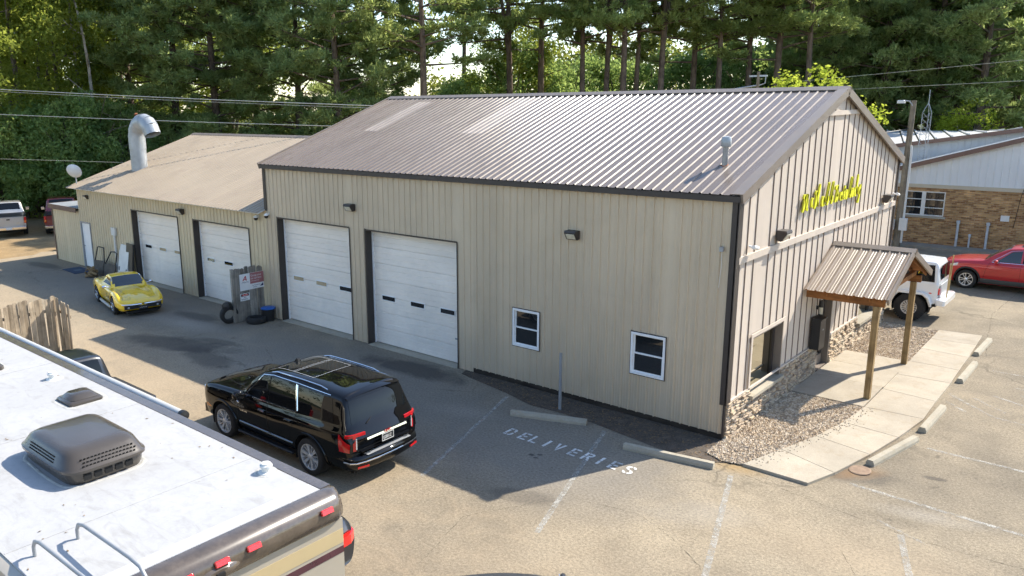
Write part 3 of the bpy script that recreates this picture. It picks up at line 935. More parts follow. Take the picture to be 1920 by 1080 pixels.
# garage doors
def garage_door(parent, op, lites, rows, mat=DOORW):
    x0, x1, z0, z1 = op
    mb = MB()
    mb.box(x0, x0 + 0.012, -0.036, 0.30, 0, z1); mb.box(x1 - 0.012, x1, -0.036, 0.30, 0, z1); mb.box(x0, x1, -0.036, 0.30, z1 - 0.012, z1)
    mb.box(x0 - 0.05, x0, -0.046, -0.034, 0, z1 + 0.05); mb.box(x1, x1 + 0.025, -0.046, -0.034, 0, z1 + 0.02); mb.box(x0, x1, -0.046, -0.034, z1, z1 + 0.035)
    fr = mb.build('door_frame', BROWN, parent)
    mb = MB(); mb.box(x0 + 0.013, x1 - 0.013, -0.10, 0.32, -0.02, 0.02); mb.build('threshold', CURB, parent)
    d = MB(); d.box(x0 + 0.014, x1 - 0.014, 0.285, 0.30, 0.03, z1 - 0.013)
    door = d.build('garage_door', mat, parent)
    n = rows; h = (z1 - 0.04) / n
    a, b = x0 + 0.04, x1 - 0.04
    for i in range(n):
        za, zb = 0.035 + i * h, 0.035 + (i + 1) * h - 0.012
        pr = [(0.262, za), (0.25, za + 0.012)]
        for q in (0.33, 0.66):
            zc = za + (zb - za) * q
            pr += [(0.25, zc - 0.016), (0.264, zc - 0.008), (0.264, zc + 0.008), (0.25, zc + 0.016)]
        pr += [(0.25, zb - 0.012), (0.262, zb), (0.284, zb), (0.284, za)]
        mb = MB(); mb.prism(pr, a, b, 'x')
        mb.build('door_section', mat, door)
    for (la, lb, lz, kind) in lites:
        mb = MB(); mb.box(la - 0.03, lb + 0.03, 0.236, 0.2495, lz - 0.095, lz + 0.095)
        w = mb.build('window_lite', WHITE, door)
        mb = MB(); mb.box(la, lb, 0.229, 0.2355, lz - 0.065, lz + 0.065)
        mb.build('pane', [GLASS, M('tan_pane', (0.42, 0.33, 0.20), 0.5, var=0.3, scale=9)][kind], w)  # some panes are plain tan instead of dark glass
    mb = MB(); mb.box(x0 + 0.012, x0 + 0.045, 0.2, 0.25, 0.03, z1 - 0.02); mb.build('side_track', WHITE, door)
    mb = MB(); mb.box(x1 - 0.33, x1 - 0.2, 0.225, 0.25, 0.75, 0.79); mb.build('pull_handle', STEEL, door)
    return door
garage_door(shop, DOORS[0], [(-11.27, -10.72, 1.555, 0), (-10.02, -9.47, 1.545, 0), (-8.79, -8.25, 1.535, 0)], 7)
garage_door(shop, DOORS[1], [(-15.78, -15.24, 1.585, 1), (-14.54, -14.01, 1.575, 1), (-13.32, -12.76, 1.565, 0)], 7)

# double-hung windows in the front wall
def hung_window(op):
    x0, x1, z0, z1 = op
    mb = MB()
    mb.box(x0 - 0.02, x1 + 0.02, -0.040, -0.034, z0 - 0.02, z0); mb.box(x0 - 0.02, x1 + 0.02, -0.040, -0.034, z1, z1 + 0.02)
    mb.box(x0 - 0.02, x0, -0.040, -0.034, z0, z1); mb.box(x1, x1 + 0.02, -0.040, -0.034, z0, z1)
    w = mb.build('window', BROWN, shop)
    f = 0.055
    mb = MB()
    mb.box(x0 + .002, x1 - .002, -0.055, 0.08, z0 + .002, z0 + f); mb.box(x0 + .002, x1 - .002, -0.055, 0.08, z1 - f, z1 - .002)
    mb.box(x0 + .002, x0 + f, -0.055, 0.08, z0 + f, z1 - f); mb.box(x1 - f, x1 - .002, -0.055, 0.08, z0 + f, z1 - f)
    mb.build('frame', WHITE, w)
    zm = (z0 + z1) / 2
    for (za, zb, y) in ((zm - 0.015, z1 - f, 0.01), (z0 + f, zm + 0.015, -0.015)):
        mb = MB(); g = 0.032; a, b = x0 + f, x1 - f
        mb.box(a, b, y, y + 0.024, za, za + g); mb.box(a, b, y, y + 0.024, zb - g, zb); mb.box(a, a + g, y, y + 0.024, za + g, zb - g); mb.box(b - g, b, y, y + 0.024, za + g, zb - g)
        mb.build('sash', WHITE, w)
        mb = MB(); mb.box(a + g, b - g, y + 0.010, y + 0.014, za + g, zb - g); mb.build('pane', GLASS, w)
for w_ in WINS: hung_window(w_)
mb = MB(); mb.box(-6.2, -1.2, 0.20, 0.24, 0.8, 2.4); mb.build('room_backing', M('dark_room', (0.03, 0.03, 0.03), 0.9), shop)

# gable windows and door
def gable_glazing(op, name, dark):
    y0, y1, z0, z1 = op
    mb = MB()
    mb.box(-0.02, 0.02, y0, y0 + 0.05, z0, z1); mb.box(-0.24, 0.044, y1 - 0.05, y1, z0, z1); mb.box(-0.24, 0.02, y0 + 0.05, y1 - 0.05, z1 - 0.05, z1)
    mb.box(-0.24, -0.02, y0, y0 + 0.05, z0, z1)
    w = mb.build(name, RAKE, shop)
    mb = MB(); mb.box(-0.22, -0.14, y1 - 0.16, y1 - 0.05, z0, z1 - 0.05); mb.box(-0.22, -0.14, y0 + 0.05, y0 + 0.09, z0, z1 - 0.05); mb.build('mullion', BROWN, w)
    mb = MB(); mb.box(-0.19, -0.18, y0 + 0.09, y1 - 0.16, z0 + 0.02, z1 - 0.05); mb.build('pane', MIRG, w)
    return w
w1 = gable_glazing(GW, 'picture_window', False)
w2 = gable_glazing(GW2, 'picture_window', False)
for (w, op) in ((w1, GW), (w2, GW2)):
    mb = MB(); mb.box(-0.24, 0.15, op[0] - 0.04, op[1] + 0.02, op[2] - 0.07, op[2] + 0.005); mb.build('sill', CURB, w)
gd = gable_glazing(GD, 'entrance_door', True)
mb = MB(); mb.box(-0.20, -0.12, GD[0] + 0.06, GD[1] - 0.06, 0.06, 0.34); mb.build('kick_plate', RAKE, gd)
mb = MB(); mb.box(-0.17, -0.06, GD[0] + 0.14, GD[0] + 0.17, 0.95, 1.25); mb.build('door_handle', GALV, gd)
mb = MB(); mb.box(-0.24, 0.03, GD[0] - 0.0, GD[1], 0.0, 0.058); mb.build('threshold', RAKE, gd)

# ledge stones
srects = [(0.015, 1.21, 0.0, 0.87), (1.21, 3.24, 0.0, 0.64), (3.24, 5.90, 0.0, 0.87), (7.04, 9.60, 0.0, 0.87), (9.60, 11.66, 0.0, 0.58), (11.66, 12.68, 0.0, 0.87)]
stones = []
for (ya, yb, za, zb) in srects:
    z = za
    while z < zb - 0.02:
        hgt = min(random.uniform(0.045, 0.088), zb - z)
        if zb - z - hgt < 0.04: hgt = zb - z
        y = ya
        while y < yb - 0.01:
            ln = random.uniform(0.11, 0.30)
            if yb - y - ln < 0.1: ln = yb - y
            stones.append((y, y + ln, z, z + hgt))
            y += ln
        z += hgt
def stone_geo(mb, s):
    y0, y1, z0, z1 = s
    g = 0.005
    d = random.uniform(0.040, 0.100)
    j = lambda k: random.uniform(-k, k)
    vs = [(0.0, y0 + g, z0 + g), (0.0, y1 - g, z0 + g), (0.0, y1 - g, z1 - g), (0.0, y0 + g, z1 - g)]
    b = 0.012
    vs += [(d + j(.015), y0 + g + b + j(.006), z0 + g + b + j(.006)), (d + j(.015), y1 - g - b + j(.006), z0 + g + b + j(.006)), (d + j(.015), y1 - g - b + j(.006), z1 - g - b + j(.006)), (d + j(.015), y0 + g + b + j(.006), z1 - g - b + j(.006))]
    k = 0.6
    vs += [(d * k, y0 + g, z0 + g), (d * k, y1 - g, z0 + g), (d * k, y1 - g, z1 - g), (d * k, y0 + g, z1 - g)]
    mb.add(vs, [(4, 5, 6, 7)] + [(a, (a + 1) % 4, 8 + (a + 1) % 4, 8 + a) for a in range(4)] + [(8 + a, 8 + (a + 1) % 4, 4 + (a + 1) % 4, 4 + a) for a in range(4)])
stones.sort(key=lambda s: s[0])
mb = MB(); 
for (ya, yb, za, zb) in srects: mb.box(-0.018, 0.012, ya, yb, za, zb)
base = mb.build('stone_base', M('stone_mortar', (0.20, 0.17, 0.14), 0.95, var=0.2), shop)
for s in stones[:300]:
    mb = MB(); stone_geo(mb, s); mb.build('stone', STONE, base)
if len(stones) > 300:
    mb = MB()
    for s in stones[300:]: stone_geo(mb, s)
    tag(mb.build('stone_run', STONE, base), kind='stuff')

# entrance canopy: moves with the building front but stands on its own posts
can = thing('entrance_canopy', 'small bronze metal gable canopy on two timber posts over the entrance', 'canopy', (1.0, 6.5, 0))
CX0, CX1, CY0, CYR, CY1, CZE, CZR = -0.96, 1.0, -1.98, 0.12, 2.40, 2.70, 3.60   # local to (1.0, 6.5)
for side in (0, 1):
    ya = CY0 if side == 0 else CY1
    dy = CYR - ya
    L = math.hypot(dy, CZR - CZE)
    ev = Vector((0, dy / L, (CZR - CZE) / L)); en = Vector((0, -ev.z, ev.y)) if side == 0 else Vector((0, ev.z, -ev.y))
    O = Vector((0, ya, CZE))
    mb = MB()
    q = [O + Vector((x, 0, 0)) + ev * v + en * k for x in (CX0, CX1 - 0.04) for v in (0.0, L) for k in (-0.045, -0.004)]
    mb.add(q, [(0, 1, 3, 2), (4, 6, 7, 5), (0, 4, 5, 1), (2, 3, 7, 6), (0, 2, 6, 4), (1, 5, 7, 3)])
    dk = mb.build('canopy_roof', BEAMW, can)
    for (a, b) in ((CX0, -0.04), (-0.04, CX1)):
        rib_sheet('roof_panel', O, (1, 0, 0), ev, en, a, b, -0.05, L + 0.02, ROOFC, dk, phase=-0.90, h=0.026, wb=0.068, wt=0.024, minor=0.006)
    mb = MB()
    q = [O + Vector((x, 0, 0)) + ev * v + en * k for x in (CX1 - 0.02, CX1 + 0.03) for v in (-0.07, L) for k in (-0.12, 0.036)]
    mb.add(q, [(0, 1, 3, 2), (4, 6, 7, 5), (0, 4, 5, 1), (2, 3, 7, 6), (0, 2, 6, 4), (1, 5, 7, 3)])
    mb.build('rake_trim', RAKE, can)
    for x in (CX0 + 0.04, -0.45, 0.05, 0.55, CX1 - 0.12):
        mb = MB()
        q = [O + Vector((x + i, 0, 0)) + ev * v + en * k for i in (0, 0.04) for v in (0.04, L - 0.03) for k in (-0.16, -0.05)]
        mb.add(q, [(0, 1, 3, 2), (4, 6, 7, 5), (0, 4, 5, 1), (2, 3, 7, 6), (0, 2, 6, 4), (1, 5, 7, 3)])
        mb.build('rafter', BEAMW, can)
mb = MB(); mb.prism([(CYR - 0.16, CZR - 0.03), (CYR, CZR + 0.055), (CYR + 0.16, CZR - 0.03), (CYR + 0.16, CZR - 0.045), (CYR, CZR + 0.035), (CYR - 0.16, CZR - 0.045)], CX0, CX1 + 0.05, 'x'); mb.build('ridge_cap', RAKE, can)
for y in (-1.83, 1.78):
    mb = MB(); mb.box(CX0 + 0.02, CX1 - 0.09, y - 0.04, y + 0.04, 2.46, 2.64); mb.build('eave_beam', BEAMW, can)
    mb = MB(); mb.box(0.66, 0.80, y - 0.07, y + 0.07, 0.0, 2.459); mb.build('post', POSTW, can)
mb = MB(); mb.box(0.68, 0.78, -1.78, 1.73, 2.66, 2.78); mb.build('tie_beam', BEAMW, can)

# the sign: one raised script letter after another
def arc(cx, cy, rx, ry, a0, a1, n=10):
    return [(cx + rx * math.cos(R(a0 + (a1 - a0) * i / n)), cy + ry * math.sin(R(a0 + (a1 - a0) * i / n))) for i in range(n + 1)]
bowl = lambda cx, w=0.16: arc(cx, 0.25, w, 0.25, 80, 440, 16)
LET = {
 'M': [[(-.10, .72), (-.04, .86), (.06, .92), (.10, .84), (.08, .5), (.02, .12), (-.06, .0), (-.14, .02)], [(.10, .9), (.20, .5), (.26, .08)], [(.26, .08), (.40, .62), (.50, .94)], [(.50, .94), (.48, .4), (.52, .04), (.60, .02), (.66, .12)]],
 'c': [arc(0.07, .36, .09, .22, 50, 310, 10)],
 'N': [[(-.08, .78), (.0, .92), (.08, .96), (.10, .8), (.06, .3), (.0, .02), (-.09, .0)], [(.10, .94), (.22, .5), (.34, .04)], [(.34, .04), (.38, .5), (.46, 1.05), (.52, 1.28), (.58, 1.30)]],
 'a': [bowl(.15, .13), [(.30, .5), (.29, .12), (.34, .0), (.40, .06)]],
 'b': [[(-.02, .22), (.08, .8), (.16, 1.25), (.22, 1.26), (.2, 1.0), (.06, .5), (.04, .12)], arc(.14, .22, .12, .22, 200, -120, 14)],
 'A': [[(-.12, .04), (-.05, .0), (.04, .12), (.16, .6), (.24, .96)], [(.24, .96), (.26, .5), (.30, .04), (.36, .02)], [(.04, .34), (.32, .38)], [(-.16, .76), (-.06, .9), (.08, .95), (.24, .96)]],
 'u': [[(.0, .5), (.0, .16), (.06, .0), (.14, .06), (.2, .3)], [(.22, .52), (.21, .14), (.26, .0), (.32, .06)]],
 't': [[(.08, .86), (.04, .4), (.05, .08), (.12, .0), (.18, .06)], [(-.06, .58), (.20, .62)]],
 'o': [bowl(.12, .12)],
 'd': [bowl(.12, .13), [(.38, 1.28), (.33, 1.3), (.28, .9), (.25, .3), (.27, .04), (.33, .02)]],
 'y': [[(.0, .52), (.0, .18), (.06, .02), (.14, .08), (.2, .34)], [(.23, .66), (.22, .2), (.16, -.3), (.06, -.52), (-.04, -.50)]],
}
sign = thing('shop_sign', 'lime yellow raised script letters reading Mc Nabb Autobody on the gable', 'sign', (0.0, 6.0, 4.78))
def brush(strokes, w0, x0, x1, shear=0.14, sc=0.385):
    mb = MB()
    for st in strokes:
        pts = []
        for i in range(len(st) - 1):
            for k in range(3):
                f = k / 3
                pts.append((st[i][0] * (1 - f) + st[i + 1][0] * f, st[i][1] * (1 - f) + st[i + 1][1] * f))
        pts.append(st[-1])
        if len(pts) > 6:
            for _ in range(2):
                pts = [pts[0]] + [((a[0] + 2 * b[0] + c[0]) / 4, (a[1] + 2 * b[1] + c[1]) / 4) for a, b, c in zip(pts, pts[1:], pts[2:])] + [pts[-1]]
        P = [Vector((p[0] + shear * p[1] * 0.55, p[1])) * sc for p in pts]
        n = len(P)
        Lv, Rv = [], []
        for i, p in enumerate(P):
            d = (P[min(i + 1, n - 1)] - P[max(i - 1, 0)]).normalized()
            nr = Vector((-d.y, d.x))
            w = w0 * (0.62 + 0.38 * abs(d.y)) * (0.7 if i in (0, n - 1) else 1.0)
            Lv.append(p + nr * w); Rv.append(p - nr * w)
        o = len(mb.v)
        ring = []
        vs = []
        for a, b in zip(Lv, Rv):
            vs += [(x1, a.x, a.y), (x1, b.x, b.y), (x0, a.x, a.y), (x0, b.x, b.y)]
        f_front, f_side = [], []
        for i in range(n - 1):
            q = i * 4
            f_front.append((q, q + 1, q + 5, q + 4))
            f_side += [(q, q + 4, q + 6, q + 2), (q + 1, q + 3, q + 7, q + 5)]
        f_side += [(0, 2, 3, 1), (4 * n - 4, 4 * n - 3, 4 * n - 1, 4 * n - 2)]
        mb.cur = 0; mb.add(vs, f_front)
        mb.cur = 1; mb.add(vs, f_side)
    return mb
for i, (ch, y) in enumerate(zip('McNabbAutobody', (3.75, 4.33, 4.58, 5.10, 5.46, 5.80, 6.20, 6.60, 6.90, 7.08, 7.40, 7.62, 7.90, 8.26))):
    mb = brush(LET[ch], 0.046, 0.052 + 0.0012 * (i % 3), 0.094 + 0.0015 * (i % 4), sc=0.425)
    lt = mb.build('letter', [LIME, LIMES], sign)
    lt.location = (0, y - 6.0, 0)
    lt.scale = (1, 1.12, 1)

# low wing
low = thing('low_garage_wing', 'low cream metal garage wing with tan roof left of the workshop', 'building', (-24.5, 0, 0))
def LP(o):
    o.parent = low
    o.location = (24.5, 0, 0)
    return o
LX0, LX1, LE, LR, LY = -32.05, -LM - 0.02, 3.92, 6.04, 6.70
LD = [(-26.70, -22.92, 0.0, 3.15), (-21.70, -17.97, 0.0, 3.15)]
MD = (-31.98, -30.92, 0.0, 2.22)
mb = MB(); core_wall(mb, 'x', LX0, LX1, 0, LE, 0.004, 0.14, LD + [MD])
lf = LP(mb.build('front_wall', CORE))
for a, b, hs in split_cols(LX0, LX1, 0.9144, 0.0, LD + [MD]):
    z = 0.012
    for (ha, hb) in hs + [(LE, LE)]:
        if ha > z + 0.03:
            rib_sheet('siding_panel', (0, -0.006, 0), (1, 0, 0), (0, 0, 1), (0, -1, 0), a, b, z, ha, TAN2, lf, phase=0.1143, h=0.026, wb=0.052, wt=0.022)
        z = max(z, hb)
mb = MB(); mb.box(LX0, LX0 + 0.14, 0.14, 13.4, 0, LE); mb.prism([(0.14, LE), (13.4, LE), (LY, LR)], LX0, LX0 + 0.14, 'x'); mb.box(LX0 + 0.14, LX1, 13.26, 13.4, 0, LE)
LP(mb.build('rear_walls', TAN2))
for o_ in LD:
    before = set(bpy.data.objects)
    garage_door(None, o_, [], 6)
    for o in set(bpy.data.objects) - before:
        if o.parent is None: LP(o)
lites = [[(-26.24, -25.74, 1.60, 0), (-25.05, -24.53, 1.59, 1), (-23.83, -23.42, 1.60, 1)], [(-21.31, -20.83, 1.585, 0), (-20.11, -19.57, 1.585, 0)]]
for dr, lt in zip([o for o in low.children if o.name.startswith('garage_door')], lites):
    for (la, lb, lz, kind) in lt:
        mb = MB(); mb.box(la - 0.03, lb + 0.03, 0.236, 0.2495, lz - 0.09, lz + 0.09); w = mb.build('window_lite', WHITE, dr)
        mb = MB(); mb.box(la, lb, 0.229, 0.2355, lz - 0.06, lz + 0.06); mb.build('pane', [GLASS, MATS['tan_pane']][kind], w)
sl2 = math.atan2(LR - LE, LY); c2, s2 = math.cos(sl2), math.sin(sl2); SL2 = LY / c2
for side in (0, 1):
    O = Vector((0, 0 if side == 0 else 2 * LY, LE + 0.04)); ev = Vector((0, c2 if side == 0 else -c2, s2)); en = Vector((0, -s2 if side == 0 else s2, c2))
    mb = MB()
    q = [O + Vector((x, 0, 0)) + ev * v + en * k for x in (LX0 - 0.3, LX1 - 0.005) for v in (-0.36, SL2) for k in (-0.05, -0.004)]
    mb.add(q, [(0, 1, 3, 2), (4, 6, 7, 5), (0, 4, 5, 1), (2, 3, 7, 6), (0, 2, 6, 4), (1, 5, 7, 3)])
    dk = LP(mb.build('roof', OFFW))
    xs = [LX0 - 0.33 + i * 0.9144 for i in range(17)] + [LX1 - 0.005]
    xs = [x for x in xs if x <= LX1 - 0.004]
    for i in range(len(xs) - 1):
        rib_sheet('roof_panel', O, (1, 0, 0), ev, en, xs[i], xs[i + 1], -0.40, SL2 + 0.01, ROOFL, dk, phase=-0.05, h=0.020, wb=0.06, wt=0.025)
    if xs[-1] < LX1 - 0.05:
        rib_sheet('roof_panel', O, (1, 0, 0), ev, en, xs[-1], LX1 - 0.005, -0.40, SL2 + 0.01, ROOFL, dk, phase=-0.05, h=0.020, wb=0.06, wt=0.025)
mb = MB(); mb.prism([(LY - 0.2, LR + 0.0), (LY, LR + 0.09), (LY + 0.2, LR + 0.0)], LX0 - 0.34, LX1 - 0.02, 'x'); LP(mb.build('ridge_cap', RAKE))
# man door
mb = MB(); mb.box(MD[0], MD[0] + 0.07, -0.045, 0.12, 0, MD[3]); mb.box(MD[1] - 0.07, MD[1], -0.045, 0.12, 0, MD[3]); mb.box(MD[0] + 0.07, MD[1] - 0.07, -0.045, 0.12, MD[3] - 0.07, MD[3])
md = LP(mb.build('service_door', STEEL))
mb = MB(); mb.box(MD[0] + 0.07, MD[1] - 0.07, 0.03, 0.07, 0.04, MD[3] - 0.07); mb.build('door_leaf', WHITE, md)
mb = MB(); mb.box(MD[0] + 0.12, MD[0] + 0.17, -0.03, 0.03, 1.0, 1.06); mb.build('door_knob', STEEL, md)
mb = MB(); mb.box(-28.68, -28.30, -0.12, -0.03, 1.88, 2.22); mb.box(-28.53, -28.43, -0.10, -0.03, 0.1, 1.88); LP(mb.build('meter_box', OFFW))
# lean-to at the end of the wing
ann = thing('lean_to_annex', 'narrow flat-roofed cream lean-to at the far left end of the low wing', 'building', (-33.6, 0, 0))
mb = MB(); mb.box(-1.50, 1.53, 0.004, 0.12, 0, 2.70); mb.box(-1.50, -1.38, 0.12, 5.5, 0, 2.70); mb.box(-1.38, 1.53, 5.38, 5.5, 0, 2.7)
aw = mb.build('wall', CORE, ann)
for i in range(4):
    a = -1.50 + i * 0.7575
    rib_sheet('siding_panel', (0, -0.006, 0), (1, 0, 0), (0, 0, 1), (0, -1, 0), a, a + 0.7575, 0.012, 2.70, TAN2, aw)
mb = MB(); mb.box(-1.62, 1.53, -0.12, 5.6, 2.80, 2.84); rf_ = mb.build('roof', GALV, ann)
mb = MB(); mb.box(-1.64, 1.53, -0.15, -0.121, 2.62, 2.85); mb.box(-1.66, -1.621, -0.15, 5.62, 2.62, 2.85); mb.build('fascia', M('brown_fascia', (0.14, 0.085, 0.06), 0.6, var=0.1), ann)
mb = MB(); mb.box(-1.54, -1.44, -0.046, -0.027, 0, 2.62); mb.build('corner_trim', MATS['brown_fascia'], ann)

# neighbour building with brick wall and white gable
nb = thing('brick_neighbour_building', 'tan brick building with white metal gable and brown rake beyond the lot', 'building', (4, 30, 0))
NWIN = (-7.55, -5.70, 1.50, 2.75)
mb = MB(); core_wall(mb, 'x', -10.0, 12.0, 0, 2.92, 0.0, 0.25, [NWIN]); nw = mb.build('brick_wall', BRICK, nb)
mb = MB(); mb.box(-10.1, 12.1, -0.03, 0.2, 2.92, 3.10); mb.build('belt_board', M('cream_trim', (0.50, 0.44, 0.33), 0.7, var=0.08), nb)
def nrk(x): return 3.70 + 0.305 * (x + 8.06) if x < 4.5 else 3.70 + 0.305 * (4.5 + 8.06) - 0.305 * (x - 4.5)
WPAN = metal_sheet('white_gable_panel', (0.68, 0.70, 0.70), 0.45, 0.06)
mb = MB(); mb.prism([(-10.0, 3.1), (12.0, 3.1), (12, max(3.11, nrk(12))), (4.5, nrk(4.5)), (-10.0, max(3.11, nrk(-10)))], 0.02, 0.2, 'y'); ng = mb.build('gable', WPAN, nb)
for i in range(22):
    a = -10.0 + i
    rib_sheet('gable_panel', (0, 0.016, 0), (1, 0, 0), (0, 0, 1), (0, -1, 0), a, a + 1.0, 3.101, (lambda u: max(3.11, nrk(u))), WPAN, ng, pitch=0.3, phase=0.1, h=0.018)
NBR = M('brown_rake_board', (0.17, 0.10, 0.075), 0.6, var=0.12)
for (xa, xb) in ((-10.4, 4.5), (4.5, 12.4)):
    mb = MB()
    za, zb = nrk(xa), nrk(xb)
    mb.add([(xa, -0.25, za - 0.02), (xb, -0.25, zb - 0.02), (xb, -0.25, zb + 0.20), (xa, -0.25, za + 0.20), (xa, 0.3, za - 0.02), (xb, 0.3, zb - 0.02), (xb, 0.3, zb + 0.20), (xa, 0.3, za + 0.20)],
           [(0, 1, 2, 3), (4, 7, 6, 5), (0, 4, 5, 1), (3, 2, 6, 7), (0, 3, 7, 4), (1, 5, 6, 2)])
    mb.build('rake_board', NBR, nb)
    mb = MB()
    mb.add([(xa, -0.2, za + 0.205), (xb, -0.2, zb + 0.205), (xb, 1.6, zb + 0.205), (xa, 1.6, za + 0.205), (xa, -0.2, za + 0.24), (xb, -0.2, zb + 0.24), (xb, 1.6, zb + 0.24), (xa, 1.6, za + 0.24)],
           [(0, 3, 2, 1), (4, 5, 6, 7), (0, 1, 5, 4), (1, 2, 6, 5), (2, 3, 7, 6), (3, 0, 4, 7)])
    mb.build('roof', WPAN, nb)
x0, x1, z0, z1 = NWIN
mb = MB(); mb.box(x0 - 0.05, x1 + 0.1, -0.10, 0.06, z0 - 0.10, z0); w = mb.build('window', CURB, nb)
mb = MB()
for a, b in ((x0, x0 + 0.06), (x0 + 0.80, x0 + 0.98), (x1 - 0.06, x1)): mb.box(a, b, 0.02, 0.12, z0, z1)
mb.box(x0, x1, 0.021, 0.119, z1 - 0.06, z1); mb.box(x0, x1, 0.021, 0.119, z0, z0 + 0.06)
for k in (1, 2): mb.box(x0, x1, 0.03, 0.1, z0 + (z1 - z0) * k / 3 - 0.02, z0 + (z1 - z0) * k / 3 + 0.02)
mb.build('frame', OFFW, w)
for (a, b) in ((x0 + 0.06, x0 + 0.80), (x0 + 0.98, x1 - 0.06)):
    for k in range(3):
        mb = MB(); mb.box(a, b, 0.06, 0.07, z0 + (z1 - z0) * k / 3 + 0.021, z0 + (z1 - z0) * (k + 1) / 3 - 0.021); mb.build('pane', GLASS, w)
for (x, h, r) in ((-5.0, 1.25, 0.055), (-4.45, 0.62, 0.04), (-3.75, 1.25, 0.055)):
    mb = MB(); mb.tube([(x, -0.12, 0.08), (x, -0.12, h)], r, 10); mb.lathe([(r * 1.5, h), (r * 1.5, h + 0.14), (0.0, h + 0.16)], 10, (x, -0.12, 0)); mb.build('wall_pipe', M('pale_pipe', (0.50, 0.52, 0.53), 0.5, var=0.2), nb)
mb = MB(); mb.box(-3.30, -2.95, -0.02, -0.003, 1.5, 1.78); mb.build('wall_plate', OFFW, nb).location = (-0.0, 0, 0)
mb = MB(); mb.tube([(-2.35, -0.03, 4.55), (-2.40, -0.035, 4.0), (-2.52, -0.04, 3.2), (-2.62, -0.05, 2.6), (-2.75, -0.03, 1.2)], 0.012, 5); mb.build('hanging_cable', BLACK, nb)

bb = thing('far_long_building', 'pale blue-grey metal building with white ribbed roof behind the brick building', 'building', (-2, 33, 0))
def brk(x): return 4.70 + 0.16 * (x + 3.03)
BLUEP = metal_sheet('blue_grey_panel', (0.50, 0.54, 0.58), 0.5, 0.1)
mb = MB(); mb.prism([(-3.6, 0), (11, 0), (11, brk(11)), (-3.6, brk(-3.6))], 0.0, 0.2, 'y'); bw = mb.build('end_wall', BLUEP, bb)
for i in range(14):
    a = -3.6 + i
    rib_sheet('wall_panel', (0, -0.004, 0), (1, 0, 0), (0, 0, 1), (0, -1, 0), a, a + 1, 0.5, brk, BLUEP, bw, pitch=0.3, h=0.02)
mb = MB(); xa, xb = -3.9, 11.0
mb.add([(xa, -0.35, brk(xa)), (xb, -0.35, brk(xb)), (xb, -0.35, brk(xb) + 0.20), (xa, -0.35, brk(xa) + 0.20), (xa, 0.2, brk(xa)), (xb, 0.2, brk(xb)), (xb, 0.2, brk(xb) + 0.20), (xa, 0.2, brk(xa) + 0.20)],
       [(0, 1, 2, 3), (4, 7, 6, 5), (0, 4, 5, 1), (3, 2, 6, 7), (0, 3, 7, 4), (1, 5, 6, 2)])
mb.build('rake_board', NBR, bb)
WROOF = metal_sheet('bright_white_roof', (0.60, 0.60, 0.59), 0.4, 0.08)
NR = 20
def rfp(u, v):      # front edge to back edge of the roof
    f = Vector((-3.9 + 14.5 * u, -0.3, brk(-3.9 + 14.5 * u) + 0.21)); k = Vector((-8.4 + 18 * u, 16.5, 4.98 + 0.16 * u))
    return f.lerp(k, v)
for i in range(NR):
    u0, u1 = i / NR, (i + 1) / NR - 0.004
    e = 0.006
    c = [rfp(u0, 0), rfp(u1, 0), rfp(u1, 1), rfp(u0, 1)]
    r0 = [rfp(u0, 0), rfp(u0 + e, 0), rfp(u0 + e, 1), rfp(u0, 1)]
    mb = MB(); mb.add(c, [(0, 1, 2, 3)]); mb.add(r0 + [p + Vector((0, 0, 0.07)) for p in r0], [(4, 5, 6, 7), (0, 4, 7, 3), (1, 2, 6, 5), (0, 1, 5, 4)])
    mb.build('roof_panel', WROOF, bb, fix=False)
mb = MB()
q = [(-3.6, 0.2), (-8.2, 16.4)]
mb.add([(-3.6, 0.2, 0), (-8.2, 16.4, 0), (-8.2, 16.4, 4.9), (-3.6, 0.2, brk(-3.6))], [(0, 1, 2, 3)]); mb.build('side_wall', BLUEP, bb)

# ------------------------------------------------------------------ vehicles
def pchip(xs, ys, x):
    xs = np.asarray(xs, float); ys = np.asarray(ys, float)          # ys: (n, ...) ; x: scalar or array
    h = np.diff(xs); sh = (slice(None),) + (None,) * (ys.ndim - 1)
    d = np.diff(ys, axis=0) / h[sh]
    m = np.zeros_like(ys)
    if len(xs) > 2:
        a, b = d[:-1], d[1:]
        w1 = (2 * h[1:] + h[:-1])[sh]; w2 = (h[1:] + 2 * h[:-1])[sh]
        with np.errstate(divide='ignore', invalid='ignore'):
            mm = (w1 + w2) / (w1 / a + w2 / b)
        m[1:-1] = np.where(a * b > 0, np.nan_to_num(mm), 0)
    m[0] = d[0]; m[-1] = d[-1]
    x = np.atleast_1d(np.asarray(x, float))
    i = np.clip(np.searchsorted(xs, x, 'right') - 1, 0, len(xs) - 2)
    t = (x - xs[i]) / h[i]
    t = np.clip(t, 0, 1)
    tt = t.reshape((-1,) + (1,) * (ys.ndim - 1)); hh = h[i].reshape(tt.shape)
    return (ys[i] * (1 + 2 * tt) * (1 - tt) ** 2 + m[i] * hh * tt * (1 - tt) ** 2 + ys[i + 1] * tt ** 2 * (3 - 2 * tt) + m[i + 1] * hh * tt ** 2 * (tt - 1))

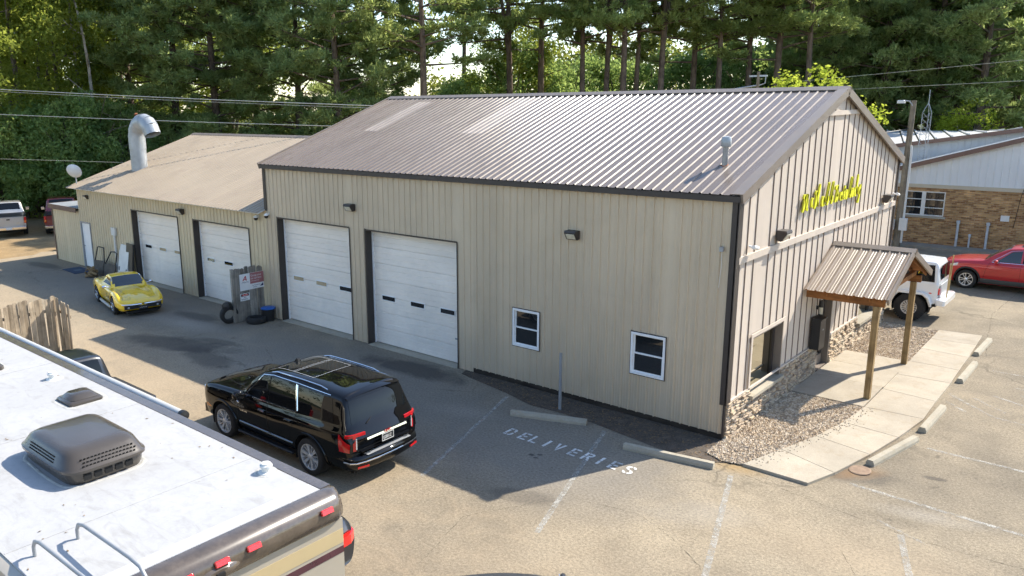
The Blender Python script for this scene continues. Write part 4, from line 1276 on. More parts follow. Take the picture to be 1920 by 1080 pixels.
class Body:
    """lofted vehicle body. stations: (x, [(y, z) ...]) from the underside centre, round the side, to the roof centre"""
    def __init__(s, stations, bow_f=0.0, bow_r=0.0, reach=0.7):
        s.xs = np.array([a for a, _ in stations]); s.pr = np.array([p for _, p in stations], float)
        s.k = s.pr.shape[1]
        s.x0, s.x1 = s.xs[0], s.xs[-1]
        s.bf, s.br, s.reach = bow_f, bow_r, reach
        s.ymax = s.pr[:, :, 0].max()
        s.NX, s.NTS = 360, 20
        s.gx = np.linspace(s.x0, s.x1, s.NX)
        P = pchip(s.xs, s.pr, s.gx)
        s.gt = np.arange((s.k - 1) * s.NTS + 1) / s.NTS
        s.G = np.stack([pchip(np.arange(s.k), P[i], s.gt) for i in range(s.NX)])
    def row(s, x):
        f = min(max((x - s.x0) / (s.x1 - s.x0), 0), 1) * (s.NX - 1)
        i = min(int(f), s.NX - 2); f -= i
        return s.G[i] * (1 - f) + s.G[i + 1] * f
    def S(s, x, t, sg=1):
        g = s.row(x)
        j = min(max(t, 0), s.k - 1) * s.NTS
        i = min(int(j), len(g) - 2); j -= i
        q = g[i] * (1 - j) + g[i + 1] * j
        r = abs(q[0]) / s.ymax
        xx = x + s.bf * r ** 2.6 * max(0, 1 - (x - s.x0) / s.reach) ** 1.5 - s.br * r ** 2.6 * max(0, 1 - (s.x1 - x) / s.reach) ** 1.5
        return Vector((xx, q[0] * sg, q[1]))
    def N(s, x, t, sg=1):
        e = 0.014
        xa, xb = max(s.x0, x - e), min(s.x1, x + e)
        ta, tb = max(0, t - 0.06), min(s.k - 1, t + 0.06)
        dx = s.S(xb, t, 1) - s.S(xa, t, 1); dt = s.S(x, tb, 1) - s.S(x, ta, 1)
        n = dt.cross(dx)
        if n.length < 1e-9: n = Vector((0, 0, 1))
        n.normalize()
        n.y *= sg
        return n
    def t_z(s, x, z, ta, tb):
        g = s.row(x); a, b = int(ta * s.NTS), int(round(tb * s.NTS)) + 1
        zz = np.maximum.accumulate(g[a:b, 1])
        return float(np.interp(z, zz, s.gt[a:b]))
    def t_y(s, x, y, ta, tb):
        g = s.row(x); a, b = int(ta * s.NTS), int(round(tb * s.NTS)) + 1
        yy = np.minimum.accumulate(g[a:b, 0])
        return float(np.interp(-y, -yy, s.gt[a:b]))
    def mesh(s, name, mat, parent, nx=64, sub=4, arches=(), extra_x=(), selfx=False):
        xs = sorted(set(list(np.linspace(s.x0, s.x1, nx)) + list(s.xs) + list(extra_x)))
        ts = [i / sub for i in range((s.k - 1) * sub + 1)]
        P = pchip(s.xs, s.pr, xs)
        vs = []; n = 0
        for xi, x in enumerate(xs):
            q = pchip(np.arange(s.k), P[xi], ts)
            ring = []
            for (y, z) in q:
                r = abs(y) / s.ymax
                xx = x + s.bf * r ** 2.6 * max(0, 1 - (x - s.x0) / s.reach) ** 1.5 - s.br * r ** 2.6 * max(0, 1 - (s.x1 - x) / s.reach) ** 1.5
                ring.append((xx, y, z))
            full = ring + [(a, -b, c) for a, b, c in ring[-2:0:-1]]
            n = len(full)
            vs += full
        fs = []
        for i in range(len(xs) - 1):
            for j in range(n):
                fs.append((i * n + j, (i + 1) * n + j, (i + 1) * n + (j + 1) % n, i * n + (j + 1) % n))
        o = len(vs)
        for (base, sgn) in ((0, 1), ((len(xs) - 1) * n, -1)):
            half = n // 2
            for j in range(half):
                a, b = base + j, base + j + 1
                c, d = base + (n - j - 1) % n, base + (n - j) % n
                f = [a, b, c] if d == a else [a, b, c, d]
                if b == c: f = [a, b, d]
                f = list(dict.fromkeys(f))
                if len(f) > 2:
                    fs.append(tuple(f if sgn > 0 else f[::-1]))
        mb = MB(); mb.add(vs, fs)
        ob = mb.build(name, mat, parent, smooth=38, fix=True)
        if arches:
            cut = MB()
            for (ax, az, rad, yin) in arches:
                for sg in (-1, 1):
                    c = MB()
                    y0, y1 = (yin, 1.6) if sg > 0 else (-1.6, -yin)
                    c.lathe([(rad, y0), (rad, y1)], 40, (ax, 0, az), 'y')
                    cut.add(c.v, c.f)
            cu = cut.build('tmp_cut', mat, None, fix=True)
            md = ob.modifiers.new('b', 'BOOLEAN'); md.operation = 'DIFFERENCE'; md.object = cu; md.solver = 'EXACT'; md.use_self = selfx
            pl = ob.parent
            ob.parent = None; ob.matrix_world = Matrix(); cu.matrix_world = Matrix()
            me = evaluated_mesh(ob, (cu,))
            ob.modifiers.clear()
            ob.data = me
            me.name = name
            me.materials.clear(); me.materials.append(mat)
            me.polygons.foreach_set('use_smooth', [True] * len(me.polygons))
            me.set_sharp_from_angle(angle=R(32))
            bpy.data.objects.remove(cu)
            ob.parent = pl
        return ob
    def patch(s, name, mat, parent, corners, mode, sg=1, off=0.004, thick=0.0, nu=8, nv=6, ta=None, tb=None, rnd=0.0):
        """patch on the surface: corners a,b,c,d as (x,z) on the side ('z') or (x,y) on top ('y')"""
        a, b, c, d = corners
        tops = []; mb = MB()
        for j in range(nv + 1):
            v = j / nv
            for i in range(nu + 1):
                u = i / nu
                uu, vv = u, v
                if rnd:
                    uu = 0.5 + (u - 0.5) * (1 - rnd * (abs(2 * v - 1) ** 6)); vv = 0.5 + (v - 0.5) * (1 - rnd * (abs(2 * u - 1) ** 6))
                x = (a[0] * (1 - uu) + b[0] * uu) * (1 - vv) + (d[0] * (1 - uu) + c[0] * uu) * vv
                w = (a[1] * (1 - uu) + b[1] * uu) * (1 - vv) + (d[1] * (1 - uu) + c[1] * uu) * vv
                if mode == 'z':
                    t = s.t_z(x, w, ta, tb); k = sg
                else:
                    k = 1 if w >= 0 else -1
                    t = s.t_y(x, abs(w), ta, tb)
                p = s.S(x, t, k) + s.N(x, t, k) * off
                tops.append(p)
        fs = []
        for j in range(nv):
            for i in range(nu):
                q = j * (nu + 1) + i
                fs.append((q, q + 1, q + nu + 2, q + nu + 1))
        mb.add(tops, fs)
        # orientation: make face normals point outwards
        n0 = (Vector(tops[1]) - Vector(tops[0])).cross(Vector(tops[nu + 1]) - Vector(tops[0]))
        ref = Vector((0, sg, 0)) if mode == 'z' else Vector((0, 0, 1))
        if n0.dot(ref) < 0: mb.f = [f[::-1] for f in mb.f]
        o = mb.build(name, mat, parent, smooth=40, fix=False)
        return o
    def ribbon(s, name, mat, parent, pts, mode, w, off, sg=1, ta=None, tb=None, n=10, h=0.0):
        P, Nn = [], []
        for (p, q) in zip(pts[:-1], pts[1:]):
            for i in range(n):
                f = i / n
                P.append((p[0] * (1 - f) + q[0] * f, p[1] * (1 - f) + q[1] * f))
        P.append(pts[-1])
        pos = []
        for (x, z) in P:
            if mode == 'z':
                t = s.t_z(x, z, ta, tb); k = sg
            else:
                k = 1 if z >= 0 else -1
                t = s.t_y(x, abs(z), ta, tb)
            nn = s.N(x, t, k)
            pos.append(s.S(x, t, k) + nn * off); Nn.append(nn)
        mb = MB(); vs = []
        for i in range(len(pos)):
            d = (pos[min(i + 1, len(pos) - 1)] - pos[max(i - 1, 0)])
            if d.length < 1e-6: d = Vector((1, 0, 0))
            sd = d.normalized().cross(Nn[i]).normalized() * w / 2
            if h: vs += [pos[i] - sd - Nn[i] * off * 0.9, pos[i] - sd * 0.7 + Nn[i] * h, pos[i] + sd * 0.7 + Nn[i] * h, pos[i] + sd - Nn[i] * off * 0.9]
            else: vs += [pos[i] - sd, pos[i] + sd]
        m = 4 if h else 2
        fs = []
        for i in range(len(pos) - 1):
            for k in range(m - 1):
                fs.append((i * m + k, i * m + k + 1, (i + 1) * m + k + 1, (i + 1) * m + k))
        mb.add(vs, fs)
        o = mb.build(name, mat, parent, smooth=30 if h else False, fix=False)
        return o

def paint_mat(name, col, rough=0.28, flake=0.0, metal=0.0, coat=1.0, spec=0.5):
    t = NT(name)
    n = t.noise(0.8, 4, 0.6)
    t.set(col=t.mix(1.0, col, t.ramp(n, [(0.3, 0.95), (0.7, 1.05)]), 'MULTIPLY'), rough=rough, metal=metal, coat=coat, coatr=0.03, spec=spec)
    return t.m
CHROME = M('chrome', (0.78, 0.79, 0.80), 0.10, 1.0, var=0.03)
ALLOY = M('alloy_rim', (0.74, 0.74, 0.74), 0.25, 0.55, var=0.06)
DALLOY = M('dark_alloy', (0.10, 0.10, 0.105), 0.3, 0.8, var=0.06)
RUBBER = M('tyre_rubber', (0.020, 0.019, 0.018), 0.85, var=0.2, scale=9)
REDL = M('red_lamp_lens', (0.50, 0.008, 0.010), 0.12, var=0.08, scale=20, coat=1.0)
REDR = M('bright_red_marker', (0.75, 0.02, 0.015), 0.2, var=0.1, scale=30, coat=0.8)
AMB = M('amber_lens', (0.75, 0.20, 0.02), 0.15, var=0.05, coat=1.0)
CLEAR = M('clear_lamp_lens', (0.55, 0.57, 0.58), 0.08, 0.3, var=0.05, coat=1.0)
CARG = glass_mat('tinted_car_glass', (0.006, 0.007, 0.008), 0.015, 0.35, 0.0)
CARG2 = glass_mat('light_car_glass', (0.035, 0.045, 0.050), 0.015, 0.6, 0.3)
SEAM = M('panel_gap', (0.004, 0.004, 0.004), 0.8, var=0)
UNDER = M('underbody', (0.014, 0.013, 0.012), 0.9, var=0.2)

def wheel_meshes(key, r, w, rim_r, style, tyre_mat=RUBBER, rim_mat=ALLOY):
    """wheel about the y axis, its outer face towards -y"""
    t = MB()
    hw = w / 2
    t.lathe([(rim_r * 0.98, -hw * 0.86), (rim_r * 1.03, -hw * 0.98), (r * 0.86, -hw), (r * 0.955, -hw * 0.90), (r, -hw * 0.66), (r, hw * 0.66), (r * 0.955, hw * 0.9), (r * 0.86, hw), (rim_r, hw * 0.9)], 40, axis='y', cap=False)
    if style == 'mud':
        for k in range(36):
            a = 2 * math.pi * k / 36
            for sy in (-1, 1):
                c = Vector((math.cos(a) * r * 1.0, sy * hw * (0.62 if k % 2 else 0.74), math.sin(a) * r * 1.0))
                t.obox(c, (-math.sin(a), 0, math.cos(a)), (0, 1, 0), (math.cos(a), 0, math.sin(a)), r * 0.055, hw * 0.3, 0.018)
    tm = t.mesh('tyre_' + key, tyre_mat, 30, True)
    m = MB()
    yo = -hw * 0.82
    m.lathe([(rim_r * 1.0, yo - 0.004), (rim_r * 1.0, yo - 0.014), (rim_r * 0.93, yo - 0.012), (rim_r * 0.90, yo + 0.03), (rim_r * 0.86, yo + 0.10), (rim_r * 0.2, yo + 0.11)], 40, axis='y', cap=False)
    m.cur = 1
    m.lathe([(rim_r * 0.90, yo + 0.094), (0.0, yo + 0.094)], 30, axis='y')
    m.cur = 0
    def spoke(a, r0, r1, w0, w1, y0, y1, th=0.035):
        ca, sa = math.cos(a), math.sin(a)
        def p(rad, off, y): return (ca * rad - sa * off, y, sa * rad + ca * off)
        m.add([p(r0, -w0, y0), p(r0, w0, y0), p(r1, w1, y1), p(r1, -w1, y1), p(r0, -w0, y0 + th), p(r0, w0, y0 + th), p(r1, w1, y1 + th), p(r1, -w1, y1 + th)],
              [(0, 1, 2, 3), (4, 7, 6, 5), (0, 4, 5, 1), (1, 5, 6, 2), (2, 6, 7, 3), (3, 7, 4, 0)])
    if style == 'split':
        for k in range(6):
            a = 2 * math.pi * k / 6
            for d in (-0.16, 0.16):
                spoke(a + d * 0.55, rim_r * 0.16, rim_r * 0.94, rim_r * 0.055, rim_r * 0.060, yo + 0.012, yo - 0.004)
            spoke(a + 0.52, rim_r * 0.25, rim_r * 0.93, rim_r * 0.028, rim_r * 0.05, yo + 0.03, yo + 0.004)
    elif style == 'five':
        for k in range(5):
            a = 2 * math.pi * k / 5 + 0.3
            for d in (-0.24, 0.24):
                spoke(a + d, rim_r * 0.2, rim_r * 0.94, rim_r * 0.04, rim_r * 0.06, yo + 0.015, yo - 0.002)
            spoke(a, rim_r * 0.86, rim_r * 0.95, rim_r * 0.22, rim_r * 0.25, yo + 0.0, yo - 0.002)
    elif style == 'mud':
        for k in range(16):
            spoke(2 * math.pi * k / 16, rim_r * 0.3, rim_r * 0.93, rim_r * 0.045, rim_r * 0.06, yo - 0.004, yo - 0.012)
    else:
        m.lathe([(rim_r * 0.88, yo + 0.02), (rim_r * 0.6, yo + 0.012), (rim_r * 0.55, yo - 0.01), (rim_r * 0.2, yo - 0.02), (0, yo - 0.022)], 30, axis='y')
        for k in range(8):
            spoke(2 * math.pi * k / 8, rim_r * 0.58, rim_r * 0.92, rim_r * 0.07, rim_r * 0.1, yo + 0.006, yo - 0.002, 0.02)
    m.lathe([(rim_r * 0.24, yo + 0.06), (rim_r * 0.24, yo - 0.002), (rim_r * 0.15, yo - 0.012), (0.0, yo - 0.014)], 20, axis='y')
    rm = m.mesh('rim_' + key, [rim_mat, DALLOY if rim_mat is not DALLOY else BLACK], 30, True)
    return tm, rm

def add_wheels(root, key, r, w, rim_r, style, pos, rim_mat=ALLOY, steer=0.0):
    tm, rm = wheel_meshes(key, r, w, rim_r, style, RUBBER, rim_mat)
    for (x, y) in pos:
        rz = (0.0 if y < 0 else math.pi)
        o = link_mesh('wheel', tm, root, (x, y, r - 0.006), (0, random.uniform(0, 1), rz))
        o.rotation_euler = (0, 0, rz)
        rim = link_mesh('rim', rm, o)
        rim.rotation_euler = (0, random.uniform(0, 6), 0)

def arch_liner(root, pos, rad, yin, yout, az):
    for (x, y) in pos:
        mb = MB()
        s = -1 if y < 0 else 1
        n = 18
        vs = []
        for i in range(n + 1):
            a = R(-20 + 220 * i / n)
            for yy in (yin, yout):
                vs.append((x + math.cos(a) * (rad - 0.004), s * yy, az + math.sin(a) * (rad - 0.004)))
        mb.add(vs, [(2 * i, 2 * i + 1, 2 * i + 3, 2 * i + 2) for i in range(n)])
        vs2 = [(x + math.cos(R(-20 + 220 * i / n)) * rad, s * (yin - 0.0), az + math.sin(R(-20 + 220 * i / n)) * rad) for i in range(n + 1)]
        mb.add(vs2, [tuple(range(n + 1))])
        mb.build('wheel_well', UNDER, root, fix=False)

def fender_lip(root, body, pos, rad, az, ta, tb, mat, w=0.05, h=0.012, a0=-8, a1=188):
    for (x, sg) in pos:
        pts = []
        for i in range(21):
            a = R(a0 + (a1 - a0) * i / 20)
            pts.append((x + math.cos(a) * (rad + w / 2), az + math.sin(a) * (rad + w / 2)))
        body.ribbon('arch_trim', mat, root, pts, 'z', w, 0.006, sg, ta, tb, 2, h)

def mirror(root, x, y, z, mat, sg, size=(0.12, 0.24, 0.19)):
    a, b, c = size
    mb = MB()
    mb.lathe([(0.0, -b / 2), (0.6, -b / 2), (0.92, -b * 0.36), (1.0, 0), (0.96, b * 0.36), (0.7, b / 2), (0.0, b / 2)], 12, (0, 0, 0), 'y')
    mb.v = [(p[0] * a / 2 * (1.25 if p[0] < 0 else 1.0), p[1], p[2] * c / 2) for p in mb.v]
    o = mb.build('mirror', mat, root, smooth=50)
    o.location = (x, y + sg * b / 2, z)
    m2 = MB(); m2.box(a / 2 - 0.004, a / 2 + 0.003, -b * 0.40, b * 0.40, -c * 0.36, c * 0.36); m2.build('mirror_glass', CHROME, o)
    m3 = MB(); m3.tube([(0.02, -sg * b * 0.4, -c * 0.2), (0.04, -sg * (b * 0.5 + 0.09), -c * 0.42)], 0.025, 6); m3.build('mirror_stalk', mat, o)

# ---- black full-size SUV (front towards -x; local x = 0 at the front axle)
SUVP = paint_mat('gloss_black_paint', (0.0035, 0.0035, 0.004), 0.3, spec=0.0, coat=0.85)
suv = thing('black_suv', 'glossy black full-size SUV with chrome trim parked before the right garage door', 'car', (-8.83, -6.22, 0), R(0.9))
# profile: 0 under centre,1 under edge,2 sill,3 lower door,4 mid door,5 shoulder,6 belt,7 upper glass,8 roof edge,9 roof shoulder,10 roof centre
def pf(wl, zs, ws, zsh, zb, wb, wr, zr, zc, zu=0.30):
    return [(0, zu), (wl * 0.80, zu), (wl * 0.965, zu + 0.10), (ws, 0.62 * zsh + 0.38 * zu), (ws + 0.008, 0.84 * zsh), (ws - 0.012, zsh), (wb, zb), ((wb + wr) / 2 + 0.02, (zb + zr) / 2), (wr, zr), (wr * 0.72, zc - 0.012), (0, zc)]
SB = Body([
    (-0.98, pf(0.86, 0, 0.90, 0.92, 0.98, 0.86, 0.80, 1.01, 1.03, 0.34)),
    (-0.90, pf(0.92, 0, 0.96, 1.02, 1.08, 0.92, 0.84, 1.115, 1.13, 0.30)),
    (-0.60, pf(0.96, 0, 1.01, 1.06, 1.14, 0.955, 0.87, 1.175, 1.19, 0.30)),
    (0.00, pf(0.98, 0, 1.025, 1.08, 1.18, 0.965, 0.88, 1.215, 1.235, 0.30)),
    (0.50, pf(0.98, 0, 1.025, 1.09, 1.20, 0.965, 0.88, 1.240, 1.265, 0.30)),
    (0.66, pf(0.98, 0, 1.025, 1.09, 1.21, 0.965, 0.87, 1.265, 1.30, 0.30)),
    (1.02, pf(0.98, 0, 1.025, 1.10, 1.225, 0.965, 0.83, 1.58, 1.64, 0.30)),
    (1.40, pf(0.98, 0, 1.025, 1.10, 1.235, 0.965, 0.785, 1.80, 1.865, 0.30)),
    (1.75, pf(0.98, 0, 1.025, 1.10, 1.24, 0.965, 0.775, 1.855, 1.92, 0.30)),
    (2.60, pf(0.98, 0, 1.025, 1.11, 1.25, 0.962, 0.77, 1.865, 1.935, 0.30)),
    (3.40, pf(0.98, 0, 1.025, 1.12, 1.265, 0.955, 0.765, 1.85, 1.915, 0.30)),
    (3.92, pf(0.97, 0, 1.015, 1.12, 1.275, 0.945, 0.755, 1.825, 1.885, 0.33)),
    (4.02, pf(0.96, 0, 1.005, 1.12, 1.275, 0.940, 0.765, 1.70, 1.76, 0.36)),
    (4.20, pf(0.95, 0, 0.99, 1.11, 1.22, 0.92, 0.84, 1.27, 1.33, 0.38)),
    (4.28, pf(0.94, 0, 0.97, 1.08, 1.14, 0.90, 0.84, 1.18, 1.20, 0.40)),
    (4.36, pf(0.90, 0, 0.93, 0.96, 1.00, 0.86, 0.82, 1.03, 1.05, 0.42)),
], 0.16, 0.13, 0.6)
SW = 0.405
SB.mesh('body', SUVP, suv, 90, 4, [(0.0, SW, 0.485, 0.62), (3.071, SW, 0.485, 0.62)])
arch_liner(suv, [(0, -1), (0, 1), (3.071, -1), (3.071, 1)], 0.485, 0.62, 1.0, SW)
fender_lip(suv, SB, [(0, -1), (0, 1), (3.071, -1), (3.071, 1)], 0.475, SW, 1.5, 6, SUVP, 0.055, 0.016)
add_wheels(suv, 'suv', SW, 0.29, 0.285, 'split', [(0, -0.885), (0, 0.885), (3.071, -0.885), (3.071, 0.885)])
for sg in (-1, 1):
    SB.patch('side_window', CARG, suv, [(0.98, 1.27), (1.66, 1.275), (1.66, 1.80), (1.43, 1.765)], 'z', sg, 0.006, ta=6, tb=8)
    SB.patch('side_window', CARG, suv, [(1.70, 1.275), (2.62, 1.285), (2.50, 1.815), (1.70, 1.80)], 'z', sg, 0.006, ta=6, tb=8)
    SB.patch('side_window', CARG, suv, [(2.74, 1.27), (3.80, 1.30), (3.66, 1.765), (2.62, 1.80)], 'z', sg, 0.005, ta=6, tb=8)
    SB.ribbon('window_trim', CHROME, suv, [(0.86, 1.245), (1.66, 1.250), (2.60, 1.260), (2.66, 1.29), (2.545, 1.82)], 'z', 0.028, 0.008, sg, 5.6, 8, 8, 0.012)
    SB.ribbon('window_trim', CHROME, suv, [(0.93, 1.30), (1.42, 1.785), (1.75, 1.835), (2.54, 1.84), (3.6, 1.815)], 'z', 0.016, 0.008, sg, 5.9, 8.3, 8, 0.010)
    SB.ribbon('pillar_trim', CHROME, suv, [(2.66, 1.30), (2.555, 1.80)], 'z', 0.055, 0.009, sg, 6, 8, 6, 0.012)
    for pts in ([(0.58, 0.50), (0.60, 0.9), (0.74, 1.20)], [(1.685, 0.50), (1.685, 1.25), (1.685, 1.80)], [(2.56, 0.95), (2.66, 1.25)], [(0.60, 0.48), (2.5, 0.48)]):
        SB.ribbon('door_gap', SEAM, suv, pts, 'z', 0.009, 0.0035, sg, 1.6, 8, 8)
    for x in (1.52, 2.42):
        SB.ribbon('door_handle', CHROME, suv, [(x - 0.11, 1.045), (x + 0.11, 1.045)], 'z', 0.034, 0.018, sg, 3, 6, 4, 0.018)
    SB.ribbon('lower_trim', CHROME, suv, [(0.62, 0.565), (1.6, 0.555), (2.52, 0.55)], 'z', 0.034, 0.010, sg, 1.5, 4, 8, 0.012)
    SB.ribbon('fender_vent', CHROME, suv, [(0.50, 1.10), (0.66, 1.02), (0.70, 1.03)], 'z', 0.03, 0.008, sg, 3, 6, 5, 0.010)
    mb = MB(); mb.bbox(0.55, 2.52, 0.90 * 1, 1.03, 0.30, 0.345, 0.012)
    mb.v = [(p[0], p[1] * sg, p[2]) for p in mb.v]; mb.build('running_board', BLACK, suv)
    mirror(suv, 0.92, sg * 1.06, 1.30, SUVP, sg, (0.15, 0.26, 0.21))
    pts = [(1.62 + i * 0.2, sg * (0.735 - 0.0015 * i)) for i in range(10)]
    P3 = []
    for i, (x, y) in enumerate(pts):
        t = SB.t_y(x, abs(y), 8, 10)
        P3.append(SB.S(x, t, sg) + Vector((0, 0, 0.030 if 0 < i < 9 else 0.0)))
    mb = MB(); mb.tube(P3, 0.017, 6); mb.build('roof_rail', CHROME, suv, smooth=60)
    # tail lamp: tall lens wrapped round the corner with an arm towards the middle
    tl = SB.patch('tail_light', REDL, suv, [(4.06, 0.80), (4.352, 0.80), (4.352, 0.965), (4.03, 1.16)], 'z', sg, 0.014, nu=10, nv=6, ta=2, tb=7)
    mb = MB(); q = [(4.13, 0.985), (4.20, 0.935), (4.235, 0.86), (4.262, 0.74), (4.285, 0.56), (4.18, 0.56), (4.10, 0.90)]
    mb.prism([(x + 0.03, y * sg) for x, y in q], 1.09, 1.15, 'z'); mb.build('lamp_arm', REDL, tl)
    mb = MB(); q = [(4.262, 0.86), (4.285, 0.80), (4.24, 0.80)]
    mb.prism([(x + 0.004, y * sg) for x, y in q], 0.80, 1.09, 'z'); mb.build('lamp_inner', REDL, tl)
    mb = MB(); mb.prism([(4.268, 0.80 * sg), (4.292, 0.80 * sg), (4.296, 0.775 * sg), (4.268, 0.775 * sg)], 0.83, 1.06, 'z'); mb.build('lamp_bar', CLEAR, tl)
    mb = MB(); mb.bbox(-0.90, -0.62, sg * 0.83 - 0.09, sg * 0.83 + 0.13, 0.86, 1.08, 0.03); mb.build('headlight', CLEAR, suv, smooth=40)
    mb = MB(); mb.box(-0.70, -0.50, sg * 0.985 - 0.01, sg * 0.985 + 0.022, 0.62, 0.70); mb.build('side_marker', AMB, suv)
    mb = MB(); mb.obox((4.395, sg * 0.72, 0.475), (-0.25 * sg, 1, 0), (0.9, 0.25 * sg, 0), (0, 0, 1), 0.13, 0.012, 0.018); mb.build('reflector', REDL, suv)
SB.patch('windshield', CARG, suv, [(0.70, -0.80), (0.70, 0.80), (1.33, 0.70), (1.33, -0.70)], 'y', 1, 0.005, nu=12, ta=7.2, tb=10)
SB.patch('rear_window', CARG, suv, [(4.19, -0.78), (4.19, 0.78), (3.975, 0.70), (3.975, -0.70)], 'y', 1, 0.006, nu=12, nv=8, ta=7.0, tb=10)
SB.patch('sunroof', CARG, suv, [(1.55, -0.52), (1.55, 0.52), (2.75, 0.52), (2.75, -0.52)], 'y', 1, 0.004, nu=10, ta=8.2, tb=10)
for x in (1.55, 2.06, 2.12, 2.75):
    SB.ribbon('sunroof_seal', ALLOY, suv, [(x, -0.52), (x, 0.0), (x, 0.52)], 'y', 0.012, 0.007, 1, 8.2, 10, 6)
for y in (-0.525, 0.525):
    SB.ribbon('sunroof_seal', ALLOY, suv, [(1.55, y), (2.75, y)], 'y', 0.012, 0.007, 1, 8.2, 10, 6)
for y in (-0.5, 0.5):
    SB.ribbon('hood_crease', SEAM, suv, [(-0.85, y * 0.9), (0.6, y * 1.45)], 'y', 0.008, 0.003, 1, 6, 10, 8)
mb = MB(); vs = []; ny = 10
for i in range(ny + 1):
    y = -0.74 + 1.48 * i / ny; dz = -0.065 * abs(y / 0.74) ** 2.2; dx = -0.06 * abs(y / 0.74) ** 2
    vs += [(3.80, y, 1.893 + dz), (4.02 + dx, y, 1.876 + dz), (4.075 + dx, y, 1.852 + dz), (4.05 + dx, y, 1.836 + dz), (3.92, y, 1.83 + dz)]
fs = []
for i in range(ny):
    for j in range(5): fs.append((i * 5 + j, i * 5 + (j + 1) % 5, i * 5 + 5 + (j + 1) % 5, i * 5 + 5 + j))
fs += [(4, 3, 2, 1, 0), tuple(range(ny * 5, ny * 5 + 5))]
mb.add(vs, fs); mb.build('spoiler', SUVP, suv, smooth=35)
mb = MB(); mb.prism([(1.48, 1.86), (1.66, 1.90), (1.64, 1.985), (1.60, 1.99)], -0.03, 0.03, 'y'); mb.build('antenna', BLACK, suv).location = (-0.05, 0, 0)
def plan(mb, pts, levels):
    """plan outline (x, y for y >= 0, rear edge) stacked over levels (z, inset)"""
    out = [(x, -y) for x, y in pts] + [(x, y) for x, y in pts[::-1]]
    n = len(out); vs = []; fs = []
    for (z, i) in levels: vs += [(x - i, y * (1 - i), z) for x, y in out]
    for k in range(len(levels) - 1):
        for j in range(n): fs.append((k * n + j, k * n + (j + 1) % n, (k + 1) * n + (j + 1) % n, (k + 1) * n + j))
    fs += [tuple(range(n - 1, -1, -1)), tuple(range((len(levels) - 1) * n, len(levels) * n))]
    return mb.add(vs, fs)
BO = [(3.62, 0.985), (4.10, 0.985), (4.26, 0.955), (4.36, 0.86), (4.42, 0.65), (4.455, 0.35), (4.465, 0.0)]
mb = MB(); plan(mb, BO, [(0.36, 0.10), (0.42, 0.03), (0.50, 0.0), (0.62, 0.0), (0.68, 0.02), (0.70, 0.05)]); mb.build('rear_bumper', SUVP, suv, smooth=40)
mb = MB(); plan(mb, [(x + 0.006, y * 1.004) for x, y in BO[1:]], [(0.555, 0.003), (0.56, 0.0), (0.58, 0.0), (0.585, 0.003)]); mb.build('bumper_trim', CHROME, suv)
mb = MB(); mb.box(4.30, 4.43, -0.62, 0.62, 0.701, 0.708); mb.build('bumper_step', STEEL, suv)
mb = MB(); mb.prism([(4.28, 1.04), (4.36, 1.03), (4.372, 0.99), (4.30, 0.96)], -0.56, 0.56, 'y'); tb_ = mb.build('tailgate_bar', CHROME, suv)
mb = MB(); mb.box(4.28, 4.38, -0.72, 0.72, 0.775, 0.79); mb.build('tailgate_crease', SUVP, suv)
mb = MB(); mb.box(4.345, 4.378, -0.17, 0.17, 0.82, 0.985); pl = mb.build('license_plate', BLACK, suv)
WHT = M('white_print', (0.75, 0.75, 0.72), 0.5, var=0)
mb = MB(); mb.box(4.379, 4.382, -0.165, 0.165, 0.825, 0.835); mb.box(4.379, 4.382, -0.165, 0.165, 0.97, 0.98); mb.box(4.379, 4.382, -0.165, -0.155, 0.835, 0.97); mb.box(4.379, 4.382, 0.155, 0.165, 0.835, 0.97); mb.build('plate_border', WHT, pl)
put_text('plate_number', '1J2801Z', 0.10, WHT, pl, (4.380, -0.145, 0.865), (0, 1, 0), (0, 0, 1), 0.001, 0.72)
put_text('badge', 'GMC', 0.075, REDL, suv, (4.374, -0.09, 0.998), (0, 1, 0), (-0.1, 0, 1), 0.006, 1.2)
put_text('badge', 'YUKON', 0.055, CHROME, suv, (4.386, -0.70, 0.72), (0, 1, 0), (-0.1, 0, 1), 0.004, 1.2)
put_text('badge', 'SLT', 0.055, CHROME, suv, (4.386, 0.50, 0.72), (0, 1, 0), (-0.1, 0, 1), 0.004, 1.2)
put_text('badge', 'YUKON', 0.055, CHROME, suv, (0.70, -1.037, 0.85), (1, 0, 0), (0, 0, 1), 0.003, 1.4)
mb = MB(); mb.box(-0.6, 4.1, -0.72, 0.72, 0.24, 0.34); mb.build('chassis', UNDER, suv)
mb = MB(); mb.box(-0.995, -0.93, -0.55, 0.55, 0.62, 1.0); gr = mb.build('grille', BLKM, suv)
mb = MB()
for k in range(5): mb.box(-1.005, -0.99, -0.52, 0.52, 0.66 + k * 0.07, 0.68 + k * 0.07)
mb.build('grille_bar', CHROME, gr)
mb = MB(); mb.box(-1.0, -0.80, -0.86, 0.86, 0.36, 0.56); mb.build('front_bumper', SUVP, suv)
mb = MB(); mb.tube([(4.24, -0.45, 1.275), (4.13, -0.1, 1.42), (4.12, 0.15, 1.46)], 0.01, 5); mb.build('rear_wiper', BLACK, suv)

